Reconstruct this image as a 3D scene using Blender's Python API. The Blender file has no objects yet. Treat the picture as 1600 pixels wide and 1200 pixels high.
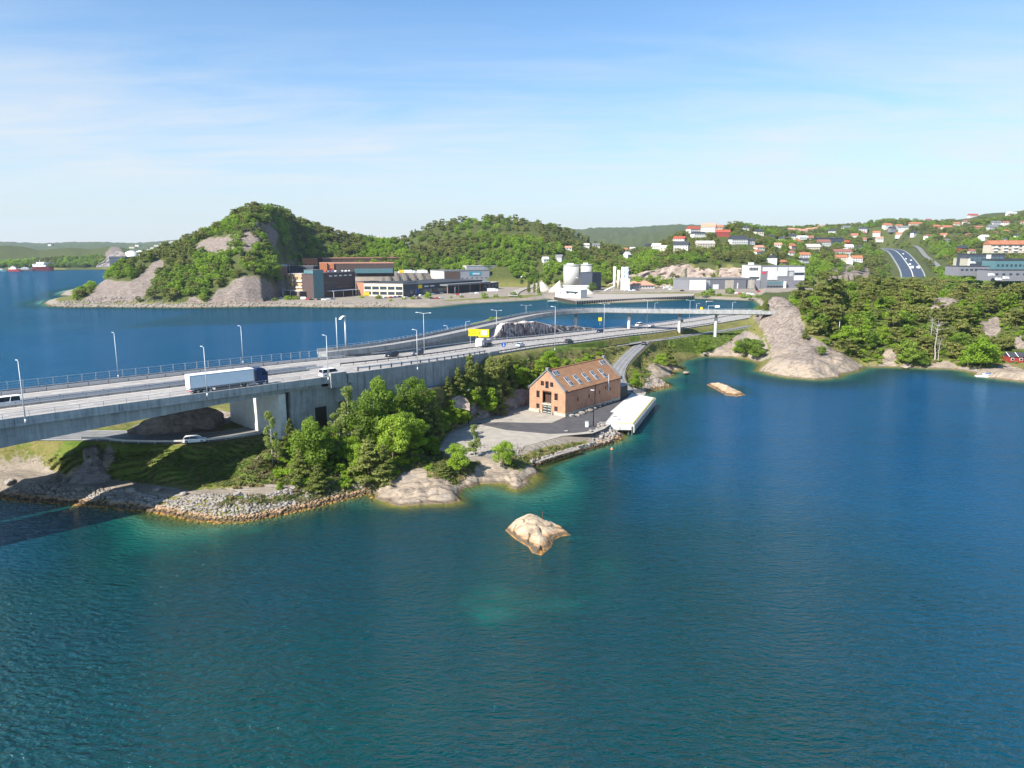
import bpy, math, random, os
import numpy as np
from mathutils import Vector, Matrix
random.seed(7); RNG = np.random.default_rng(11)
S = bpy.context.scene
COL = S.collection
# ---------------------------------------------------------------- camera, sky, sun, exposure
CAMH, FPX, PITCH = 52.0, 1130.0, math.atan(213/1130)
SP, CP = math.sin(PITCH), math.cos(PITCH)
cam_d = bpy.data.cameras.new('camera'); cam = bpy.data.objects.new('camera', cam_d); COL.objects.link(cam)
cam.location = (0, 0, CAMH); cam.rotation_euler = (math.pi/2-PITCH, 0, 0)
cam_d.sensor_width = 36; cam_d.lens = 36*FPX/1600; cam_d.clip_start = 1; cam_d.clip_end = 30000
S.camera = cam
SUN_AZ = Vector((-0.75, -0.66, 0)).normalized(); SUN_EL = math.radians(41)
W = bpy.data.worlds.new('World'); S.world = W; W.use_nodes = True
wt = W.node_tree; wn = wt.nodes; wl = wt.links; wn.clear()
wo = wn.new('ShaderNodeOutputWorld'); wb = wn.new('ShaderNodeBackground'); wb.inputs[1].default_value = 0.086
sky = wn.new('ShaderNodeTexSky'); sky.sky_type = 'NISHITA'; sky.sun_disc = False
sky.sun_elevation = SUN_EL; sky.sun_rotation = math.atan2(SUN_AZ.x, SUN_AZ.y); sky.altitude = 50
sky.air_density = 1.0; sky.dust_density = 0.5; sky.ozone_density = 3.4
tc = wn.new('ShaderNodeTexCoord'); sep = wn.new('ShaderNodeSeparateXYZ'); wl.new(tc.outputs['Generated'], sep.inputs[0])
def wmath(op, a, b=None, clamp=False):
    n = wn.new('ShaderNodeMath'); n.operation = op; n.use_clamp = clamp
    for i, q in enumerate((a, b)):
        if q is None: continue
        if isinstance(q, (int, float)): n.inputs[i].default_value = q
        else: wl.new(q, n.inputs[i])
    return n.outputs[0]
def wmix(f, a, b):
    n = wn.new('ShaderNodeMix'); n.data_type = 'RGBA'
    wl.new(f, n.inputs[0])
    for i, q in ((6, a), (7, b)):
        if isinstance(q, tuple): n.inputs[i].default_value = q+(1,)
        else: wl.new(q, n.inputs[i])
    return n.outputs[2]
zc = wmath('MAXIMUM', sep.outputs[2], 0.0)
zd = wmath('ADD', zc, 0.10)
px_ = wmath('DIVIDE', sep.outputs[0], zd); py_ = wmath('DIVIDE', sep.outputs[1], zd)
cb = wn.new('ShaderNodeCombineXYZ'); wl.new(px_, cb.inputs[0]); wl.new(py_, cb.inputs[1])
def wnoise(scale, rot, sx, sy, det, dist, off):
    m = wn.new('ShaderNodeMapping'); m.inputs['Rotation'].default_value = (0, 0, rot); m.inputs['Scale'].default_value = (sx, sy, 1)
    m.inputs['Location'].default_value = (off, off*.37, 0)
    wl.new(cb.outputs[0], m.inputs[0]); n = wn.new('ShaderNodeTexNoise'); wl.new(m.outputs[0], n.inputs[0])
    n.inputs['Scale'].default_value = scale; n.inputs['Detail'].default_value = det; n.inputs['Distortion'].default_value = dist
    n.inputs['Roughness'].default_value = .62
    return n.outputs[0]
n1 = wnoise(0.6, 0.9, 0.6, 1.2, 9, 0.9, 1.3)
n2 = wnoise(1.6, 0.7, 0.4, 1.7, 8, 1.3, 5.5)
cov = wmath('ADD', wmath('MULTIPLY', n1, .7), wmath('MULTIPLY', n2, .42))
cl = wmath('MULTIPLY', wmath('SUBTRACT', cov, 0.45), 3.6, True)
hfade = wmath('MULTIPLY', wmath('SUBTRACT', zc, .02), 12, True)
fadeup = wmath('SUBTRACT', 1.0, wmath('MULTIPLY', wmath('SUBTRACT', zc, .13), 6.0, True))
cl = wmath('MULTIPLY', wmath('MULTIPLY', cl, fadeup), hfade)
hz = wmath('POWER', wmath('SUBTRACT', 1.0, wmath('MULTIPLY', zc, 2.6, True)), 2.6)
low = wmath('MULTIPLY', hz, .92)
tint = wn.new('ShaderNodeMix'); tint.data_type = 'RGBA'; tint.blend_type = 'MULTIPLY'; tint.inputs[0].default_value = 1; wl.new(sky.outputs[0], tint.inputs[6]); tint.inputs[7].default_value = (.80, 1.04, 1.17, 1)
c1 = wmix(low, tint.outputs[2], (5.0, 5.05, 5.1))
zen = wmath('MULTIPLY', zc, 1.5, True)
c2 = wmix(wmath('MULTIPLY', cl, .82), c1, (5.2, 5.3, 5.4))
wl.new(c2, wb.inputs[0]); wl.new(wb.outputs[0], wo.inputs[0])
sd = bpy.data.lights.new('sun', 'SUN'); sd.energy = 5.0; sd.angle = math.radians(.53); sd.color = (1.0, .945, .86)
sun = bpy.data.objects.new('sun', sd); COL.objects.link(sun)
sv = SUN_AZ*math.cos(SUN_EL)+Vector((0, 0, math.sin(SUN_EL)))
sun.rotation_euler = (-sv).to_track_quat('-Z', 'Y').to_euler(); sun.location = (-200, -50, 300)
S.view_settings.view_transform = 'Standard'; S.view_settings.look = 'None'; S.view_settings.gamma = 1
S.view_settings.use_curve_mapping = False; S.view_settings.exposure = 0.98
S.cycles.max_bounces = 5; S.cycles.diffuse_bounces = 2; S.cycles.glossy_bounces = 2; S.cycles.transparent_max_bounces = 8
S.cycles.volume_bounces = 0; S.cycles.use_fast_gi = False
# ---------------------------------------------------------------- maths of places
def P(u, v, z=0.0):
    """ground point (x, y) where the sight line through the photograph's pixel meets height z"""
    a = (u-800)/FPX; b = (v-600)/FPX
    t = (CAMH-z)/(SP+b*CP)
    return np.array([a*t, t*(CP-b*SP), z])
def ZY(v, y):
    b = (v-600)/FPX
    return CAMH - y*(SP+b*CP)/(CP-b*SP)
def PY(u, v, y):
    b = (v-600)/FPX; t = y/(CP-b*SP)
    return np.array([(u-800)/FPX*t, y, CAMH-t*(SP+b*CP)])
def proj(x, y, z):
    dz = z-CAMH; d = y*CP-dz*SP; up = y*SP+dz*CP
    return 800+FPX*x/d, 600-FPX*up/d, d
def vnoise(x, y, seed=0):
    xi = np.floor(x).astype(np.int64); yi = np.floor(y).astype(np.int64); fx = x-xi; fy = y-yi
    fx = fx*fx*(3-2*fx); fy = fy*fy*(3-2*fy)
    def h(a, b):
        n = (a*374761393+b*668265263+seed*974711) & 0x7fffffff
        n = ((n ^ (n >> 13))*1274126177) & 0x7fffffff
        return ((n ^ (n >> 16)) & 0xffff)/65535.0
    return (h(xi, yi)*(1-fx)+h(xi+1, yi)*fx)*(1-fy)+(h(xi, yi+1)*(1-fx)+h(xi+1, yi+1)*fx)*fy
def fbm(x, y, octv=4, seed=0):
    s = 0; a = .5; t = 0
    for o in range(octv):
        s = s+a*vnoise(x*2**o, y*2**o, seed+o*17); t += a; a *= .5
    return s/t
def inpoly(x, y, poly):
    c = np.zeros(np.shape(x), bool); n = len(poly)
    for i in range(n):
        x1, y1 = poly[i][:2]; x2, y2 = poly[(i+1) % n][:2]
        if y1 == y2: continue
        c ^= ((y1 > y) != (y2 > y)) & (x < (x2-x1)*(y-y1)/(y2-y1)+x1)
    return c
def sdist(x, y, poly):
    d = np.full(np.shape(x), 1e18)
    n = len(poly)
    for i in range(n):
        x1, y1 = poly[i][:2]; x2, y2 = poly[(i+1) % n][:2]
        dx, dy = x2-x1, y2-y1; L = dx*dx+dy*dy+1e-9
        t = np.clip(((x-x1)*dx+(y-y1)*dy)/L, 0, 1)
        d = np.minimum(d, (x-x1-t*dx)**2+(y-y1-t*dy)**2)
    d = np.sqrt(d)
    return np.where(inpoly(x, y, poly), d, -d)
def sstep(a, b, x):
    t = np.clip((x-a)/(b-a), 0, 1); return t*t*(3-2*t)
def spline(pts, step=3.0):
    pts = [np.array(p, float) for p in pts]
    out = []
    n = len(pts)
    for i in range(n-1):
        p0 = pts[max(i-1, 0)]; p1 = pts[i]; p2 = pts[i+1]; p3 = pts[min(i+2, n-1)]
        k = max(1, int(np.linalg.norm(p2-p1)/step))
        for j in range(k):
            t = j/k
            out.append(.5*((2*p1)+(p2-p0)*t+(2*p0-5*p1+4*p2-p3)*t*t+(3*p1-p0-3*p2+p3)*t**3))
    out.append(pts[-1])
    return np.array(out)
def frames(c):
    t = np.gradient(c[:, :2], axis=0); t /= np.linalg.norm(t, axis=1)[:, None]+1e-9
    return t, np.stack([t[:, 1], -t[:, 0]], 1)      # tangent, right-hand normal
# ---------------------------------------------------------------- materials
ORD = 'first second third fourth fifth sixth seventh eighth ninth tenth eleventh twelfth thirteenth fourteenth fifteenth sixteenth seventeenth eighteenth nineteenth twentieth'.split()
ORD += ['twenty-'+w for w in ORD[:9]]
MATS = {}
class NT:
    def __init__(s, name):
        s.m = bpy.data.materials.new(name); s.m.use_nodes = True; s.t = s.m.node_tree; s.t.nodes.clear()
        s.out = s.n('OutputMaterial'); s.p = s.n('BsdfPrincipled'); s.l(s.p.outputs[0], s.out.inputs[0])
    def n(s, k): return s.t.nodes.new('ShaderNode'+k)
    def l(s, a, b): s.t.links.new(a, b)
    def set(s, i, v):
        i = s.p.inputs[i]
        if isinstance(v, (int, float)): i.default_value = v
        elif isinstance(v, tuple): i.default_value = v+(1,)
        else: s.l(v, i)
    def math(s, op, a, b=None, c=None, clamp=False):
        n = s.n('Math'); n.operation = op; n.use_clamp = clamp
        for i, q in enumerate((a, b, c)):
            if q is None: continue
            if isinstance(q, (int, float)): n.inputs[i].default_value = q
            else: s.l(q, n.inputs[i])
        return n.outputs[0]
    def mix(s, f, a, b, mode='MIX'):
        n = s.n('Mix'); n.data_type = 'RGBA'; n.blend_type = mode
        for i, q in ((0, f), (6, a), (7, b)):
            if isinstance(q, (int, float)): n.inputs[i].default_value = q
            elif isinstance(q, tuple): n.inputs[i].default_value = q+(1,)
            else: s.l(q, n.inputs[i])
        return n.outputs[2]
    def coord(s, kind='Object', scale=(1, 1, 1), rot=(0, 0, 0), loc=(0, 0, 0)):
        c = s.n('TexCoord'); m = s.n('Mapping'); s.l(c.outputs[kind], m.inputs[0])
        m.inputs['Scale'].default_value = scale; m.inputs['Rotation'].default_value = rot; m.inputs['Location'].default_value = loc
        return m.outputs[0]
    def pos(s, scale=(1, 1, 1), rot=(0, 0, 0)):
        c = s.n('NewGeometry'); m = s.n('Mapping'); s.l(c.outputs['Position'], m.inputs[0])
        m.inputs['Scale'].default_value = scale; m.inputs['Rotation'].default_value = rot
        return m.outputs[0]
    def noise(s, vec, scale, det=4, rough=.55, dist=0):
        n = s.n('TexNoise'); s.l(vec, n.inputs[0]); n.inputs['Scale'].default_value = scale
        n.inputs['Detail'].default_value = det; n.inputs['Roughness'].default_value = rough; n.inputs['Distortion'].default_value = dist
        return n.outputs[0]
    def ramp(s, f, stops, interp='LINEAR'):
        n = s.n('ValToRGB'); s.l(f, n.inputs[0]); n.color_ramp.interpolation = interp; e = n.color_ramp.elements
        while len(e) < len(stops): e.new(.5)
        for q, (p_, c) in zip(e, stops):
            q.position = p_; q.color = (c+(1,)) if isinstance(c, tuple) else (c, c, c, 1)
        return n.outputs[0]
    def bump(s, h, strength=.5, dist=.1, prev=None):
        n = s.n('Bump'); n.inputs['Strength'].default_value = strength; n.inputs['Distance'].default_value = dist
        s.l(h, n.inputs['Height'])
        if prev is not None: s.l(prev, n.inputs['Normal'])
        return n.outputs[0]
def mat(name, col, rough=.8, var=.12, scale=1.5, bump=0, bscale=6, spec=.3, metal=0, streak=False, emit=None):
    if name in MATS: return MATS[name]
    t = NT(name)
    co = t.pos((1, 1, .25) if streak else (1, 1, 1))
    n = t.noise(co, scale, 5)
    lo = tuple(max(0, c*(1-var*2.2)) for c in col); hi = tuple(c*(1+var*1.4) for c in col)
    t.set('Base Color', t.ramp(n, [(.25, lo), (.75, hi)]))
    t.set('Roughness', rough); t.set('Metallic', metal); t.set('Specular IOR Level', spec)
    if bump: t.set('Normal', t.bump(t.noise(co, bscale, 4), bump, .1))
    if emit: t.set('Emission Color', emit); t.set('Emission Strength', 1.0)
    MATS[name] = t.m
    return t.m
# ---------------------------------------------------------------- meshes and objects
def newmesh(name, V, F, m=None, smooth=False):
    me = bpy.data.meshes.new(name); V = np.asarray(V, np.float32)
    if isinstance(F, np.ndarray):
        k = F.shape[1]; nf = len(F)
        me.vertices.add(len(V)); me.vertices.foreach_set('co', V.ravel())
        me.loops.add(nf*k); me.loops.foreach_set('vertex_index', F.ravel().astype(np.int32))
        me.polygons.add(nf); me.polygons.foreach_set('loop_start', np.arange(0, nf*k, k, dtype=np.int32))
        me.update(calc_edges=True); me.validate()
    else: me.from_pydata(V.tolist(), [], F)
    if smooth: me.polygons.foreach_set('use_smooth', np.ones(len(me.polygons), bool))
    if m: me.materials.append(m)
    return me
def link(name, me, parent=None, loc=None):
    o = bpy.data.objects.new(name, me); COL.objects.link(o)
    if parent is not None: o.parent = parent
    if loc is not None: o.location = loc
    return o
def tag(o, label=None, cat=None, group=None, kind=None):
    for k, v in (('label', label), ('category', cat), ('group', group), ('kind', kind)):
        if v: o[k] = v
    return o
def thing(name, label, cat, loc=(0, 0, 0), rz=0, group=None):
    o = bpy.data.objects.new(name, None); COL.objects.link(o); o.location = loc; o.rotation_euler = (0, 0, rz)
    o.empty_display_size = .2
    return tag(o, label, cat, group)
def dup(root, loc, rz=None, label=None, group=None, scale=None, mats=None):
    r = root.copy(); COL.objects.link(r); r.location = loc
    if rz is not None: r.rotation_euler = (0, 0, rz)
    if label: r['label'] = label
    if group: r['group'] = group
    if scale is not None: r.scale = (scale,)*3 if isinstance(scale, (int, float)) else scale
    for ch in list(root.children):
        c = ch.copy(); COL.objects.link(c); c.parent = r
        for g in ch.children:
            d = g.copy(); COL.objects.link(d); d.parent = c
    return r
class MB:
    def __init__(s): s.V = []; s.F = []; s.n = 0
    def add(s, V, F):
        V = np.asarray(V, float); s.V.append(V); s.F += [tuple(i+s.n for i in f) for f in F]; s.n += len(V); return s
    def box(s, c, d, rz=0, taper=1.0):
        x, y, z = (q/2 for q in d); t = taper
        V = np.array([(-x, -y, -z), (x, -y, -z), (x, y, -z), (-x, y, -z), (-x*t, -y*t, z), (x*t, -y*t, z), (x*t, y*t, z), (-x*t, y*t, z)])
        if rz: ca, sa = math.cos(rz), math.sin(rz); V[:, :2] = V[:, :2]@np.array([[ca, sa], [-sa, ca]])
        return s.add(V+np.array(c), [(0, 3, 2, 1), (4, 5, 6, 7), (0, 1, 5, 4), (1, 2, 6, 5), (2, 3, 7, 6), (3, 0, 4, 7)])
    def cyl(s, p0, p1, r0, r1=None, n=8, cap=True):
        r1 = r0 if r1 is None else r1; p0 = np.array(p0, float); p1 = np.array(p1, float)
        ax = p1-p0; ax /= np.linalg.norm(ax)+1e-9
        u = np.cross(ax, [0, 0, 1] if abs(ax[2]) < .9 else [1, 0, 0]); u /= np.linalg.norm(u); w = np.cross(ax, u)
        a = np.linspace(0, 2*math.pi, n, endpoint=False)
        ring = np.outer(np.cos(a), u)+np.outer(np.sin(a), w)
        V = np.vstack([p0+ring*r0, p1+ring*r1])
        F = [(i, (i+1) % n, n+(i+1) % n, n+i) for i in range(n)]
        if cap: F += [tuple(range(n-1, -1, -1)), tuple(range(n, 2*n))]
        return s.add(V, F)
    def prism(s, poly, z0, z1):
        n = len(poly); V = [(p[0], p[1], z0) for p in poly]+[(p[0], p[1], z1) for p in poly]
        return s.add(V, [tuple(range(n-1, -1, -1)), tuple(range(n, 2*n))]+[(i, (i+1) % n, n+(i+1) % n, n+i) for i in range(n)])
    def loft(s, rings, cap=True, close=True):
        k = len(rings[0]); V = np.vstack(rings); F = []
        for i in range(len(rings)-1):
            for j in range(k if close else k-1):
                a = i*k+j; b = i*k+(j+1) % k; F.append((a, b, b+k, a+k))
        if cap and close: F += [tuple(range(k-1, -1, -1)), tuple(range((len(rings)-1)*k, len(rings)*k))]
        return s.add(V, F)
    def xform(s, M4):
        R = np.array(M4); s.V = [v@R[:3, :3].T+R[:3, 3] for v in s.V]; return s
    def mesh(s, name, m, smooth=False): return newmesh(name, np.vstack(s.V), s.F, m, smooth)
    def build(s, name, m, parent=None, smooth=False, loc=None): return link(name, s.mesh(name, m, smooth), parent, loc)
# ---------------------------------------------------------------- roads' centre lines (needed by the terrain)
K = CAMH/45
def sc(x, y, z, k): return (x*k, y*k, CAMH-(45-z)*k)
HW = spline([sc(*p) for p in [(-215, 22, 15.5, 1), (-150, 84, 15.2, 1), (-97.7, 134.7, 15, 1), (-53.8, 175.3, 15, 1), (-29, 196, 15, 1.035), (-12, 219, 14.4, 1.095), (1, 239, 13.6, 1.13), (16, 259, 12.5, 1.15),
             (34, 284, 11.4, 1.17), (57, 310, 10.5, 1.195), (87, 346, 9.8, 1.215), (113, 378, 9.4, 1.22), (140, 412, 9, 1.22)]], 3)
HWT, HWN = frames(HW)
FLY = spline([sc(*p) for p in [(-58, 203, 15.05, 1), (-42, 217, 15.2, 1), (-28, 236, 15.6, 1.05), (-16, 258, 16, 1.09), (-3, 283, 16.5, 1.12), (8, 302, 17, 1.14), (20, 312, 17.5, 1.16), (36, 316, 18, 1.18), (52, 314, 18, 1.19), (72, 311, 18, 1.195), (88, 309, 18, 1.195), (110, 307, 18, 1.195), (122, 308, 18, 1.195)]], 3)
SERV = spline([P(575, 640, 13.6), P(590, 630, 14.4), P(620, 617, 15.2), P(660, 605, 15.2), P(700, 594, 14.8), P(740, 582, 14.0), P(790, 568, 13.1), P(815, 561, 12.7), P(850, 555, 12.1), P(900, 549, 11.2), P(950, 541, 10.3), P(1000, 534, 9.3), P(1040, 529, 8.3),
               P(1080, 523, 7.6), P(1130, 517, 7.2), P(1175, 509, 7.6)], 3)
DOWN = spline([P(1008, 533, 9.15), P(995, 545, 8.7), P(981, 558, 7.8), P(969, 572, 6.6), P(963, 586, 5.2), P(967, 600, 4.0), P(978, 612, 3.1)], 2)
UNDER = spline([(-205, 140, 6.5), (-150, 165, 7.5), P(150, 680, 8.8), P(220, 684, 9), P(307, 684, 9), P(380, 676, 9), P(440, 662, 9.2), P(500, 645, 10), P(560, 633, 11.2), P(590, 626, 12)], 3)
PATH = spline([P(-60, 745, 2.6), P(20, 735, 2.6), P(90, 748, 2.4), P(200, 757, 2.3), P(300, 770, 2.4), P(380, 768, 2.6), P(440, 762, 2.9)], 3)
# ---------------------------------------------------------------- shorelines
near_px = [(0, 776), (30, 782), (80, 785), (150, 790), (200, 795), (250, 800), (262, 803), (300, 812), (340, 816), (380, 815), (430, 806), (480, 795), (530, 782), (575, 771), (600, 785), (625, 791), (660, 788), (700, 787), (722, 783),
           (712, 776), (720, 766), (750, 755), (787, 755), (797, 762), (808, 765), (825, 757), (839, 747), (840, 738), (833, 728), (870, 716), (905, 704), (942, 695), (960, 690), (975, 681), (972, 672), (985, 650), (1000, 625), (1008, 613),
           (1031, 608), (1048, 605), (1044, 599), (1025, 592), (1052, 588), (1054, 580), (1067, 580), (1067, 575), (1059, 569), (1065, 563), (1080, 560), (1091, 556.5), (1116, 557.5), (1140, 558), (1157, 560), (1181, 565), (1189, 568), (1183, 580),
           (1204, 585), (1232, 590), (1260, 592), (1275, 593), (1310, 590), (1315, 585), (1340, 579.5), (1350, 573.5), (1380, 573.5), (1410, 574), (1455, 576), (1485, 576.5), (1507, 579.5), (1524, 582.5), (1522, 587), (1539, 590), (1567, 593), (1600, 597), (1700, 600), (2100, 612)]
NEAR = [tuple(P(u, v)[:2]) for u, v in near_px]+[(485, 283), (1040, 380), (1040, 1040), (277, 830), (239, 712), (229, 670), (173, 530), (124, 455), (82, 400), (56, 365), (36, 352), (24, 420), (0, 440), (-28, 430), (-44, 390), (-52, 330), (-56, 275), (-64, 245), (-95, 225), (-135, 205), (-230, 185), (-230, 115)]
far_px = [(1175, 470), (1140, 469), (1100, 467), (1083, 467), (1000, 472), (900, 475.6), (869, 469.5), (855, 467), (840, 469), (820, 470), (800, 471), (760, 473), (725, 475), (700, 478), (675, 480.5), (650, 480.5), (600, 480), (550, 480.5), (500, 480), (450, 479), (400, 479.5), (350, 480), (300, 481),
          (230, 480.5), (150, 480), (110, 480), (81, 479), (69, 474), (74, 470), (84, 467.5), (122, 465), (116, 463), (94, 461), (103, 455), (131, 450), (156, 446)]
FAR = [tuple(P(u, v)[:2]) for u, v in far_px]+[(-578, 1160), (-510, 1390), (-650, 1640)]+[tuple(P(u, v)[:2]) for u, v in ((225, 421.3), (140, 421.2), (80, 421.6), (0, 422.3), (-200, 423))]+[(-3000, 1640), (-9000, 1750), (-9000, 9500), (9000, 9500), (9000, 580), (580, 650), (277, 740)]
# ---------------------------------------------------------------- heights the land passes through near the bridge
ctrl = [(60, 720, 4), (110, 700, 5.2), (60, 740, 2.8), (0, 740, 2.8), (0, 720, 3.6), (180, 715, 4.4), (230, 720, 3.9), (350, 720, 4.4), (300, 730, 3.3), (345, 752, 2.9), (430, 740, 4), (400, 715, 5.5), (500, 745, 3.3), (540, 755, 2.4), (470, 775, 1.6), (560, 735, 3.4), (600, 720, 3.8), (550, 700, 5.5), (500, 690, 6), (440, 690, 6.4),
        (620, 690, 5), (660, 650, 7), (600, 650, 7.2), (560, 660, 6.8), (640, 620, 8.3), (640, 755, 1.7), (690, 760, 1.8), (640, 735, 2.8), (690, 730, 3), (700, 765, 2.2), (760, 725, 2.4), (790, 735, 2.2), (820, 742, 1.8), (815, 715, 2.2), (870, 700, 2.2), (920, 692, 2.2), (950, 680, 2.4),
        (685, 715, 2.9), (740, 640, 7.5), (700, 640, 7.2), (665, 690, 4), (760, 617, 9.2), (800, 600, 9.8), (822, 590, 9.9), (700, 615, 8.8), (720, 600, 9.6), (845, 575, 10.3), (870, 570, 10), (900, 562, 9.8), (940, 552, 9.6), (915, 575, 8.5), (945, 575, 8.2), (955, 585, 5.8),
        (835, 596, 9.4), (1000, 555, 8.2), (1005, 575, 5.6), (1030, 572, 4.2), (1020, 592, 2.6), (1040, 590, 1.6), (985, 590, 4.4), (1000, 600, 2.9), (1045, 555, 5.5), (1055, 545, 6.6), (1100, 530, 7.4), (1150, 520, 7.8), (1100, 545, 3.4), (1150, 546, 3.2), (1165, 532, 5.2), (1190, 530, 6.5), (1180, 552, 1.9), (1080, 548, 3),
        (1215, 463, 23), (1200, 470, 22), (1192, 485, 18), (1235, 478, 20.5), (1250, 490, 18.5), (1205, 500, 15.5), (1215, 520, 11.5), (1235, 510, 14), (1185, 505, 11.5), (1180, 515, 8.2), (1200, 540, 5), (1225, 555, 4.2), (1195, 560, 2.2), (1260, 540, 8), (1270, 525, 10.5), (1255, 560, 5), (1290, 555, 5), (1310, 570, 3), (1320, 550, 5),
        (1300, 500, 15), (1290, 470, 20.5), (1340, 540, 5.5), (1340, 500, 13), (1340, 470, 19), (1340, 455, 22), (1400, 540, 6.2), (1400, 500, 14), (1400, 468, 20.5), (1400, 456, 22), (1480, 540, 5.5), (1480, 500, 14), (1480, 466, 22), (1440, 570, 1.5), (1500, 572, 1.6), (1560, 575, 1.8), (1560, 548, 3.2), (1590, 568, 2.4), (1600, 548, 3.6), (1560, 510, 11), (1600, 470, 21), (1600, 505, 12),
        (1700, 470, 20), (1700, 540, 6), (1900, 470, 18), (1900, 550, 5), (1380, 560, 2.6), (1420, 560, 2.6)]
def zmap(z, u=900):
    if z <= 3.2: return z
    if 1000 < u < 1193 and u > 1000: return z*.84
    w = min(1, max(0, (u-600)/150)); return (z+5.4*min(1, (z-3.2)/7))*(1-w)+z*1.155*w
CT = [tuple(P(u, v, zmap(z, u))) for u, v, z in ctrl]+[tuple(P(*q)) for q in ((545, 672, 10.0), (560, 660, 11.6), (580, 645, 13.2), (620, 620, 14.9), (660, 607, 15), (700, 596, 14.6), (520, 682, 9.2), (480, 690, 9.0))]
CT += [(x*1.15, y*1.15, zmap(z)) for x, y, z in [(170, 455, 9), (215, 480, 12), (280, 470, 14), (230, 560, 5), (260, 620, 4), (330, 560, 8), (420, 560, 8), (330, 680, 5), (600, 600, 8), (400, 480, 15), (150, 360, 12), (165, 330, 19), (190, 350, 20), (120, 345, 12), (128, 312, 17.4),
       (-30, 285, 4), (-22, 325, 12), (-8, 345, 12), (5, 340, 10), (-20, 300, 9), (-12, 318, 12.5), (-38, 290, 2), (10, 325, 9), (-70, 205, 4), (-110, 178, 4), (-75, 180, 6.4), (-60, 195, 6), (-150, 120, 3), (-170, 150, 4)]]
CT += [(-15, 345, 13), (-5, 355, 14), (5, 370, 15), (-25, 365, 14), (-42, 340, 5), (-30, 400, 12), (-5, 405, 13), (12, 392, 11)]
def road_ctrl(c, off, every, dz=-.12):
    t, n = frames(c)
    return [(c[i, 0]+n[i, 0]*o, c[i, 1]+n[i, 1]*o, c[i, 2]+dz) for i in range(0, len(c), every) for o in off]
i_wall = int(np.argmin(np.hypot(HW[:, 0]-P(745, 558, 18)[0], HW[:, 1]-P(745, 558, 18)[1])))
CT += road_ctrl(HW[i_wall:], (-18, -8, 3, 13.5), 3, -.4)
CT += road_ctrl(SERV, (-3, 3), 2)+road_ctrl(DOWN, (-3, 3), 2)+road_ctrl(UNDER[6:], (-4, 4), 2)+road_ctrl(PATH, (0,), 3)
CT = np.array(CT)
def idw(x, y):
    out = np.empty(len(x))
    for a in range(0, len(x), 4000):
        d2 = (x[a:a+4000, None]-CT[None, :, 0])**2+(y[a:a+4000, None]-CT[None, :, 1])**2+.6
        w = d2**-1.75
        out[a:a+4000] = (w@CT[:, 2])/w.sum(1)
    return out
def corridor(x, y, z, c, half, blend, dz=-.1):
    """press the land flat along a road"""
    best = np.full(len(x), 1e9); zz = np.zeros(len(x))
    for i in range(len(c)-1):
        dx, dy = c[i+1, :2]-c[i, :2]; L = dx*dx+dy*dy+1e-9
        t = np.clip(((x-c[i, 0])*dx+(y-c[i, 1])*dy)/L, 0, 1)
        d = np.hypot(x-c[i, 0]-t*dx, y-c[i, 1]-t*dy); m = d < best
        best[m] = d[m]; zz[m] = (c[i, 2]+t*(c[i+1, 2]-c[i, 2]))[m]
    w = 1-sstep(half, half+blend, best)
    return z*(1-w)+(zz+dz)*w
LOT = [P(u, v, 3)[:2] for u, v in ((683, 702), (700, 676), (745, 657), (790, 641), (822, 632), (831, 630), (850, 625), (930, 615), (960, 600), (990, 604), (1011, 613), (988, 640), (946, 672), (927, 680), (880, 684), (850, 692), (812, 703), (775, 714), (740, 722), (705, 716))]
TERR = [(-256, 776), (-118, 772), (-102, 810), (-98, 925), (-236, 915), (-242, 800)]
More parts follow.
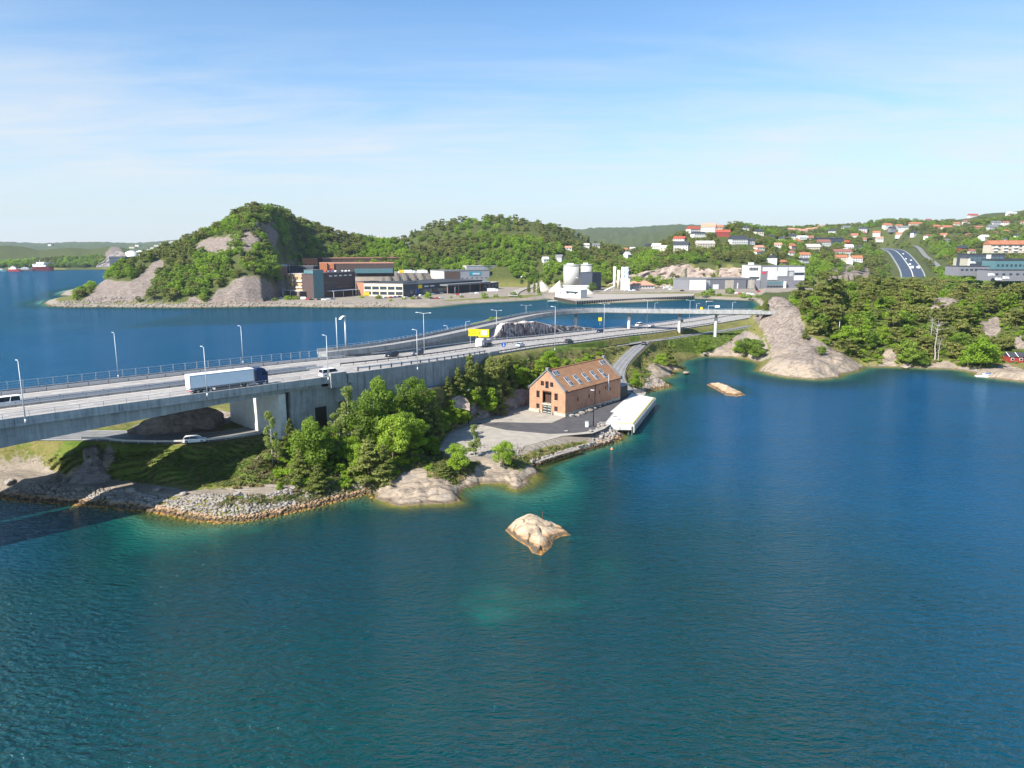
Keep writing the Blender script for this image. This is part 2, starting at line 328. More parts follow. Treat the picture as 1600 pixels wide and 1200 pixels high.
# far land: each layer is a hill given by its skyline, seen from the shore
LAY = [
 dict(u=[86, 110, 135, 160, 200, 250, 300, 345, 375, 400, 415, 440, 465, 500, 540, 600, 640, 690], v=[480, 470, 455, 440, 412, 393, 375, 354, 332, 327, 327, 331, 345, 356, 370, 379, 380, 402],
      yr=[585, 600, 612, 630, 650, 670, 680, 690, 700, 710, 730, 790, 850, 860, 870, 890, 910, 910], yf=[573, 570, 568, 566, 566, 566, 567, 569, 573, 582, 602, 655, 770, 795, 800, 806, 812, 820], zf=[2, 2, 2, 2, 2, 2, 2.5, 2.5, 3, 3, 6, 14, 20, 20, 20, 20, 20, 18], e=.8),
 dict(u=[590, 628, 645, 680, 720, 780, 830, 870, 900, 930, 970, 1010], v=[400, 379, 365, 352, 347, 343, 346, 354, 368, 382, 395, 406], yr=[1000]*12, yf=[812]*12, zf=[16, 14, 10, 8, 8, 8, 8, 10, 10, 10, 10, 10], e=.72),
 dict(u=[820, 850, 900, 960, 1010, 1060, 1100], v=[400, 394, 388, 388, 392, 384, 384], yr=[1300]*7, yf=[860]*7, zf=[6, 8, 10, 10, 10, 12, 14], e=.8),
 dict(u=[955, 985, 1010, 1040, 1070, 1090, 1130, 1150, 1180, 1220, 1260, 1300, 1340, 1400, 1440], v=[430, 408, 395, 381, 365, 362, 357, 353, 358, 366, 370, 374, 378, 396, 420], yr=[960, 980, 1000, 1000, 1000, 1000, 1020, 1040, 1060, 1080, 1150, 1200, 1250, 1250, 1200],
      yf=[815, 812, 810, 808, 806, 805, 805, 803, 800, 790, 800, 820, 850, 880, 900], zf=[8, 16, 20, 22, 24, 25, 25, 25, 24, 14, 12, 14, 14, 10, 8], e=.9),
 dict(u=[1130, 1170, 1220, 1300, 1345, 1400, 1450, 1500, 1540, 1600, 1700, 1900, 2300], v=[366, 361, 357, 356, 351, 343, 345, 342, 334, 327, 320, 315, 320], yr=[1700]*13, yf=[1150, 1120, 1100, 1000, 950, 900, 900, 880, 850, 830, 800, 800, 800], zf=[30, 28, 22, 14, 12, 10, 10, 10, 10, 9, 8, 8, 8], e=1.0),
 dict(u=[-500, 0, 60, 150, 200, 290, 350, 450, 600, 700], v=[377, 377, 380, 377, 380, 374, 377, 381, 381, 380], yr=[4600]*10, yf=[2600]*10, zf=[5]*10, e=1),
 dict(u=[860, 890, 930, 1000, 1060, 1100, 1200, 1350, 1600, 2300], v=[366, 359, 355, 354, 350.5, 351, 354, 352, 352, 352], yr=[3900]*10, yf=[2300]*10, zf=[20]*10, e=1),
 dict(u=[930, 980, 1010, 1050, 1100], v=[376, 369, 364, 361, 362], yr=[2900]*5, yf=[2100]*5, zf=[20]*5, e=1),
 dict(u=[-500, -300, 0, 60, 100, 150, 175, 215, 240, 300, 360], v=[374, 378, 381, 389, 387, 387, 384, 391, 397, 404, 410], yr=[1780]*11, yf=[1545]*11, zf=[4]*11, e=.75),
]
def layer_h(x, y):
    u = 800+FPX*x/np.maximum(y*CP, 1)/1.0
    # bearing as a pixel column of a level ray
    h = np.full(len(x), -50.0)
    for L in LAY:
        lu = np.array(L['u'], float)
        ub = (lu-800)/FPX                      # tangent in the image at the skyline
        vv = np.array(L['v'], float); b = (vv-600)/FPX
        tanb = ub/(CP-b*SP)                    # x / y of that skyline point
        q = x/np.maximum(y, 1)
        m = (q >= tanb[0]) & (q <= tanb[-1])
        zr = np.interp(q, tanb, ZY(vv, np.array(L['yr'], float)*K)); yr = np.interp(q, tanb, L['yr'])*K; yf = np.interp(q, tanb, L['yf'])*K; zf = np.interp(q, tanb, L['zf'])*1.12
        t = (y-yf)/(yr-yf)
        f = zf+(zr-zf)*np.clip(t, 0, 1)**L['e']
        f = f+np.where((t > 0) & (t < 1), (fbm(x/60, y/60, 4, 5)-.5)*np.sin(np.clip(t, 0, 1)*math.pi)*(zr-zf)*.22, 0)
        back = zr-(y-yr)*.16
        z = np.where(t < 0, -50, np.where(t > 1, np.maximum(back, zf*.6), f))
        edge = np.minimum((q-tanb[0])/(.012), 1)*np.minimum((tanb[-1]-q)/.012, 1)
        z = np.where(t >= 0, zf*.8+(z-zf*.8)*np.clip(edge, 0, 1), z)
        h = np.where(m, np.maximum(h, z), h)
    return h
FHW = spline([q_ for q_ in (PY(1428, 440, 880*K), PY(1424, 424, 950*K), PY(1414, 408, 1040*K), PY(1404, 396, 1180*K), PY(1395, 391, 1330*K), PY(1375, 388, 1500*K))], 12)
RAMP = spline([PY(1476, 428, 950*K), PY(1462, 412, 1020*K), PY(1446, 400, 1120*K), PY(1436, 388, 1260*K), PY(1428, 384, 1400*K)], 12)
COMPOUND = [P(u, v, 3.2)[:2] for u, v in ((436, 473), (560, 472.5), (640, 472), (700, 468), (780, 463), (830, 460), (862, 461), (900, 459), (1060, 456), (1180, 462), (1270, 458), (1290, 450), (1180, 449), (1060, 449), (960, 449.5), (900, 449), (830, 449), (700, 447), (600, 453), (452, 456), (436, 464))]
def height(x, y):
    x = np.asarray(x, float).ravel(); y = np.asarray(y, float).ravel()
    h = np.full(len(x), -12.0)
    nr = (y < 900) & (x > -260) & (x < 1040) & (y > 60)
    if nr.any():
        xx, yy = x[nr], y[nr]; d = sdist(xx, yy, NEAR)
        hh = np.where(d > 0, 0, -1.2-np.clip(-d, 0, 40)*.32)
        hh = np.where(d <= 0, np.maximum(d*.5-.02, -9), hh)
        ins = d > 0
        if ins.any():
            xi, yi = xx[ins], yy[ins]; z = idw(xi, yi)
            z = z+(fbm(xi/9, yi/9, 4, 3)-.5)*np.clip(z, 0, 4)*.45
            z = corridor(xi, yi, z, SERV, 3.6, 4); z = corridor(xi, yi, z, DOWN, 3.6, 4)
            z = corridor(xi, yi, z, UNDER, 5.5, 3); z = corridor(xi, yi, z, PATH, 1.8, 2.5)
            z = corridor(xi, yi, z, HW[i_wall:], 14.2, 6, -.5)
            dl = sdist(xi, yi, LOT); w = sstep(-5, 0, dl); z = z*(1-w)+2.9*w
            di = d[ins]
            kn = (xi > 75)
            z = np.minimum(z, np.where(kn, .1+di*.75, .08+di*.5)+(vnoise(xi/2.5, yi/2.5, 9)-.5)*.5*np.clip(di/3, 0, 1)*np.where(dl > 0, 0, 1))
            hh[ins] = z
        h[nr] = hh
    fr = y > 560
    if fr.any():
        xx, yy = x[fr], y[fr]; d = sdist(xx, yy, FAR)
        base = np.where(d > 0, np.minimum(.15+d*.28, 3.0+np.clip((yy-1040)*.02, 0, 18)), np.maximum(d*.4-.1, -12))
        L = layer_h(xx, yy)
        shore = np.clip(d/14, 0, 1)
        z = np.where(d > 0, np.maximum(base, base+(L-base)*shore), base)
        dt = sdist(xx, yy, TERR); w = sstep(-14, 0, dt); z = np.where(d > 0, z*(1-w)+23*w, z)
        dc = sdist(xx, yy, COMPOUND); w = sstep(-6, 2, dc); z = np.where(d > 8, z*(1-w)+3.2*w, z)
        m = (xx > 300) & (yy > 940) & (yy < 1800)
        if m.any():
            z2 = corridor(xx[m], yy[m], z[m], FHW, 24, 34, -1.0); z2 = corridor(xx[m], yy[m], z2, RAMP, 8, 14, -.6); z[m] = z2
        z = np.where(d > 10, z+(fbm(xx/14, yy/14, 3, 8)-.5)*np.clip(z-5, 0, 20)*.12, z)
        h[fr] = np.maximum(h[fr], z)
    return h
# polar sheet: even detail as one walks away from the point where the drone hangs
TH = np.linspace(-math.radians(47), math.radians(47), 780)
R_ = [90.0]
while R_[-1] < 6700: R_.append(R_[-1]*(1.0058 if R_[-1] < 720 else 1.0105 if R_[-1] < 2000 else 1.03))
R_ = np.array(R_)
TT, RR = np.meshgrid(TH, R_)
GX, GY = RR*np.sin(TT), RR*np.cos(TT)
GZ = height(GX.ravel(), GY.ravel()).reshape(GX.shape)
def ground(x, y):
    th = np.arctan2(x, y); r = np.hypot(x, y)
    i = np.clip(np.interp(r, R_, np.arange(len(R_))), 0, len(R_)-1.001); j = np.clip((th-TH[0])/(TH[1]-TH[0]), 0, len(TH)-1.001)
    i0 = np.floor(i).astype(int); j0 = np.floor(j).astype(int); fi = i-i0; fj = j-j0
    return (GZ[i0, j0]*(1-fi)*(1-fj)+GZ[i0+1, j0]*fi*(1-fj)+GZ[i0, j0+1]*(1-fi)*fj+GZ[i0+1, j0+1]*fi*fj)
def G(x, y): return float(ground(np.array([x], float), np.array([y], float))[0])
def hit(u, v, ymin=90, ymax=3000):
    """the first place where the sight line through (u, v) meets the land"""
    ys = np.exp(np.linspace(math.log(ymin), math.log(ymax), 1600))
    b = (v-600)/FPX; t = ys/(CP-b*SP); x = (u-800)/FPX*t; z = CAMH-t*(SP+b*CP)
    g = ground(x, ys); k = np.nonzero(g >= z)[0]
    if len(k) == 0:
        k = [int(np.argmin(z-g))]
    i = k[0]; return np.array([x[i], ys[i], g[i]])
GU, GV, _ = proj(GX, GY, GZ)
def pmask(polys, ymin=0, ymax=1e9, soft=None):
    m = np.zeros(GX.shape, bool)
    for p in polys: m |= inpoly(GU, GV, p)
    return m & (GY > ymin) & (GY < ymax)
rock_near = [[(575, 775), (590, 762), (612, 752), (640, 733), (664, 728), (668, 745), (700, 750), (712, 764), (722, 783), (700, 792), (600, 794)],
             [(700, 770), (722, 752), (735, 740), (752, 716), (775, 714), (790, 728), (812, 735), (835, 722), (845, 730), (842, 752), (806, 768), (750, 758), (715, 780)],
             [(1176, 494), (1184, 474), (1215, 458), (1245, 466), (1252, 500), (1262, 520), (1240, 534), (1262, 522), (1300, 545), (1330, 562), (1352, 573), (1345, 590), (1275, 600), (1180, 586), (1205, 560), (1203, 540), (1188, 512)],
             [(175, 705), (165, 700), (140, 720), (75, 745), (75, 752), (150, 750), (180, 722), (178, 698)],
             [(205, 668), (340, 640), (380, 645), (340, 672), (270, 684), (215, 686)],
             [(1030, 563), (1066, 578), (1056, 590), (1030, 606), (1000, 606), (1022, 585), (1006, 575)],
             [(1092, 555), (1118, 545), (1135, 535), (1162, 518), (1172, 522), (1150, 546), (1170, 560), (1092, 562)],
             [(1450, 480), (1462, 465), (1476, 456), (1495, 458), (1498, 470), (1478, 478), (1470, 490)], [(1530, 505), (1560, 495), (1566, 515), (1545, 535), (1532, 525)], [(1380, 548), (1400, 545), (1400, 578), (1378, 578)],
             [(1455, 566), (1482, 562), (1500, 574), (1484, 580), (1455, 580)], [(1580, 530), (1600, 525), (1604, 545), (1585, 545)], [(1525, 580), (1575, 568), (1605, 580), (1605, 600), (1525, 595)],
             [(1345, 523), (1365, 518), (1368, 532), (1350, 532)]]
rock_far = [[(140, 462), (160, 438), (210, 440), (245, 405), (258, 410), (238, 440), (222, 468), (170, 474), (125, 471)],
            [(300, 392), (310, 380), (326, 372), (350, 371), (366, 382), (360, 396), (340, 400), (318, 396)], [(352, 374), (370, 358), (396, 349), (430, 349), (438, 362), (430, 380), (410, 372), (396, 388), (372, 388)],
            [(322, 474), (335, 460), (352, 446), (372, 436), (395, 432), (415, 438), (440, 456), (434, 474)], [(286, 474), (298, 464), (312, 466), (318, 474)], [(406, 408), (430, 400), (455, 404), (468, 412), (470, 425), (430, 425)],
            [(630, 377), (642, 376), (640, 396), (631, 398)], [(955, 447), (1010, 425), (1060, 410), (1105, 418), (1140, 413), (1165, 418), (1166, 445), (1060, 448)],
            [(1284, 432), (1300, 420), (1330, 414), (1362, 420), (1350, 440), (1310, 445), (1270, 440)], [(160, 400), (175, 388), (190, 390), (196, 418), (168, 418)]]
grass_near = [[(1030, 530), (1075, 517), (1165, 512), (1170, 520), (1120, 545), (1095, 552), (1060, 548)], [(345, 755), (340, 740), (390, 700), (440, 690), (460, 700), (455, 735), (430, 755)], [(150, 697), (60, 735), (50, 730), (110, 690)],
              [(820, 562), (870, 540), (1000, 527), (1000, 533), (880, 550), (800, 575)], [(560, 660), (620, 630), (700, 590), (720, 575), (740, 568), (735, 578), (640, 640)], [(160, 698), (420, 698), (345, 752), (150, 750)]]
gravel_near = [[(-100, 800), (-100, 725), (60, 715), (85, 738), (200, 752), (300, 766), (380, 762), (450, 756), (465, 763), (440, 773), (330, 776), (250, 776), (60, 768), (20, 780)], [(683, 702), (700, 676), (750, 650), (830, 625), (1015, 605), (1015, 640), (950, 684), (850, 698), (780, 722), (705, 720)],
               [(830, 728), (905, 700), (975, 675), (978, 690), (900, 712)], [(1150, 545), (1162, 515), (1195, 530), (1205, 560), (1180, 566)], [(1360, 570), (1530, 574), (1525, 590), (1350, 582)], [(1530, 575), (1590, 572), (1595, 592), (1535, 592)]]
ROCK = np.maximum(pmask(rock_near, 0, 500)*1.0, pmask(rock_far, 560, 2200)*1.0)
GRASS = pmask(grass_near, 0, 480)*1.0
GRAVEL = pmask(gravel_near, 0, 500)*1.0
DFAR = sdist(GX.ravel(), GY.ravel(), COMPOUND).reshape(GX.shape)
GRAVEL = np.maximum(GRAVEL, ((DFAR > -2) & (GY > 560)) | ((GY > 590) & (GZ < 2.6) & (GY < 1040)))
GRAVEL = np.maximum(GRAVEL, (sdist(GX.ravel(), GY.ravel(), TERR).reshape(GX.shape) > -2)*1.0)
GRAVEL = np.maximum(GRAVEL, pmask([[(340, 478), (560, 482), (700, 480), (700, 470), (430, 470)], [(625, 447), (640, 430), (720, 434), (720, 442)]], 560, 1040)*1.0)
WOOD = ((GY > 500) & (ROCK < .5) & (GRAVEL < .5) & (GZ > 3.3))*1.0
WOOD = np.maximum(WOOD, pmask([[(1240, 470), (1400, 430), (1620, 430), (1700, 545), (1500, 560), (1350, 560), (1300, 530), (1262, 510)], [(440, 740), (560, 745), (680, 690), (660, 600), (560, 620), (450, 690)]], 0, 530)*(ROCK < .5))
def blur(a, k=1):
    for _ in range(k):
        a = (a+np.roll(a, 1, 0)+np.roll(a, -1, 0)+np.roll(a, 1, 1)+np.roll(a, -1, 1))/5
    return a
ROCK, GRASS, GRAVEL, WOOD = (blur(q.astype(float), 2) for q in (ROCK, GRASS, GRAVEL, WOOD))
# lumps and cracks in the bare rock
rk = ROCK*(GY < 530)*(GZ > -1.5)
wx, wy = GX+3*fbm(GX/5, GY/5, 3, 2), GY+3*fbm(GX/5, GY/5, 3, 4)
ridge = 1-np.abs(2*vnoise(wx/7+wy/16, wy/3.4-wx/9, 31)-1); ridge2 = 1-np.abs(2*vnoise(wx/2.6, wy/1.6, 12)-1)
GZ = GZ+rk*((fbm(wx/6, wy/6, 4, 21)-.5)*2.6-np.clip(ridge-.84, 0, 1)*6.0-np.clip(ridge2-.88, 0, 1)*2.0)*np.clip(GZ+.5, 0, 1)
rf = ROCK*(GY > 560)*.7; GZ = GZ+rf*((fbm(GX/11, GY/22, 4, 71)-.5)*5)*np.clip((GZ-2)/8, 0, 1)
# fine unevenness of wild ground
GZ = GZ+(1-np.clip(GRAVEL+ROCK, 0, 1))*(GY < 520)*(GZ > .3)*(fbm(GX/1.6, GY/1.6, 2, 50)-.5)*.5*(sdist(GX.ravel(), GY.ravel(), LOT).reshape(GX.shape) < -1)
for rc, hf in ((SERV, 3.4), (DOWN, 3.4), (UNDER, 5)):
    m = (GY < 400) & (GX < 150); q = GZ[m]
    GZ[m] = corridor(GX[m], GY[m], q, rc, hf, 1.2, -.12)
m = (GY < 520) & (GX < 200) & (GX > -20)
GZ[m] = corridor(GX[m], GY[m], GZ[m], HW[i_wall:], 13.6, 1.5, -.5)
# far woods beyond where single trees are planted: crown-high unevenness
fw = (GY > 2300)*(GZ > 3)
GZ = GZ+fw*(vnoise(GX/14, GY/40, 77)-.3)*7
def t_mat():
    t = NT('ground_mixed'); co = t.pos()
    at = t.n('Attribute'); at.attribute_name = 'cover'; sp = t.n('SeparateColor'); t.l(at.outputs['Color'], sp.inputs[0])
    wd = t.n('Attribute'); wd.attribute_name = 'wood'
    n1 = t.noise(co, .12, 6, .6); n2 = t.noise(co, .9, 5, .6); n3 = t.noise(co, .028, 4, .5); n4 = t.noise(co, 3.2, 4, .6)
    veg = t.ramp(t.math('ADD', t.math('MULTIPLY', n1, .5), t.math('MULTIPLY', n2, .5)), [(.3, (.055, .085, .016)), (.43, (.12, .14, .03)), (.54, (.20, .17, .065)), (.66, (.11, .155, .025)), (.8, (.27, .22, .13))])
    grass = t.ramp(t.math('ADD', t.math('MULTIPLY', n2, .55), t.math('MULTIPLY', n1, .45)), [(.3, (.045, .075, .014)), (.45, (.085, .135, .020)), (.56, (.14, .17, .035)), (.66, (.20, .18, .07)), (.78, (.11, .16, .03))])
    wood = t.ramp(n2, [(.3, (.03, .045, .012)), (.5, (.07, .085, .022)), (.7, (.12, .12, .045))])
    rn = t.noise(t.pos((1, 1, 1), (.5, .3, .9)), .35, 8, .68, .6); rs = t.noise(t.pos((.25, 1.4, 1.0), (0, 0, .7)), 1.1, 6, .62, .5)
    rock = t.ramp(t.math('ADD', t.math('MULTIPLY', rn, .6), t.math('MULTIPLY', rs, .4)), [(.32, (.10, .08, .065)), (.42, (.22, .18, .145)), (.5, (.37, .295, .215)), (.58, (.29, .245, .20)), (.68, (.45, .37, .28))])
    gp = t.n('NewGeometry'); sz = t.n('SeparateXYZ'); t.l(gp.outputs['Position'], sz.inputs[0])
    dist = t.math('MULTIPLY', t.math('SUBTRACT', sz.outputs[1], 560), .02, clamp=True)
    rock = t.mix(dist, rock, t.ramp(rn, [(.32, (.07, .052, .045)), (.46, (.19, .145, .12)), (.56, (.32, .25, .20)), (.7, (.42, .34, .27))]))
    vo = t.n('TexVoronoi'); vo.feature = 'DISTANCE_TO_EDGE'; wv = t.n('MixRGB'); t.l(t.pos((.28, 1.1, .7), (.2, .1, .6)), wv.inputs[1]); nn_ = t.n('TexNoise'); t.l(co, nn_.inputs[0]); nn_.inputs['Scale'].default_value = .3; nn_.inputs['Detail'].default_value = 4
    wv.blend_type = 'ADD'; wv.inputs[0].default_value = 3.0; t.l(nn_.outputs[1], wv.inputs[2]); t.l(wv.outputs[0], vo.inputs[0]); vo.inputs['Scale'].default_value = .42
    crk = t.math('SUBTRACT', 1.0, t.math('MULTIPLY', vo.outputs[0], 9.0), clamp=True)
    crk = t.math('MULTIPLY', crk, t.math('MULTIPLY', t.math('SUBTRACT', n1, .36), 4, clamp=True))
    high = t.math('MULTIPLY', t.math('SUBTRACT', t.math('ADD', sz.outputs[2], t.math('MULTIPLY', n1, 5)), 6.0), .3, clamp=True)
    rock = t.mix(t.math('MULTIPLY', high, .82), rock, t.ramp(rs, [(.34, (.07, .058, .052)), (.46, (.19, .155, .135)), (.56, (.27, .225, .195)), (.7, (.36, .30, .26))]))
    rock = t.mix(t.math('MULTIPLY', crk, .5), rock, (.06, .05, .04))
    lich = t.math('MULTIPLY', t.math('SUBTRACT', t.noise(co, .22, 5, .6), .56), 7, clamp=True)
    rock = t.mix(t.math('MULTIPLY', lich, .55), rock, (.20, .185, .175))
    sand = t.ramp(t.math('ADD', t.math('MULTIPLY', n1, .5), t.math('MULTIPLY', n4, .5)), [(.3, (.15, .125, .10)), (.5, (.27, .23, .185)), (.7, (.36, .315, .26))])
    j = t.math('MULTIPLY', t.math('SUBTRACT', n2, .5), 1.1); j1 = t.math('MULTIPLY', t.math('SUBTRACT', n1, .5), 1.2)
    def th(ch, jj): return t.math('MULTIPLY', t.math('SUBTRACT', t.math('ADD', ch, jj), .38), 5, clamp=True)
    c = t.mix(th(sp.outputs[1], j), veg, grass)
    c = t.mix(th(wd.outputs['Fac'], j), c, wood)
    c = t.mix(th(sp.outputs[2], j), c, sand)
    c = t.mix(th(sp.outputs[0], t.math('MULTIPLY', t.math('ADD', j, j1), .5)), c, rock)
    # tide band, then weed below the water line
    zz = t.math('ADD', sz.outputs[2], t.math('MULTIPLY', t.math('SUBTRACT', n2, .5), .7))
    band = t.math('MULTIPLY', t.math('SUBTRACT', .62, zz), 3.5, clamp=True)
    c = t.mix(t.math('MULTIPLY', band, .75), c, (.10, .075, .045))
    wet = t.math('MULTIPLY', t.math('SUBTRACT', .12, zz), 3.0, clamp=True)
    c = t.mix(wet, c, t.ramp(n1, [(.3, (.13, .09, .012)), (.5, (.42, .20, .03)), (.7, (.10, .10, .02))]))
    deepf = t.math('MULTIPLY', t.math('SUBTRACT', -.9, zz), .8, clamp=True)
    c = t.mix(deepf, c, t.ramp(n1, [(.35, (.02, .05, .02)), (.65, (.12, .20, .07))]))
    t.set('Base Color', c); t.set('Roughness', .92); t.set('Specular IOR Level', .15)
    hgt = t.math('SUBTRACT', t.math('ADD', t.math('MULTIPLY', rs, 1.2), t.math('MULTIPLY', n4, .35)), t.math('MULTIPLY', crk, .6))
    t.set('Normal', t.bump(hgt, .8, .5))
    return t.m
def terrain(name, keep, label=None):
    idx = -np.ones(GX.size, np.int64); ny, nx = GX.shape
    q = keep[:-1, :-1] | keep[1:, :-1] | keep[:-1, 1:] | keep[1:, 1:]
    a, b = np.nonzero(q); i0 = a*nx+b
    F = np.stack([i0, i0+1, i0+nx+1, i0+nx], 1)
    used = np.unique(F); idx[used] = np.arange(len(used))
    V = np.stack([GX.ravel()[used], GY.ravel()[used], GZ.ravel()[used]], 1)
    me = newmesh(name, V, idx[F][:, ::-1].copy(), TMAT, True)
    ca = me.color_attributes.new('cover', 'FLOAT_COLOR', 'POINT')
    ca.data.foreach_set('color', np.stack([ROCK.ravel()[used], GRASS.ravel()[used], GRAVEL.ravel()[used], np.ones(len(used))], 1).astype(np.float32).ravel())
    at = me.attributes.new('wood', 'FLOAT', 'POINT'); at.data.foreach_set('value', WOOD.ravel()[used].astype(np.float32))
    me.update(); o = link(name, me); tag(o, kind='structure'); return o
TMAT = t_mat()
above = GZ > -7
terrain('peninsula_ground', above & (GY < 572))
terrain('far_shore_ground', (above & (GY >= 565)))
# ---------------------------------------------------------------- water
def w_mat():
    t = NT('sea_water'); nodes = t.t.nodes
    at = t.n('Attribute'); at.attribute_name = 'depth'; dep = at.outputs['Fac']
    co = t.pos()
    big = t.noise(co, .012, 4, .5)
    base = t.ramp(t.math('DIVIDE', dep, 14.0), [(0, (.022, .062, .02)), (.06, (.03, .13, .085)), (.16, (.003, .075, .058)), (.28, (.0002, .036, .033)), (.45, (.0001, .031, .037)), (.7, (.0001, .042, .076)), (1, (.0001, .054, .128))])
    t.set('Base Color', base); t.set('Roughness', .6); t.set('Specular IOR Level', 0.0)
    w1 = t.noise(t.pos((.6, 1.35, 1), (0, 0, -.35)), .72, 4, .6, .5); w2 = t.noise(t.pos((.8, 2.0, 1), (0, 0, .25)), 1.6, 3, .5); w3 = t.noise(t.pos((.4, 1.2, 1), (0, 0, -.5)), .12, 3, .5)
    wt2 = t.n('TexWave'); wt2.bands_direction = 'Y'; wt2.wave_profile = 'SIN'; t.l(t.pos((1, 1, 1), (0, 0, .22)), wt2.inputs[0]); wt2.inputs['Scale'].default_value = .27; wt2.inputs['Distortion'].default_value = 16; wt2.inputs['Detail'].default_value = 3; wt2.inputs['Detail Scale'].default_value = .55; wt2.inputs['Detail Roughness'].default_value = .6
    gust = t.ramp(big, [(.35, .55), (.65, 1.15)])
    h = t.math('ADD', t.math('ADD', t.math('ADD', t.math('MULTIPLY', wt2.outputs['Fac'], .055), t.math('MULTIPLY', w1, .50)), t.math('MULTIPLY', w2, .17)), t.math('MULTIPLY', w3, .6))
    t.set('Normal', t.bump(t.math('MULTIPLY', h, gust), 1.0, 2.1))
    nb = t.p.inputs['Normal'].links[0].from_socket; fr = t.n('Fresnel'); fr.inputs['IOR'].default_value = 1.333; t.l(nb, fr.inputs['Normal'])
    gl = t.n('BsdfGlossy'); gl.inputs['Color'].default_value = (.62, .88, 1.0, 1); gl.inputs['Roughness'].default_value = .07; t.l(nb, gl.inputs['Normal'])
    ms = t.n('MixShader'); t.l(t.math('MULTIPLY', fr.outputs[0], .25), ms.inputs[0]); t.l(t.p.outputs[0], ms.inputs[1]); t.l(gl.outputs[0], ms.inputs[2])
    tr = t.n('BsdfTransparent'); tr.inputs[0].default_value = (.72, .95, .90, 1)
    mx = t.n('MixShader'); bd = t.n('Attribute'); bd.attribute_name = 'bed'
    fac = t.math('SUBTRACT', 1.0, t.math('POWER', 2.718, t.math('MULTIPLY', bd.outputs['Fac'], -.85)))
    fac = t.math('MAXIMUM', fac, .12)
    t.l(fac, mx.inputs[0]); t.l(tr.outputs[0], mx.inputs[1]); t.l(ms.outputs[0], mx.inputs[2]); t.l(mx.outputs[0], t.out.inputs[0])
    return t.m
def water():
    th = np.linspace(-math.radians(47), math.radians(47), 420)
    r = [14.0]
    while r[-1] < 6700: r.append(r[-1]*(1.03 if r[-1] < 90 else 1.009 if r[-1] < 480 else 1.03))
    r = np.array(r); T, R = np.meshgrid(th, r); X, Y = R*np.sin(T), R*np.cos(T)
    D = -ground(X.ravel(), Y.ravel()).reshape(X.shape)
    D = np.where(R < 90, 12, np.clip(D, 0, 12)); BED = np.where(D > 4.5, 40, D).ravel().tolist()
    dn = sdist(X.ravel(), Y.ravel(), NEAR).reshape(X.shape)
    far = np.clip(-dn, 0, 80)
    D = np.where(R < 540, np.maximum(np.minimum(D, 12), 0)+0, D)
    D = np.where((R < 540) & (dn < 0), np.clip(-dn*.55, 0, 14), D)
    left = np.exp(-(np.abs(X+30)/105)**3-(np.abs(Y-85)/72)**3); D = D-left*9.0*(.75+.5*fbm(X/30, Y/18, 3, 41))
    blue = np.exp(-((X+90)/26)**2-((Y-136)/20)**2); D = D+blue*6
    D = np.maximum(D, 3.6*sstep(1, 20, -dn)*(R < 540)); D = np.clip(D, 0, 14)
    for u, v, rad, dd in SHOALS:
        p = P(u, v); q = np.exp(-((X-p[0])**2+((Y-p[1])*.8)**2)/rad**2); q = q*(.6+.8*vnoise(X/4, Y/4, 3)); D = D*(1-np.clip(q, 0, 1))+dd*np.clip(q, 0, 1)
    nx = len(th); ny = len(r); V = np.stack([X.ravel(), Y.ravel(), np.zeros(X.size)], 1)
    a, b = np.meshgrid(np.arange(ny-1), np.arange(nx-1), indexing='ij'); i0 = (a*nx+b).ravel()
    F = np.stack([i0, i0+nx, i0+nx+1, i0+1], 1); F = [tuple(f) for f in F.tolist()]
    V = V.tolist(); D = D.ravel().tolist()
    n0 = len(V); k = 40; ang = np.linspace(math.radians(47), 2*math.pi-math.radians(47), k)
    for q in ang:
        V.append((14*math.sin(q), 14*math.cos(q), 0)); V.append((6700*math.sin(q), 6700*math.cos(q), 0)); D += [14, 14]; BED += [40, 40]
    for i in range(k-1): F.append((n0+2*i, n0+2*i+1, n0+2*i+3, n0+2*i+2))
    c = len(V); rim = [i for i in range(nx)]+[n0+2*i for i in range(k)]
    V.append((0, 0, 0)); D.append(14); BED.append(40)
    for i in range(len(rim)-1): F.append((c, rim[i], rim[i+1]))
    me = bpy.data.meshes.new('sea'); me.from_pydata(V, [], F); me.materials.append(w_mat())
    me.polygons.foreach_set('use_smooth', np.ones(len(me.polygons), bool))
    at = me.attributes.new('depth', 'FLOAT', 'POINT'); at.data.foreach_set('value', np.array(D, np.float32))
    at = me.attributes.new('bed', 'FLOAT', 'POINT'); at.data.foreach_set('value', np.array(BED, np.float32)); me.update()
    o = link('sea', me); tag(o, kind='structure'); return o
SHOALS = [(840, 845, 11, 1.6), (895, 905, 6.5, .9), (770, 938, 7, 1.1), (870, 932, 4.5, 1.3), (735, 805, 4, 1.2), (940, 885, 3.5, 1.6), (750, 795, 3, 1.6), (690, 825, 12, 5.5), (1133, 608, 8, 1.5), (560, 850, 18, 6.5), (480, 900, 18, 7), (870, 890, 10, 5)]
water()
# seabed under everything, so that clear water shows ground and not nothing
# ---------------------------------------------------------------- roads, bridge, flyover
M_ROAD = None
def road_mat(name, lo, hi):
    t = NT(name); n = t.noise(t.pos((1, 1, 1)), .35, 6, .6); n2 = t.noise(t.pos((1, 1, 1)), 5, 3)
    m = t.n('Attribute'); m.attribute_name = 'across'
    f = t.math('MULTIPLY', t.math('SINE', t.math('MULTIPLY', m.outputs['Fac'], 3.6)), .13)
    t.set('Base Color', t.ramp(t.math('ADD', t.math('ADD', t.math('MULTIPLY', n, .7), t.math('MULTIPLY', n2, .3)), f), [(.3, lo), (.7, hi)]))
    t.set('Roughness', .88); t.set('Specular IOR Level', .2); return t.m
M_HWY = road_mat('worn_pale_asphalt', (.22, .205, .195), (.39, .365, .335))
M_ASPH = road_mat('grey_asphalt', (.14, .14, .14), (.24, .235, .23))
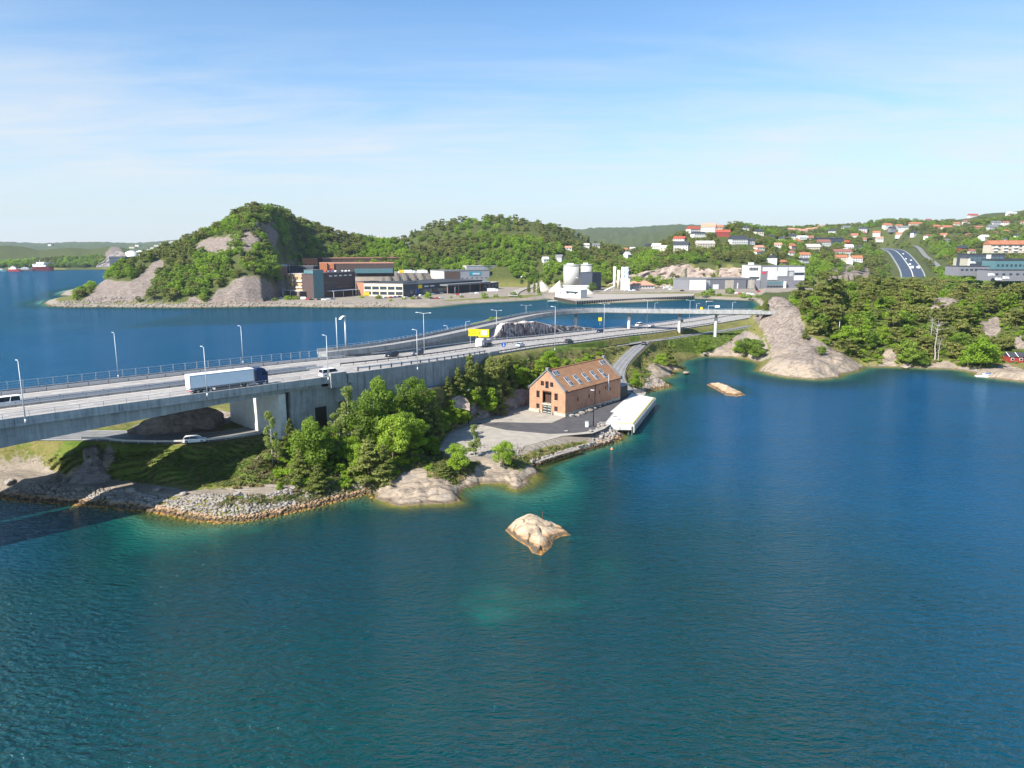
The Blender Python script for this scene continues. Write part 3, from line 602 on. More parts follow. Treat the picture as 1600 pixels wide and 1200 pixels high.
M_DARK = road_mat('new_dark_asphalt', (.055, .055, .06), (.105, .10, .10))
M_WALK = road_mat('dark_walkway', (.09, .095, .10), (.15, .15, .155))
def conc_mat(name, a, b_):
    t = NT(name); n = t.noise(t.pos(), .35, 5, .6); s1 = t.noise(t.pos((1.6, 1.6, .09)), 1.0, 5, .65); s2 = t.noise(t.pos((5, 5, .3)), 1.0, 4, .6)
    f = t.math('ADD', t.math('ADD', t.math('MULTIPLY', n, .35), t.math('MULTIPLY', s1, .45)), t.math('MULTIPLY', s2, .2))
    c = t.ramp(f, [(.36, a), (.47, tuple(.5*(x+y) for x, y in zip(a, b_))), (.6, b_)])
    g = t.n('NewGeometry'); sz = t.n('SeparateXYZ'); t.l(g.outputs['Position'], sz.inputs[0]); ln = t.math('FRACT', t.math('MULTIPLY', sz.outputs[2], .42)); ln = t.math('MULTIPLY', t.math('SUBTRACT', .03, ln), 40, clamp=True)
    c = t.mix(t.math('MULTIPLY', ln, .35), c, (.10, .10, .10)); t.set('Base Color', c); t.set('Roughness', .88); t.set('Specular IOR Level', .2); t.set('Normal', t.bump(t.math('SUBTRACT', s2, ln), .35, .05)); return t.m
M_CONC = conc_mat('weathered_concrete', (.15, .16, .16), (.36, .37, .36))
M_CONC2 = mat('pale_concrete', (.60, .58, .54), .8, .08, .8)
M_EDGE = conc_mat('edge_concrete', (.17, .18, .18), (.42, .42, .41))
M_GALV = mat('galvanised_steel', (.50, .52, .54), .45, .06, 3, metal=.3)
M_LINE = mat('white_road_paint', (.75, .74, .70), .7, .1, 3)
M_BLACK = mat('black_steel', (.02, .02, .022), .5, .1, 3)
M_DGREY = mat('dark_grey_metal', (.09, .09, .095), .6, .1, 3)
def sweep(c, secs, i0=0, i1=None, m=None, name='deck', parent=None, close=True):
    """draw a cross-section (list of (offset, dz), or a function of the index) along a centre line"""
    i1 = len(c) if i1 is None else i1; t, n = frames(c); rings = []
    for i in range(i0, i1):
        s = secs(i) if callable(secs) else secs
        rings.append(np.array([(c[i, 0]+n[i, 0]*o, c[i, 1]+n[i, 1]*o, c[i, 2]+z) for o, z in s]))
    b = MB(); b.loft(rings, cap=close, close=close); return b.build(name, m, parent)
def strip(c, o0, o1, dz, i0=0, i1=None, m=None, name='road', parent=None, nsub=6):
    i1 = len(c) if i1 is None else i1; t, n = frames(c); offs = np.linspace(o0, o1, nsub+1); V = []
    for i in range(i0, i1):
        for o in offs: V.append((c[i, 0]+n[i, 0]*o, c[i, 1]+n[i, 1]*o, c[i, 2]+dz))
    k = nsub+1; F = [(a*k+j, (a+1)*k+j, (a+1)*k+j+1, a*k+j+1) for a in range(i1-i0-1) for j in range(nsub)]
    if o1 > o0: F = [f[::-1] for f in F]
    me = newmesh(name, V, F, m); at = me.attributes.new('across', 'FLOAT', 'POINT')
    at.data.foreach_set('value', np.tile(offs, i1-i0).astype(np.float32)); return link(name, me, parent)
def near_i(c, p): return int(np.argmin(np.hypot(c[:, 0]-p[0], c[:, 1]-p[1])))
i_ab = near_i(HW, P(536, 600, 21)+np.array([-6, 7, 0])); i_ramp = near_i(HW, (-42, 186)); NH = len(HW)
NE = lambda i: 13.2 if i < i_ab else 13.2-1.6*min(1, (i-i_ab)/8)       # half width of the near carriageway
brd = thing('road_bridge', 'twin-deck grey concrete motorway bridge with deep tapering side beams over the rocky shore', 'bridge', (0, 0, 0))
def gd(i):
    s = (i_ab-i)*3.0; return 1.5+3.4*min(1.5, max(0, s-8)/62)**1.35
sweep(HW, lambda i: [(1.0, -.02), (NE(i)+.3, -.02), (NE(i)+.3, -.5), (1.0, -.5)], 0, i_ab+1, M_CONC, 'deck_slab', brd)
sweep(HW, lambda i: [(3.0, -.5), (NE(i)-.1, -.5), (NE(i)-.1, -.5-gd(i)), (3.2, -.5-gd(i))], 0, i_ab, M_CONC, 'girder', brd)
sweep(HW, lambda i: [(NE(i)+.3, .4), (NE(i)+.75, .4), (NE(i)+.75, -1.2), (NE(i)+.3, -1.2)], 0, i_ab+1, M_EDGE, 'edge_beam', brd)
sweep(HW, [(-1.0, -.02), (-18.3, -.02), (-18.3, -.5), (-1.0, -.5)], 0, i_ab+1, M_CONC, 'deck_slab', brd)
sweep(HW, lambda i: [(-2.6, -.5), (-16, -.5), (-16, -.5-gd(i)), (-2.6, -.5-gd(i))], 0, i_ab, M_CONC, 'girder', brd)
sweep(HW, [(-18.3, .35), (-18.7, .35), (-18.7, -.7), (-18.3, -.7)], 0, i_ab+1, M_EDGE, 'edge_beam', brd)
sweep(HW, [(.75, .45), (1.05, .45), (1.05, -.6), (.75, -.6)], 0, i_ab+1, M_EDGE, 'edge_beam', brd)
sweep(HW, [(-.75, .45), (-1.05, .45), (-1.05, -.6), (-.75, -.6)], 0, i_ab+1, M_EDGE, 'edge_beam', brd)
strip(HW, NE(0)+.28, 1.08, .004, 0, i_ab+1, M_HWY, 'carriageway', brd); strip(HW, -1.08, -13.2, .004, 0, i_ab+1, M_HWY, 'carriageway', brd)
sweep(HW, [(-13.2, .12), (-18.28, .12), (-18.28, .0), (-13.2, .0)], 0, i_ab+1, M_WALK, 'walkway', brd)
# beam joints as thin recessed lines on the outer face
jm = MB().box((0, 0, 0), (.10, .03, 1.5)).mesh('beam_joint', M_DGREY)
for i in range(3, i_ab-1, 5):
    t_, n_ = frames(HW); p = HW[i]+np.array([*(n_[i]*(NE(i)+.755)), 0]); o = link('beam_joint', jm, brd, (p[0], p[1], p[2]-.4)); o.rotation_euler = (0, 0, math.atan2(t_[i, 1], t_[i, 0]))
# abutment and pier
tH, nH = frames(HW)
pa = HW[i_ab]; angA = math.atan2(tH[i_ab, 1], tH[i_ab, 0])
def at_hw(s, off, z=0, base=i_ab):
    """s metres along, off metres across, from the abutment"""
    return np.array([HW[base, 0]+tH[base, 0]*s+nH[base, 0]*off, HW[base, 1]+tH[base, 1]*s+nH[base, 1]*off, z])
def hbox(s0, s1, o0, o1, z0, z1, m, name, parent, bev=None):
    c = at_hw((s0+s1)/2, (o0+o1)/2, (z0+z1)/2); b = MB(); b.box(c, (s1-s0, o1-o0, z1-z0), angA); return b.build(name, m, parent)
hbox(-11.5, 1.0, 2.6, 12.6, 8.0, 19.9, M_CONC, 'abutment_wall', brd)
hbox(-14.2, -12.6, -14, 12.2, 8.0, 19.6, M_CONC2, 'pier_wall', brd)
hbox(-5.6, -2.6, 12.6, 12.66, 9.5, 15.2, M_BLACK, 'door', brd)
hbox(-10.2, -7.4, 12.6, 12.64, 9.5, 13.6, M_EDGE, 'wall_patch', brd)
hbox(-2.0, 2.2, 12.9, 14.3, 19.6, 23.1, M_EDGE, 'end_block', brd)
hbox(2.8, 4.2, 12.9, 14.1, 20.2, 22.6, M_EDGE, 'end_block', brd)
hbox(-11, 1, -17.5, -2.4, 8.0, 20.1, M_CONC, 'abutment_wall', brd)
# the embankment motorway
hb = sweep(HW, lambda i: [(-13.6 if i > i_ramp+3 else -18.2, -.03), (NE(i)+.6, -.03), (NE(i)+.6, -6 if i < i_wall+2 else -1.6), (-13.6 if i > i_ramp+3 else -18.2, -9)], i_ab, NH, M_CONC, 'motorway_base'); tag(hb, kind='structure')
tag(strip(HW, 12.0, -13.3, .002, i_ab, NH, M_HWY, 'motorway', None, 12), kind='structure')
tag(sweep(HW, [(-13.2, .12), (-18.1, .12), (-18.1, -.02), (-13.2, -.02)], i_ab, i_ramp+6, M_WALK, 'walkway'), kind='structure')
rw = thing('retaining_wall', 'long grey concrete retaining wall under the motorway edge behind the near trees', 'wall', at_hw(4, 13, 10))
k = 0
while True:
    a = i_ab+1+int(k*1.5*1); a = i_ab+1+k
    if a+1 >= i_wall+3: break
    q0, q1 = HW[a], HW[a+1]; off = NE(a)+.62
    p0 = q0[:2]+nH[a]*off; p1 = q1[:2]+nH[a+1]*off; c = (p0+p1)/2; L = np.linalg.norm(p1-p0); an = math.atan2(p1[1]-p0[1], p1[0]-p0[0])
    zt = q0[2]+.55; b = MB(); b.box((c[0]-rw.location.x, c[1]-rw.location.y, (zt+9)/2-rw.location.z+(0.012 if k % 2 else 0)), (L-.06, .5+(k % 2)*.04, zt-9), an); b.build('wall_panel', M_CONC, rw); k += 1
# painted lines
b = MB()
def dashes(c, off, i0, i1, on=1, period=4, w=.2, dz=.012):
    t, n = frames(c)
    for i in range(i0, i1-on, period):
        V = [];
        for j in (i, i+on):
            for o in (off-w/2, off+w/2): V.append((c[j, 0]+n[j, 0]*o, c[j, 1]+n[j, 1]*o, c[j, 2]+dz))
        b.add(V, [(0, 2, 3, 1)])
for off in (5.2, 9.0, -5.0, -9.0): dashes(HW, off, 0, NH-1)
for off in (2.0, 12.0, -2.0, -12.6): dashes(HW, off, 0, NH-1, 1, 1, .22)
lm = b.build('lane_markings', M_LINE); tag(lm, kind='structure')
tag(strip(SERV, 3.0, -3.0, .0, 0, None, M_ASPH, 'service_road'), kind='structure')
tag(strip(DOWN, 3.0, -3.0, .012, 0, None, M_ASPH, 'quay_road'), kind='structure')
tag(strip(UNDER, 4.6, -4.6, .0, 0, None, M_ASPH, 'underpass_road'), kind='structure')
b = MB(); dashes(UNDER, 4.2, 0, len(UNDER)-1, 1, 1, .15); dashes(UNDER, -4.2, 0, len(UNDER)-1, 1, 1, .15); dashes(SERV, 2.7, 24, len(SERV)-1, 1, 1, .14, .02)
tag(b.build('edge_lines', M_LINE), kind='structure')
# flyover
fl = thing('flyover_bridge', 'slim curved concrete flyover on round columns crossing above the motorway', 'bridge', (0, 0, 0))
sweep(FLY, [(-3.9, 0), (3.9, 0), (3.9, -.55), (2.2, -1.15), (-2.2, -1.15), (-3.9, -.55)], 2, None, M_CONC, 'deck', fl)
strip(FLY, 3.4, -3.4, .006, 2, None, M_HWY, 'road_surface', fl)
sweep(FLY, [(3.9, .95), (4.15, .95), (4.15, -.6), (3.9, -.6)], 2, None, M_EDGE, 'parapet', fl)
sweep(FLY, [(-3.9, .95), (-4.15, .95), (-4.15, -.6), (-3.9, -.6)], 2, None, M_EDGE, 'parapet', fl)
for u, v, z in ((899, 514, 8), (984, 515, 10.3), (1062, 514, 10), (1117, 507, 12)):
    q = PY(u, 490, 372); x = q[0]; j = near_i(FLY, (x, 372)); zb = G(x, FLY[j, 1])-1
    b = MB(); b.cyl((x, FLY[j, 1], zb), (x, FLY[j, 1], FLY[j, 2]-1.1), .62, .62, 14); b.build('column', M_CONC, fl, True)
    b = MB(); b.box((x, FLY[j, 1], FLY[j, 2]-1.4), (1.6, 3.4, .55)); b.build('column_head', M_CONC, fl)
    b = MB(); b.cyl((x, FLY[j, 1], zb+.1), (x, FLY[j, 1], max(zb+5.2, 17)), .80, .80, 14); b.build('column_jacket', M_CONC2, fl)
for s, xx in ((0, 140),):
    j = near_i(FLY, (xx, 340)); p = FLY[j]; t_, n_ = frames(FLY)
    b = MB(); b.box((p[0], p[1], p[2]/2-.6), (5, 7.6, p[2]-1), math.atan2(t_[j, 1], t_[j, 0])); b.build('abutment', M_CONC, fl)
# solid ramp under the western end
t_, n_ = frames(FLY); j1 = near_i(FLY, (-6, 300))
sweep(FLY, lambda i: [(-3.6, -.6), (3.6, -.6), (4.2, -8), (-4.2, -8)], 2, j1, M_CONC, 'ramp_body', fl)
# ---------------------------------------------------------------- rails: every post is a part
PM = {}
def rail_line(name, label, cat, c, off, i0, i1, every, ph, pw, rails, base=0, matp=None, matr=None, group=None):
    t, n = frames(c); o0 = c[(i0+i1)//2]; root = thing(name, label, cat, (o0[0], o0[1], o0[2]), 0, group)
    matp = matp or M_GALV; matr = matr or M_GALV
    key = (ph, pw, matp.name)
    if key not in PM:
        b = MB(); b.box((0, 0, ph/2), (pw, pw, ph)); PM[key] = b.mesh('post', matp)
    # resample so that posts stand "every" metres apart
    q = np.array([(c[i, 0]+n[i, 0]*off, c[i, 1]+n[i, 1]*off, c[i, 2]+base) for i in range(i0, i1)])
    s = np.concatenate([[0], np.cumsum(np.linalg.norm(np.diff(q, axis=0), axis=1))])
    for d in np.arange(0, s[-1], every):
        p = [np.interp(d, s, q[:, a]) for a in range(3)]; o = link('post', PM[key], root, (p[0]-o0[0], p[1]-o0[1], p[2]-o0[2]))
        o.rotation_euler = (0, 0, math.atan2(t[min(i0+int(d/3), len(t)-1), 1], t[min(i0+int(d/3), len(t)-1), 0]))
    for h, th, hh in rails:
        rings = [np.array([(q[i, 0]+n[i0+i, 0]*sx, q[i, 1]+n[i0+i, 1]*sx, q[i, 2]+h+sz) for sx, sz in ((-th/2, -hh/2), (th/2, -hh/2), (th/2, hh/2), (-th/2, hh/2))])-o0 for i in range(len(q))]
        b = MB(); b.loft(rings); b.build('rail', matr, root)
    return root
rail_line('bridge_railing', 'tall galvanised railing with upright posts along the far walkway of the bridge', 'railing', HW, -18.45, 6, i_ramp+4, 2.8, 1.75, .16, ((1.7, .07, .08), (1.1, .05, .05), (.6, .05, .05)), .3)
rail_line('bridge_railing', 'low steel rail on top of the near concrete edge beam of the bridge', 'railing', HW, 13.7, 6, i_ab-2, 4.0, .95, .08, ((.9, .05, .05), (.45, .04, .04)), .4)
rail_line('guard_rail', 'guard rail between carriageway and dark walkway on the far side of the bridge', 'guard rail', HW, -13.3, 6, i_ramp+4, 4.0, .8, .12, ((.66, .10, .3),), .0, M_DGREY)
rail_line('guard_rail', 'guard rail along the near edge of the central gap between the bridge decks', 'guard rail', HW, 1.5, 6, i_ab+2, 4.0, 1.0, .1, ((.9, .08, .12), (.6, .12, .3)), .0, M_DGREY)
rail_line('guard_rail', 'guard rail along the far edge of the central gap between the bridge decks', 'guard rail', HW, -1.5, 6, i_ab+2, 4.0, 1.0, .1, ((.9, .08, .12), (.6, .12, .3)), .0, M_DGREY)
rail_line('guard_rail', 'guard rail in the motorway median between the bridge and the flyover', 'guard rail', HW, -.6, i_ab+3, NH-2, 4.0, .8, .12, ((.6, .12, .32),), .0, M_DGREY, M_DGREY)
rail_line('guard_rail', 'guard rail with bold dark posts on top of the concrete retaining wall', 'guard rail', HW, 12.0, i_ab+2, i_wall, 3.4, 1.0, .28, ((.78, .12, .34),), .5, M_DGREY)
rail_line('guard_rail', 'guard rail on the grass verge of the motorway above the brick warehouse', 'guard rail', HW, 12.2, i_wall, near_i(HW, (115, 430)), 4.0, .8, .12, ((.6, .12, .32),), .0, M_DGREY, M_DGREY)
rail_line('guard_rail', 'guard rail on the far edge of the motorway beside the drilled rock cutting', 'guard rail', HW, -13.2, i_ramp+7, NH-2, 4.0, .8, .12, ((.6, .12, .32),), .0, M_DGREY)
jd = near_i(DOWN, P(976, 563, 7.4))
rail_line('guard_rail', 'black guard rail on the outer side of the narrow road down to the quay', 'guard rail', DOWN, -3.2 if frames(DOWN)[1][3][0] < 0 else 3.2, 3, len(DOWN)-2, 3.2, .8, .12, ((.62, .12, .34),), .0, M_DGREY, M_BLACK)
js = near_i(SERV, P(1030, 531, 8.6))
rail_line('guard_rail', 'guard rail on the cove side of the service road above the green bank', 'guard rail', SERV, 3.3, js, len(SERV)-2, 3.2, .8, .12, ((.62, .12, .34),), .0, M_DGREY)
rail_line('guard_rail', 'guard rail curving along the lane between the warehouse slope and the motorway', 'guard rail', SERV, 3.3, near_i(SERV, P(735, 583, 14)), near_i(SERV, P(975, 537, 9.8)), 3.2, .8, .12, ((.62, .12, .34),), .0, M_DGREY, M_BLACK)
rail_line('guard_rail', 'long pale guard rail beside the shaded road under the bridge', 'guard rail', UNDER, 4.9, near_i(UNDER, P(140, 690, 8.8)), near_i(UNDER, P(470, 665, 9.3)), 3.8, .85, .12, ((.66, .14, .36),), .0, M_GALV, M_CONC2)
rail_line('flyover_railing', 'thin white railing on the near parapet of the flyover', 'railing', FLY, 4.0, 3, len(FLY)-1, 3.0, .5, .07, ((.48, .06, .06),), .95)
rail_line('flyover_railing', 'thin white railing on the far parapet of the flyover', 'railing', FLY, -4.0, 3, len(FLY)-1, 3.0, .5, .07, ((.48, .06, .06),), .95)
# ---------------------------------------------------------------- near objects
def on_hw(u, v, dz=0):
    z = 18.0
    for _ in range(8):
        p = P(u, v, z); j = near_i(HW, p); z = HW[j, 2]+dz
    t, n = frames(HW); return P(u, v, z), math.atan2(t[j, 1], t[j, 0])
M_GLASS = mat('dark_glass', (.018, .024, .03), .12, .1, 3, spec=.6)
M_GLASS2 = mat('sky_glass', (.10, .15, .18), .15, .2, 3, spec=.7)
M_TYRE = mat('tyre_rubber', (.02, .02, .02), .9, .1, 3)
M_RIM = mat('wheel_rim', (.45, .45, .46), .4, .1, 3, metal=.5)
M_WHITE = mat('white_paint', (.80, .80, .79), .45, .03, 2, spec=.4)
M_RED = mat('red_lamp_plastic', (.45, .02, .015), .4, .05, 3)
M_LAMP = mat('headlamp_plastic', (.75, .75, .72), .25, .05, 3)
def paint(name, col): return mat(name, col, .32, .04, 2, spec=.6)
wheel_me = {}
def wheels(root, xs, hw, r, w=.24, rim=True):
    key = (r, w)
    if key not in wheel_me:
        b = MB(); b.cyl((0, -w/2, 0), (0, w/2, 0), r, r, 16); c = MB(); c.cyl((0, -w/2-.012, 0), (0, w/2+.012, 0), r*.58, r*.58, 12)
        wheel_me[key] = (b.mesh('tyre', M_TYRE), c.mesh('rim', M_RIM))
    for x in xs:
        for sy in (-1, 1):
            o = link('wheel', wheel_me[key][0], root, (x, sy*(hw-w/2), r)); link('rim', wheel_me[key][1], o)
def car(label, col, loc, rz, L=4.5, Wd=1.82, H=1.48, style='hatch', cat='car', group=None, cname=None):
    root = thing('car' if cat == 'car' else 'van', label, cat, loc, rz, group); h = L/2
    m = paint(cname or 'car_paint_%02d%02d%02d' % tuple(int(c*99) for c in col), col)
    if style == 'hatch': prof = [(-h, .45, .62), (-h+.12, .28, .98), (-h+.55, .24, 1.0), (-h+.9, .22, 1.0), (h-2.0, .22, .98), (h-1.35, .22, .95), (h-.5, .24, .82), (h-.05, .34, .66)]; cab = [(-h+.16, -h+.62), (h-1.25, h-2.15)]
    elif style == 'estate': prof = [(-h, .45, .66), (-h+.08, .28, .98), (-h+.5, .24, 1.0), (0, .22, 1.0), (h-1.5, .22, .98), (h-1.2, .22, .95), (h-.45, .24, .82), (h-.05, .34, .66)]; cab = [(-h+.10, -h+.45), (h-1.2, h-2.1)]
    elif style == 'sedan': prof = [(-h, .45, .7), (-h+.08, .3, .95), (-h+.8, .24, .98), (0, .22, .98), (h-1.5, .22, .95), (h-1.2, .22, .93), (h-.45, .24, .8), (h-.05, .34, .62)]; cab = [(-h+.75, -h+1.35), (h-1.3, h-2.15)]
    else: prof = [(-h, .4, .95), (-h+.06, .3, 1.12), (-h+.5, .26, 1.15), (0, .26, 1.15), (h-1.3, .26, 1.15), (h-.85, .26, 1.1), (h-.35, .28, .95), (h-.03, .36, .72)]; cab = [(-h+.06, -h+.16), (h-.85, h-1.6)]
    rings = []
    for x, z0, z1 in prof:
        w0 = Wd/2*(1 if abs(x) < h-.3 else .93)
        rings.append(np.array([(x, -w0*.96, z0), (x, w0*.96, z0), (x, w0, (z0+z1)/2), (x, w0*.95, z1), (x, -w0*.95, z1), (x, -w0, (z0+z1)/2)]))
    MB().loft(rings).build('body', m, root, False)
    zb = 1.0 if style in ('hatch', 'estate') else (.97 if style == 'sedan' else 1.13); (rb, rt), (fb, ft) = cab; wb, wt_ = Wd/2*.94, Wd/2*(.74 if style != 'van' else .88)
    b = MB(); b.add([(rb, -wb, zb-.02), (fb, -wb, zb-.02), (fb, wb, zb-.02), (rb, wb, zb-.02), (rt, -wt_, H-.04), (ft, -wt_, H-.04), (ft, wt_, H-.04), (rt, wt_, H-.04)], [(0, 1, 5, 4), (1, 2, 6, 5), (2, 3, 7, 6), (3, 0, 4, 7)])
    b.build('windows', M_GLASS, root)
    b = MB(); b.loft([np.array([(x, -w, z), (x, w, z), (x, w*.93, z+.05), (x, -w*.93, z+.05)]) for x, w, z in ((rt-.06, wt_*1.0, H-.06), (rt+.2, wt_*1.02, H-.045), ((rt+ft)/2, wt_*1.03, H-.04), (ft-.2, wt_*1.02, H-.045), (ft+.06, wt_, H-.07))]); b.build('roof', m, root)
    for xm in ((rb+rt)/2+.02, (rt*.5+ft*.5), (fb+ft)/2+.02):
        lo = xm
    pm = MB()
    for f in (0.0, .42, 1.0):
        xb = rb+(fb-rb)*f; xt = rt+(ft-rt)*f
        for sy in (-1, 1): pm.cyl((xb, sy*(wb+.005), zb-.02), (xt, sy*(wt_+.005), H-.05), .045, .045, 4)
    pm.build('window_pillars', m, root)
    wheels(root, (-h+.78, h-.86), Wd/2+.01, .33 if style != 'van' else .34)
    for sy in (-1, 1):
        MB().box((h-.12, sy*Wd*.36, .68 if style != 'van' else .82), (.16, .34, .14)).build('headlight', M_LAMP, root)
        MB().box((-h+.04, sy*Wd*.41, .84 if style != 'van' else 1.1), (.1, .2, .2)).build('tail_light', M_RED, root)
    return root
# traffic: u, v of the wheels' contact, direction (1 = to the right), look
traffic = [
 (516, 588, 1, (.80, .80, .80), 'van', 5.1, 1.98, 'white passenger van with dark windows beside the concrete abutment block', 'van'),
 (8, 636, -1, (.80, .80, .80), 'van', 5.2, 2.1, 'white van cut by the left picture edge on the far carriageway', 'van'),
 (612, 557.5, -1, (.012, .014, .02), 'hatch', 4.6, 1.6, 'black car on the far carriageway, leftmost of the two dark cars near the tall lamp', 'car'),
 (653, 554.5, -1, (.05, .055, .075), 'hatch', 4.3, 1.5, 'dark blue grey hatchback on the far carriageway behind the other dark car', 'car'),
 (813, 541.5, 1, (.50, .55, .60), 'sedan', 4.5, 1.45, 'silver blue saloon right of the round blue sign on the motorway', 'car'),
 (889, 535.5, 1, (.045, .045, .05), 'hatch', 4.6, 1.6, 'dark grey car with tall rear on the near carriageway above the warehouse', 'car'),
 (937, 519.5, -1, (.015, .03, .09), 'hatch', 4.4, 1.5, 'navy blue car on the far carriageway under the yellow square sign', 'car'),
 (998, 509.5, -1, (.78, .78, .78), 'van', 5.0, 1.95, 'white delivery van just beyond the flyover column', 'van'),
 (1018, 510.5, 1, (.70, .72, .74), 'sedan', 4.6, 1.45, 'white saloon car in the flyover shadow beside the delivery van', 'car'),
 (1063, 503, -1, (.02, .03, .06), 'hatch', 4.5, 1.5, 'dark car partly hidden by a flyover column', 'car'),
 (1146, 492.5, -1, (.72, .73, .74), 'sedan', 4.6, 1.45, 'pale car at the far right end of the motorway below the flyover', 'car'),
]
for u, v, d, col, st, L, H, lab, cat in traffic:
    p, a = on_hw(u, v, .01); car(lab, col, p, a+(0 if d > 0 else math.pi), L, 1.85 if st != 'van' else 1.95, H, st, cat)
def on_line(c, u, v, z0):
    z = z0
    for _ in range(8):
        p = P(u, v, z); j = near_i(c, p); z = c[j, 2]
    t, n = frames(c); return P(u, v, z), math.atan2(t[j, 1], t[j, 0])
p, a = on_line(UNDER, 305, 691, 9); car('white estate car with roof rails on the shaded road under the bridge', (.80, .80, .80), (p[0], p[1], p[2]+.01), a, 4.9, 1.85, 1.5, 'estate')
p, a = on_line(DOWN, 1006, 538.5, 11.2); car('dark green grey car turning into the narrow quay road at the junction', (.03, .045, .05), (p[0], p[1], p[2]+.03), a+math.pi, 4.3, 1.8, 1.48, 'hatch')
M_SGREY_ = mat('trailer_rail_grey', (.45, .46, .47), .5, .05, 2)
# articulated lorry
M_NAVY = paint('navy_cab_paint', (.010, .028, .10)); M_TRL = mat('white_trailer_panel', (.82, .83, .84), .5, .02, .5)
p, a = on_hw(360, 607.5, .01)
lo = thing('articulated_lorry', 'navy blue lorry cab pulling a long plain white box trailer across the bridge', 'lorry', p, a)
MB().box((-1.9, 0, 2.62), (13.6, 2.55, 2.72)).build('trailer_body', M_TRL, lo)
MB().box((-1.9, 0, 4.0), (13.64, 2.59, .06)).build('trailer_roof', M_TRL, lo)
for sy in (-1.29, 1.29):
    MB().box((-1.9, sy, 1.32), (13.6, .04, .14)).build('side_rail', M_SGREY_, lo); MB().box((-1.9, sy, 3.9), (13.6, .04, .12)).build('side_rail', M_SGREY_, lo)
    for x in (-8.6, 4.8): MB().box((x, sy, 2.6), (.12, .04, 2.6)).build('corner_post', M_SGREY_, lo)
for sy in (-.64, .64): MB().box((-8.725, sy, 2.6), (.05, 1.2, 2.6)).build('rear_door', M_WHITE, lo)
for sy in (-.3, .3): MB().cyl((-8.77, sy, 1.35), (-8.77, sy, 3.9), .025, .025, 6).build('door_bar', M_GALV, lo)
MB().box((-1.9, 0, 1.12), (13.4, 1.1, .28)).build('chassis', M_BLACK, lo)
for sy in (-1.2, 1.2): MB().box((-.9, sy, .82), (5.4, .05, .66)).build('side_skirt', M_DGREY, lo)
MB().box((-8.5, 0, .62), (.15, 2.4, .2)).build('rear_bumper', M_RED, lo)
MB().box((-8.3, 0, .9), (.7, 2.45, .12)).build('underrun_tray', M_WHITE, lo)
wheels(lo, (-7.2, -5.9, -4.6), 1.27, .50, .36); wheels(lo, (3.3, 7.0), 1.25, .50, .36)
c = MB(); c.loft([np.array([(x, -w, z0), (x, w, z0), (x, w, z1), (x, -w, z1)]) for x, w, z0, z1 in ((5.55, 1.22, .95, 3.75), (5.7, 1.24, .55, 3.85), (7.4, 1.24, .42, 3.72), (7.85, 1.2, .42, 2.9), (8.05, 1.12, .42, 1.9))]); c.build('cab', M_NAVY, lo)
MB().add([(7.47, -1.1, 3.55), (7.47, 1.1, 3.55), (7.93, 1.12, 2.35), (7.93, -1.12, 2.35)], [(0, 3, 2, 1)]).build('windscreen', M_GLASS, lo)
for sy in (-1, 1):
    MB().box((7.15, sy*1.25, 2.75), (.85, .03, .75)).build('side_window', M_GLASS, lo); MB().box((7.85, sy*1.42, 2.75), (.12, .22, .75)).build('mirror', M_BLACK, lo)
    MB().box((7.98, sy*.85, .85), (.15, .4, .25)).build('headlight', M_LAMP, lo); MB().cyl((4.1, sy*.98, .72), (5.3, sy*.98, .72), .33, .33, 14).build('fuel_tank', M_RIM, lo)
MB().loft([np.array([(x, -w, 3.7), (x, w, 3.7), (x, w*.9, z), (x, -w*.9, z)]) for x, w, z in ((5.6, 1.15, 4.1), (6.6, 1.1, 4.05), (7.4, .95, 3.78))]).build('wind_deflector', M_NAVY, lo)
# tipper truck
M_BED = mat('grey_tipper_bed', (.34, .34, .35), .6, .12, 2)
p, a = on_hw(756, 541.5, .01)
tk = thing('tipper_truck', 'white tipper truck with a grey open bed below the yellow motorway sign boards', 'truck', p, a+math.pi)
c = MB(); c.loft([np.array([(x, -w, z0), (x, w, z0), (x, w, z1), (x, -w, z1)]) for x, w, z0, z1 in ((1.9, 1.2, .7, 3.0), (2.1, 1.24, .5, 3.15), (3.6, 1.24, .42, 3.05), (4.0, 1.2, .42, 2.3), (4.15, 1.15, .42, 1.6))]); c.build('cab', M_WHITE, tk)
MB().add([(3.66, -1.1, 2.95), (3.66, 1.1, 2.95), (4.06, 1.12, 2.05), (4.06, -1.12, 2.05)], [(0, 3, 2, 1)]).build('windscreen', M_GLASS, tk)
for sy in (-1, 1):
    MB().box((3.2, sy*1.25, 2.35), (.8, .03, .65)).build('side_window', M_GLASS, tk); MB().box((-1.4, sy*1.2, 1.85), (6.0, .08, 1.0)).build('bed_side', M_BED, tk)
    MB().box((3.95, sy*.85, .85), (.2, .4, .25)).build('headlight', M_LAMP, tk)
MB().box((-1.4, 0, 1.3), (6.0, 2.4, .12)).build('bed_floor', M_BED, tk); MB().box((1.65, 0, 2.1), (.1, 2.4, 1.6)).build('bed_front', M_BLACK, tk); MB().box((-4.4, 0, 1.85), (.08, 2.4, 1.0)).build('tailgate', M_BED, tk)
MB().box((-1.2, 0, .95), (7.0, .9, .3)).build('chassis', M_BLACK, tk); wheels(tk, (-3.6, -2.3, -1.0, 3.0), 1.25, .5, .34)
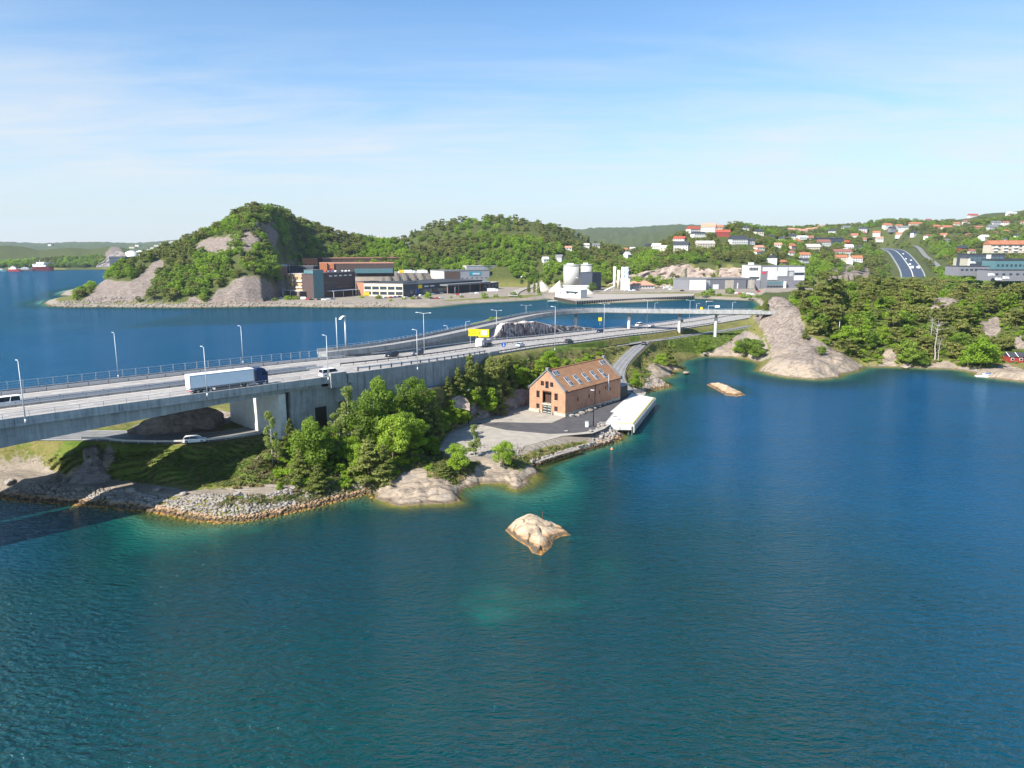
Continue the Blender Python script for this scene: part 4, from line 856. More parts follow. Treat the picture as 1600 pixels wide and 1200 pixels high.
# ---------------------------------------------------------------- lamp posts
M_POLE = mat('pale_lamp_steel', (.55, .57, .58), .5, .06, 3, metal=.2)
def lamp(label, p, h, kind='single', yaw=0, group=None, m=None, r=.09):
    root = thing('street_lamp', label, 'street lamp', p, yaw, group); m = m or M_POLE
    MB().cyl((0, 0, 0), (0, 0, h), r*1.25, r*.6, 10).build('pole', m, root, True)
    MB().cyl((0, 0, -.35), (0, 0, .35), r*2.0, r*1.8, 10).build('foot', m, root, True)
    if kind == 'single':
        MB().cyl((0, 0, h), (.9, 0, h+.12), r*.5, r*.4, 6).build('arm', m, root); MB().box((1.25, 0, h+.13), (.8, .3, .12), 0, .8).build('lamp_head', m, root)
    elif kind == 'double':
        for s in (-1, 1):
            MB().cyl((0, 0, h), (s*1.9, 0, h+.25), r*.5, r*.4, 6).build('arm', m, root); MB().box((s*2.3, 0, h+.27), (.9, .3, .12), 0, .8).build('lamp_head', m, root)
    elif kind == 'flat': MB().box((.45, 0, h+.05), (1.1, .36, .1)).build('lamp_head', M_WHITE, root)
    return root
def hpx(p, vtop, vbase): return (vbase-vtop)/FPX*(p[1]*CP+(CAMH-p[2])*SP)/.965
for u, v, vt, kind, lab in ((40, 658, 567, 's', 'nearest lamp post on the near edge beam at the left picture edge'), (185, 588, 523, 's', 'lamp post behind the railing left of the white trailer, on the far walkway'), (324, 617, 545, 's', 'lamp post on the near edge beam standing in front of the white trailer'),
                            (380, 566, 512, 's', 'lamp post behind the railing above the lorry cab'), (513, 592, 527, 's', 'lamp post on the abutment block in front of the white passenger van'), (652.5, 576, 518, 's', 'lamp post on the retaining wall between the two dark cars'),
                            (663, 551, 492, 'd', 'T-shaped twin lamp in the median right of the two dark cars'), (776, 527, 487, 'd', 'T-shaped twin lamp beside the white cabinet near the rock cutting'), (699, 528, 510, 's', 'short slim lamp on the ramp left of the yellow boards'),
                            (867, 546, 482, 's', 'tall lamp post on the verge above the brick warehouse roof'), (943.5, 521, 477, 'd', 'T-shaped twin lamp right of the yellow square sign'), (1010.5, 513, 471, 'd', 'T-shaped twin lamp beside the parked-looking white saloon under the flyover'), (1077, 503, 471, 'd', 'twin lamp between the two right flyover columns')):
    p, a = on_hw(u, v, .2); h = hpx(p, vt, v); lamp(lab, p, h, 'single' if kind == 's' else 'double', a+math.pi/2, 'lamps along the motorway')
for u, v, vt, lab in ((822, 490, 478, 'small twin lamp on the flyover bend'), (1023, 486, 474, 'short lamp on the flyover parapet, third from the right'), (1088, 486, 475, 'short leaning lamp on the flyover left of the gantry sign'), (1144, 487, 473, 'rightmost short lamp on the flyover near the rock knoll'), (728, 516, 503, 'thin lamp on the ramp edge above the yellow boards')):
    q = on_line(FLY, u, v, 20)[0]; lamp(lab, q, hpx(q, vt, v), 'single' if u != 822 else 'double', 0, 'lamps on the flyover', r=.09)
# two tall masts with a curved lamp between them
for (u, v, vt), lab in (((541, 549, 496), 'thicker tall mast carrying the curved white lamp arm by the bridge railing'), ((527.5, 552, 498), 'thinner tall mast just left of the mast with the curved arm')):
    p, a = on_hw(u, v, .2); h = hpx(p, vt, v); ms = thing('lamp_mast', lab, 'lamp mast', p, a, 'pair of tall masts behind the railing'); rr = .30 if u > 530 else .16
    MB().cyl((0, 0, 0), (0, 0, h), rr, rr*.7, 12).build('pole', M_POLE, ms, True)
    if u > 530:
        MB().loft([np.array([(x, -.45, z-.08), (x, .45, z-.08), (x, .45, z+.12), (x, -.45, z+.12)]) for x, z in ((.1, h), (-.5, h+.05), (-1.1, h-.1), (-1.7, h-.4), (-2.1, h-.75))]).build('lamp_head', M_WHITE, ms)
M_BPOLE = M_BLACK
lamp('black lamp post with a flat white head between the warehouse and the quay', P(927, 666, 3.02), 10.2, 'flat', 2.6, None, M_BPOLE, .12)
lamp('thin black post at the water edge by the foot of the quay road', P(1001.7, 616, 2.6), 9.6, 'none', 0, None, M_BPOLE, .09)
lamp('black lamp post among the rocks behind the gravel yard', P(732, 661, 3.2), 9.5, 'flat', 1.2, None, M_BPOLE, .10)
# ---------------------------------------------------------------- signs
M_YEL = mat('sign_yellow', (.80, .62, .015), .5, .04, 2); M_SGREY = mat('sign_back_grey', (.42, .42, .42), .6, .06, 2); M_BLUE = mat('sign_blue', (.02, .10, .45), .5, .05, 2)
def sign_board(label, p, yaw, w, h, zc, m, posts=(-.3, .3), cat='sign', marks=(), name='direction_sign'):
    r = thing(name, label, cat, p, yaw)
    MB().box((0, 0, zc), (w, .12, h)).build('panel', m, r)
    for f in posts: MB().cyl((f*w, .12, -1.0), (f*w, .12, zc+h/2-.1), .08, .08, 8).build('post', M_GALV, r)
    for x, z, ww, hh, mm in marks: MB().box((x, -.07, zc+z), (ww, .02, hh)).build('marking', mm, r)
    return r
M_INK = mat('sign_ink', (.05, .05, .05), .6, .05, 2)
p, a = on_hw(740, 536, 0); pb = on_hw(749, 538.5)[0]
yl = sign_board('left of the two big yellow motorway sign boards, plain yellow with orange lettering lines', PY(739.5, 534, pb[1]), .08, 3.5, 2.6, 3.4, M_YEL, marks=((-.1, .25, 1.9, .22, mat('orange_print', (.75, .33, .02), .6, .05)), (.1, -.35, 1.6, .18, mat('orange_print', (.75, .33, .02))), (-1.45, 0, .18, .9, M_INK)))
yr_ = sign_board('right of the two big yellow motorway sign boards, with a white route map area', PY(755.8, 534, pb[1]), .08, 3.9, 2.9, 3.1, M_YEL, marks=((.1, .15, 2.1, 1.7, M_WHITE), (-.3, .55, .3, .3, M_INK), (.5, -.45, .9, .15, M_INK), (-1.5, .1, .14, .9, M_INK)))
sign_board('square yellow sign on a single post at the far motorway edge', on_hw(937.5, 505.5)[0], .1, 2.0, 2.0, 2.4, M_YEL, (0,))
sign_board('tall white equipment cabinet standing on the cut rock by the ramp', PY(778, 522, on_hw(778, 528)[0][1]+5), 0, 2.0, 3.4, 1.9, M_WHITE, (-.3, .3), 'cabinet', name='white_cabinet')
p, a = on_hw(787, 551)
rs = thing('road_sign', 'round blue road sign with a white arrow on a slim post beside the motorway', 'sign', p, .2)
MB().cyl((0, .05, 0), (0, .05, 3.2), .05, .05, 6).build('post', M_GALV, rs); MB().cyl((0, .02, 2.6), (0, -.04, 2.6), .75, .75, 20).build('disc', M_BLUE, rs)
MB().box((0, -.06, 2.65), (.16, .02, .8)).add([(-.3, -.06, 2.45), (.3, -.06, 2.45), (0, -.06, 2.05)], [(0, 2, 1)]).build('arrow', M_WHITE, rs)
q = on_line(FLY, 1104, 486, 20)[0]; gs = thing('gantry_sign', 'low gantry with a pale sign panel on the flyover near its right end', 'sign', q, 0)
MB().cyl((0, -3, 0), (0, -3, 3.0), .1, .1, 8).build('post', M_POLE, gs); MB().cyl((0, -3, 2.9), (4.5, -3, 2.9), .1, .1, 8).build('arm', M_POLE, gs); MB().box((4.6, -3, 2.6), (2.4, .12, 1.1)).build('panel', M_WHITE, gs)
q = on_line(FLY, 1093, 487, 20)[0]; sign_board('small yellow sign on the flyover left of the gantry', q+np.array([0, -3.4, 0]), 0, 1.2, 1.4, 1.9, M_YEL, (0,))
cb_ = hbox(-27, -21.5, -2.3, -1.2, 21.9, 23.1, M_EDGE, 'concrete_block', None); tag(cb_, 'weathered concrete block in the gap between the two bridge decks', 'concrete block')
# ---------------------------------------------------------------- brick warehouse
def brick_mat(name, a1, a2, mortar):
    t = NT(name); co = t.coord('Object'); b = t.n('TexBrick'); uv = t.n('UVMap')
    gx = t.n('SeparateXYZ'); t.l(co, gx.inputs[0]); cx = t.n('CombineXYZ'); t.l(t.math('ADD', gx.outputs[0], gx.outputs[1]), cx.inputs[0]); t.l(gx.outputs[2], cx.inputs[1])
    t.l(cx.outputs[0], b.inputs[0]); b.inputs['Scale'].default_value = 1; b.inputs['Brick Width'].default_value = .5; b.inputs['Row Height'].default_value = .16; b.inputs['Mortar Size'].default_value = .012
    b.inputs['Color1'].default_value = a1+(1,); b.inputs['Color2'].default_value = a2+(1,); b.inputs['Mortar'].default_value = mortar+(1,)
    n = t.noise(co, .5, 5, .65); n2 = t.noise(co, 3.5, 3, .6)
    c = t.mix(1.0, b.outputs[0], t.ramp(t.math('ADD', t.math('MULTIPLY', n, .6), t.math('MULTIPLY', n2, .4)), [(.32, .66), (.68, 1.2)]), 'MULTIPLY')
    t.set('Base Color', c); t.set('Roughness', .9); t.set('Specular IOR Level', .2); t.set('Normal', t.bump(b.outputs['Fac'], -.4, .02)); return t.m
M_BRICK = brick_mat('red_brown_brick', (.55, .255, .14), (.42, .18, .105), (.48, .37, .28))
def tile_mat():
    t = NT('clay_roof_tiles'); co = t.coord('Object'); n = t.noise(co, .7, 5, .6); n2 = t.noise(t.coord('Object', (1, 3.2, 1)), 3.0, 3, .6); w = t.n('TexWave'); t.l(co, w.inputs[0]); w.bands_direction = 'Y'; w.inputs['Scale'].default_value = .95; w.inputs['Distortion'].default_value = .3
    t.set('Base Color', t.ramp(t.math('ADD', t.math('MULTIPLY', n, .5), t.math('MULTIPLY', n2, .5)), [(.3, (.17, .095, .055)), (.5, (.31, .165, .09)), (.7, (.42, .235, .13))])); t.set('Roughness', .85); t.set('Specular IOR Level', .2)
    t.set('Normal', t.bump(w.outputs['Fac'], .5, .05)); return t.m
M_TILE = tile_mat()
M_STONE = mat('pale_plinth_stone', (.50, .44, .34), .85, .12, 1.2); M_ZINC = mat('grey_zinc', (.20, .21, .22), .5, .1, 1.5); M_WOODD = mat('dark_stained_wood', (.05, .055, .05), .8, .15, 2); M_BRWN = mat('brown_timber', (.10, .05, .03), .8, .15, 2)
Bc = P(883, 651, 2.96); wa = math.radians(-39); WX, WL, HE, HR = 13.3, 31.5, 7.3, 12.9
org = (Bc[0]-WX*math.cos(wa), Bc[1]-WX*math.sin(wa), 2.9)
wh = thing('brick_warehouse', 'old brick warehouse with gable front, skylights and reddish tiled roof by the quay', 'warehouse', org, wa)
def gable_wall(y0, y1, holes):
    """front wall as bricks around openings: a grid cut at every hole's edge"""
    b = MB(); xs = sorted({0, WX/2, WX}|{h[0] for h in holes}|{h[1] for h in holes}); zs = sorted({0, HE}|{h[2] for h in holes}|{h[3] for h in holes}|{9, 10.4, 11.7})
    xs = sorted(set(xs)|set(np.linspace(0, WX, 27).tolist()))
    top = lambda x: HE+(HR-HE)*(1-abs(x-WX/2)/(WX/2))
    for i in range(len(xs)-1):
        xa, xb = xs[i], xs[i+1]; xm = (xa+xb)/2; spans = []
        z = 0.0
        for h in sorted([h for h in holes if h[0] <= xm <= h[1]], key=lambda h: h[2]): spans.append((z, h[2])); z = h[3]
        spans.append((z, None))
        for za, zb in spans:
            ta, tb = (zb, zb) if zb is not None else (top(xa), top(xb))
            if ta-za < .01 and tb-za < .01: continue
            b.add([(xa, y0, za), (xb, y0, za), (xb, y0, tb), (xa, y0, ta), (xa, y1, za), (xb, y1, za), (xb, y1, tb), (xa, y1, ta)], [(0, 1, 2, 3), (5, 4, 7, 6), (3, 2, 6, 7), (0, 4, 5, 1), (0, 3, 7, 4), (1, 5, 6, 2)])
    return b
f = lambda a: a*WX
holes = [(f(.318), f(.41), 8.35, 9.75), (f(.449), f(.54), 7.7, 9.9), (f(.58), f(.67), 8.35, 9.75), (f(.196), f(.29), 4.5, 6.6), (f(.70), f(.795), 4.5, 6.6), (f(.368), f(.622), 3.1, 6.95), (f(.196), f(.29), 1.2, 2.65), (f(.70), f(.795), 1.2, 2.65), (f(.368), f(.622), .0, 2.65)]
gable_wall(0, .45, holes).build('front_wall', M_BRICK, wh)
gable_wall(WL-.45, WL, []).build('rear_wall', M_BRICK, wh)
sidew = [(a*WL, z) for a, z in ((.21, 3.6), (.41, 3.7), (.60, 3.9), (.71, 4.9), (.80, 4.0))]
b = MB(); ys = sorted({.45, WL-.45}|{a-.35 for a, z in sidew}|{a+.35 for a, z in sidew})
for i in range(len(ys)-1):
    ym = (ys[i]+ys[i+1])/2; hh = [z for a, z in sidew if abs(a-ym) < .36]
    for za, zb in ([(0, hh[0]), (hh[0]+1.15, HE)] if hh else [(0, HE)]): b.box((WX-.225, ym, (za+zb)/2), (.45, ys[i+1]-ys[i], zb-za))
b.build('side_wall', M_BRICK, wh)
for a, z in sidew: MB().box((WX-.3, a, z+.57), (.06, .7, 1.15)).build('window', M_GLASS, wh)
MB().box((.225, WL/2, HE/2), (.45, WL-.9, HE)).build('side_wall', M_BRICK, wh)
for x0, x1, y0, y1 in ((-.08, f(.36), -.08, .06), (f(.63), WX+.08, -.08, .06)): MB().box(((x0+x1)/2, (y0+y1)/2, .42), (x1-x0, y1-y0, .95)).build('plinth', M_STONE, wh)
MB().box((WX+.045, WL/2, .42), (.09, WL, 1.0)).build('plinth', M_STONE, wh)
MB().box((WX/2, 1.6, 3.05), (WX-1, 2.2, .12)).build('loading_floor', M_CONC, wh)
for i, (x0, x1, z0, z1) in enumerate(holes[:5]+holes[6:8]):
    w = MB().box(((x0+x1)/2, .22, (z0+z1)/2), (x1-x0, .06, z1-z0)).build('window', M_GLASS, wh)
    MB().box(((x0+x1)/2, .17, (z0+z1)/2), (.07, .05, z1-z0)).build('mullion', M_BRWN, w); MB().box(((x0+x1)/2, .17, (z0+z1)/2), (x1-x0, .05, .07)).build('glazing_bar', M_BRWN, w)
    MB().box(((x0+x1)/2, -.04, z0-.06), (x1-x0+.2, .16, .1)).build('sill', M_STONE, w)
    ar = MB(); n_ = 7; aa = np.linspace(0, math.pi, n_+1)
    for k in range(n_):
        xm = (x0+x1)/2; rx = (x1-x0)/2+.1
        q0 = (xm-rx*math.cos(aa[k]), z1-.05+.28*math.sin(aa[k])); q1 = (xm-rx*math.cos(aa[k+1]), z1-.05+.28*math.sin(aa[k+1]))
        ar.add([(q0[0], -.03, q0[1]), (q1[0], -.03, q1[1]), (q1[0], -.03, q1[1]+.14), (q0[0], -.03, q0[1]+.14), (q0[0], .02, q0[1]), (q1[0], .02, q1[1]), (q1[0], .02, q1[1]+.14), (q0[0], .02, q0[1]+.14)], [(0, 1, 2, 3), (3, 2, 6, 7), (0, 4, 5, 1)])
    ar.build('brick_arch', M_BRICK, w)
xm0, xm1 = f(.368), f(.622); wd = xm1-xm0
MB().box(((xm0+xm1)/2, 1.3, 5.0), (wd, .08, 3.9)).build('recess_back', M_BRWN, wh)
for k in range(4): MB().box((xm0+wd*(k+.5)/4, 1.2, 4.9), (.1, .08, 3.6)).build('timber_post', M_WOODD, wh)
MB().box(((xm0+xm1)/2, .3, 6.75), (wd, .3, .4)).build('lintel', M_BRWN, wh)
MB().box(((xm0+xm1)/2, .1, 2.88), (wd+.1, .5, .42)).build('lintel', M_STONE, wh)
for sx in (0, 1):
    d_ = MB().box((xm0+wd*(.25+.5*sx), .2, 1.33), (wd/2-.05, .08, 2.6)).build('door', M_WOODD, wh)
    for zz in (.45, 1.3, 2.15): MB().box((xm0+wd*(.25+.5*sx), .13, zz), (wd/2-.4, .05, .1)).build('hinge', M_WHITE, d_)
for x in (xm0-.75, xm1+.75): MB().cyl((x, -.5, 0), (x, -.5, 1.1), .16, .10, 8).build('wheel_guard', M_DGREY, wh)
# roof slopes, gable copings, skylights
sl = math.hypot(WX/2, HR-HE); ang = math.atan2(HR-HE, WX/2)
for s in (0, 1):
    rt = MB(); x_e, x_r = (-.25, WX/2) if s == 0 else (WX+.25, WX/2); ze = HE-.2
    rt.add([(x_e, .35, ze+.1), (x_r, .35, HR+.1), (x_r, WL-.35, HR+.1), (x_e, WL-.35, ze+.1), (x_e, .35, ze+.32), (x_r, .35, HR+.32), (x_r, WL-.35, HR+.32), (x_e, WL-.35, ze+.32)],
           [(0, 1, 2, 3), (7, 6, 5, 4), (0, 4, 5, 1), (3, 2, 6, 7), (0, 3, 7, 4)] if s == 0 else [(3, 2, 1, 0), (4, 5, 6, 7), (1, 5, 4, 0), (7, 6, 2, 3), (4, 7, 3, 0)])
    rf_ = rt.build('roof', M_TILE, wh)
MB().cyl((WX/2, .4, HR+.32), (WX/2, WL-.4, HR+.32), .2, .2, 8).build('ridge_tiles', mat('ridge_clay', (.42, .19, .10), .8), wh)
for y in (.1, WL-.1):
    for s in (-1, 1):
        cp = MB(); xe = WX/2+s*(WX/2+.15)
        cp.add([(xe, y-.35, HE-.15), (WX/2, y-.35, HR+.2), (WX/2, y+.35, HR+.2), (xe, y+.35, HE-.15), (xe, y-.35, HE+.35), (WX/2, y-.35, HR+.72), (WX/2, y+.35, HR+.72), (xe, y+.35, HE+.35)],
               [(0, 1, 2, 3), (7, 6, 5, 4), (0, 4, 5, 1), (3, 2, 6, 7), (0, 3, 7, 4)] if s < 0 else [(3, 2, 1, 0), (4, 5, 6, 7), (1, 5, 4, 0), (7, 6, 2, 3), (4, 7, 3, 0)])
        cp.build('gable_coping', M_ZINC, wh)
        MB().box((WX/2+s*(WX/2+.15), y, HE+.15), (.55, .8, .95)).build('kneeler_stone', M_DGREY, wh)
    MB().box((WX/2, y, HR+.85), (1.0, .85, .6)).build('ridge_cap', M_ZINC, wh)
def skylight(y, f0, f1, w, n):
    """framed roof window on the quay-side slope; f = distance from ridge as a share of the slope"""
    ca, sa = math.cos(ang), math.sin(ang)
    def q(fr, yy, up): x = WX/2+fr*WX/2; z = HR+.32-(HR-HE)*fr; return (x+up*sa, yy, z+up*ca)
    fr = MB(); fr.add([q(f0, y-w/2, 0), q(f1, y-w/2, 0), q(f1, y+w/2, 0), q(f0, y+w/2, 0), q(f0, y-w/2, .13), q(f1, y-w/2, .13), q(f1, y+w/2, .13), q(f0, y+w/2, .13)], [(3, 2, 1, 0), (4, 5, 6, 7), (1, 5, 4, 0), (7, 6, 2, 3), (4, 7, 3, 0), (2, 6, 5, 1)])
    o = fr.build('skylight', M_GALV, wh)
    rows = 2 if f1-f0 > .3 else 1
    for k in range(n):
        for r_ in range(rows):
            ya, yb = y-w/2+w*(k+.14)/n, y-w/2+w*(k+.86)/n; fa, fb = f0+(f1-f0)*(r_+.1)/rows, f0+(f1-f0)*(r_+.88)/rows
            MB().add([q(fa, ya, .16), q(fb, ya, .16), q(fb, yb, .16), q(fa, yb, .16)], [(0, 1, 2, 3)]).build('pane', M_GLASS2 if (k+r_) % 2 else M_GLASS, o)
for a in (.16, .31, .46, .61, .76): skylight(a*WL, .44, .86, 1.7, 2)
for a in (.085, .915): skylight(a*WL, .09, .30, 2.6, 3)
MB().cyl((WX+.12, .51*WL, .3), (WX+.12, .51*WL, HE), .07, .07, 6).build('drainpipe', M_BLACK, wh)
MB().cyl((WX+.35, .745*WL, 4.2), (WX+.35, .745*WL, 9.6), .16, .16, 10).build('flue_pipe', M_GALV, wh)
MB().box((WX+.2, WL/2, HE-.12), (.18, WL-.8, .16)).build('gutter', M_BLACK, wh)
MB().box((WX-2.9, WL+2.6, 2.0), (5.2, 5.2, 4.6)).build('timber_annex', M_WOODD, wh)
MB().box((WX-2.8, WL+2.7, 4.45), (6.2, 6.0, .22)).build('annex_roof', M_ZINC, wh)
# yard sheets
def sheet(name, px, z, m, kind='structure', label=None, cat=None):
    pts = [P(u, v, z) for u, v in px]; b = MB(); n = len(pts); b.add(pts, [tuple(range(n))]); me = b.mesh(name, m)
    if me.polygons[0].normal.z < 0: me.flip_normals()
    o = link(name, me); tag(o, label, cat, None, kind); return o
M_YARD = road_mat('pale_worn_yard', (.25, .225, .19), (.40, .365, .31))
sheet('yard', [(686, 702), (702, 678), (745, 659), (790, 643), (824, 634), (850, 628), (930, 612), (962, 601), (988, 605), (1010, 613), (986, 640), (944, 670), (926, 677), (880, 681), (850, 689), (812, 699), (770, 708), (735, 714), (705, 712)], 2.95, M_YARD)
sheet('quay_street', [(743, 661), (780, 659.5), (820, 660.5), (862, 660.7), (884, 651), (905, 645), (957, 625), (968, 608), (1001, 608), (1008, 612.5), (987, 616), (962, 640), (944, 662), (932, 670), (915, 674.5), (897, 676.5), (860, 678), (825, 675), (792, 672), (755, 664)], 2.975, M_DARK)
# ---------------------------------------------------------------- quay pier
pz = 3.1; pp = [P(u, v, pz) for u, v in ((987.5, 614.5), (1023.5, 621.5), (990, 663), (969, 662.8), (945, 661.5), (961.5, 644), (954, 643))]
pr = thing('quay_pier', 'white concrete quay platform on piles beside the brick warehouse', 'quay', (pp[3][0], pp[3][1], 0))
M_PIER = mat('white_pier_concrete', (.53, .52, .48), .8, .05, .7)
rel = lambda q: (q[0]-pr.location.x, q[1]-pr.location.y)
b = MB(); b.prism([rel(q) for q in pp][::-1], 2.45, pz); dk = b.build('deck', M_PIER, pr)
A_, B_, C_, D_ = np.array(rel(pp[0])), np.array(rel(pp[1])), np.array(rel(pp[2])), np.array(rel(pp[4]))
def along(a, b_, n): return [a+(b_-a)*i/(n-1) for i in range(n)]
for q in along(B_*.985+A_*.015, C_, 15):
    MB().cyl((q[0]-.35, q[1], -3), (q[0]-.35, q[1], 2.45), .22, .22, 8).build('pile', M_DGREY, pr)
for q in along(B_, C_, 20): MB().box((q[0]+.10, q[1], 1.85), (.26, .55, 2.2)).build('fender', M_PIER, pr)
for a_, b_ in ((C_, np.array(rel(pp[3]))), (np.array(rel(pp[3])), D_)):
    m_ = (a_+b_)/2; MB().box((m_[0], m_[1]+.12, 1.95), (np.linalg.norm(b_-a_)-.1, .25, 1.05), math.atan2(*(b_-a_)[::-1])).build('front_beam', M_PIER, pr)
for q in along(C_+np.array([-1.2, 1.0]), D_+np.array([1.5, 1.5]), 4): MB().cyl((q[0], q[1], -3), (q[0], q[1], 1.75), .3, .3, 8).build('pile', M_DGREY, pr)
dv = (C_-B_); Lk = np.linalg.norm(dv); mc = (B_+C_)/2; MB().box((mc[0]-.35, mc[1], pz+.12), (Lk*.99, .28, .22), math.atan2(dv[1], dv[0])).build('kerb', mat('yellow_kerb_paint', (.62, .50, .12), .7, .1, 2), pr)
q = C_+(D_-C_)*.18; MB().box((q[0]-.8, q[1]+1.0, pz+.05), (4.2, .5, .08), math.atan2(*(D_-C_)[::-1])).build('kerb', mat('yellow_kerb_paint', (.62, .50, .12)), pr)
q = P(961, 650.5, pz); MB().box((*rel(q), pz+.03), (1.1, .6, .06)).build('hatch', M_DGREY, pr)
# ---------------------------------------------------------------- rocks
def rock_mesh(seed, n=2, rough=.35, sq=(1, 1, .7)):
    import bmesh
    bm = bmesh.new(); bmesh.ops.create_icosphere(bm, subdivisions=n, radius=1); r = np.random.default_rng(seed)
    pl = [(Vector(r.normal(size=3)).normalized(), r.uniform(.55, .92)) for _ in range(9)]
    for v in bm.verts:
        for d_, k in pl:
            e = v.co.dot(d_)
            if e > k: v.co -= d_*(e-k)
        v.co *= 1+rough*(r.random()-.5)*.3
        v.co.x *= sq[0]; v.co.y *= sq[1]; v.co.z *= sq[2]
    V = np.array([v.co[:] for v in bm.verts]); F = [tuple(x.index for x in f_.verts) for f_ in bm.faces]; bm.free(); return V, F
def granite(name, lo, mid, hi, wet=True):
    t = NT(name); n = t.noise(t.pos((1, 1, 1), (.4, .2, .8)), .45, 8, .68, .6); s2 = t.noise(t.pos((.25, 1.3, 1.2), (0, 0, .6)), 1.2, 5, .6, .5); vo = t.n('TexVoronoi'); vo.feature = 'DISTANCE_TO_EDGE'; wv = t.n('MixRGB'); wv.blend_type = 'ADD'; wv.inputs[0].default_value = 2.0; nn_ = t.n('TexNoise'); t.l(t.pos(), nn_.inputs[0]); nn_.inputs['Scale'].default_value = .4; t.l(t.pos((.35, 1.1, .8), (.2, .1, .9)), wv.inputs[1]); t.l(nn_.outputs[1], wv.inputs[2]); t.l(wv.outputs[0], vo.inputs[0]); vo.inputs['Scale'].default_value = .5; crk = t.math('SUBTRACT', 1.0, t.math('MULTIPLY', vo.outputs[0], 11.0), clamp=True)
    c = t.ramp(t.math('ADD', t.math('MULTIPLY', n, .6), t.math('MULTIPLY', s2, .4)), [(.33, lo), (.48, mid), (.66, hi)])
    if wet: c = t.mix(t.math('MULTIPLY', crk, .4), c, (.09, .075, .06))
    if wet:
        g = t.n('NewGeometry'); sz = t.n('SeparateXYZ'); t.l(g.outputs['Position'], sz.inputs[0]); zz = t.math('ADD', sz.outputs[2], t.math('MULTIPLY', t.math('SUBTRACT', n, .5), 1.2))
        c = t.mix(t.math('MULTIPLY', t.math('SUBTRACT', 1.15, zz), 1.8, clamp=True), c, (.42, .25, .13)); c = t.mix(t.math('MULTIPLY', t.math('SUBTRACT', .72, zz), 4, clamp=True), c, (.12, .09, .06)); c = t.mix(t.math('MULTIPLY', t.math('SUBTRACT', .22, zz), 5, clamp=True), c, (.38, .19, .05))
    t.set('Base Color', c); t.set('Roughness', .9); t.set('Specular IOR Level', .2); t.set('Normal', t.bump(t.math('ADD', n, t.math('MULTIPLY', s2, .7)), .9, .5)); return t.m
M_GRAN = granite('bare_granite', (.20, .155, .115), (.44, .34, .23), (.52, .43, .32))
M_RUB = granite('rubble_granite', (.15, .135, .12), (.29, .26, .23), (.43, .39, .345))
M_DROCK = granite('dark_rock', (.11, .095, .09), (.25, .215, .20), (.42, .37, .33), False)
rocks = [newmesh('boulder', *rock_mesh(s), M_RUB) for s in range(6)]
def boulder(u, v, s, label, z=None, sq=(1, 1, .8), i=None, group=None):
    p = hit(u, v) if z is None else P(u, v, z); o = link('boulder', rocks[(int(u*7+v) % 6) if i is None else i]); o.location = (p[0], p[1], p[2]+s*.25)
    o.scale = (s*sq[0], s*sq[1], s*sq[2]); o.rotation_euler = (0, 0, (u*1.7) % 6.28); tag(o, label, 'boulder', group); return o
for i, (u, v, s) in enumerate(((898, 662, .0), (893, 651, 1.1), (902, 650, .9), (909, 646.5, 1.15), (915, 644, .95), (921, 642.5, 1.2), (928, 639.5, 1.0), (936, 636, 1.1), (943, 633, .95), (950, 630, .9), (956, 627.5, .8))):
    if s: boulder(u, v, s, '%s pale boulder from the gable corner along the warehouse side wall' % ('', 'first', 'second', 'third', 'fourth', 'fifth', 'sixth', 'seventh', 'eighth', 'ninth', 'tenth')[i], 3.0, group='row of boulders beside the warehouse')
boulder(923, 674, .75, 'round whitish boulder near the foot of the black quay lamp', 3.0); boulder(942.5, 665, .8, 'whitish boulder at the near corner of the quay platform', 3.0); boulder(885, 674, .6, 'flat pale stone on the edge of the dark asphalt', 3.0, (1.6, 1, .4))
boulder(372, 775, 1.0, 'grey boulder on the grass above the near rubble shore'); boulder(15, 757, 1.3, 'large pale boulder on the sunlit shore at the left picture edge'); boulder(124, 766, 1.3, 'large boulder in the bridge shadow on the shore path')
boulder(245, 768, 1.2, 'boulder in the bridge shadow near its right edge'); boulder(205, 768, 1.1, 'broad boulder in the bridge shadow by the sunlit strip'); boulder(85, 765, 1.0, 'dark boulder at the left end of the shaded shore'); boulder(45, 762, .9, 'dark small boulder left end of shaded path')
boulder(286, 773, .9, 'pale boulder at the right edge of the bridge shadow'); boulder(1072, 584, 1.6, 'pinkish boulder at the tip of the small cape in the cove', .3, (1.5, 1, .7)); boulder(1108, 552, 1.7, 'smooth pale boulder on the cove shore, right one of a pair', 1.1); boulder(1101, 554, 1.3, 'smooth pale boulder on the cove shore, left one of a pair', 1.0)
boulder(1415, 575, 1.5, 'pale rock at the water edge under the pines', .4, (1.7, 1, .6)); boulder(1437, 572, 1.3, 'second pale rock at the water edge under the pines', .6, (1.5, 1, .5))
kk = thing('service_box', 'small white utility box on the asphalt left of the black quay lamp', 'utility box', P(917, 667, 3.0), .3); MB().box((0, 0, .75), (.8, .5, 1.5)).build('box', M_WHITE, kk); MB().box((0, 0, 1.55), (.9, .6, .1)).build('lid', M_SGREY, kk)
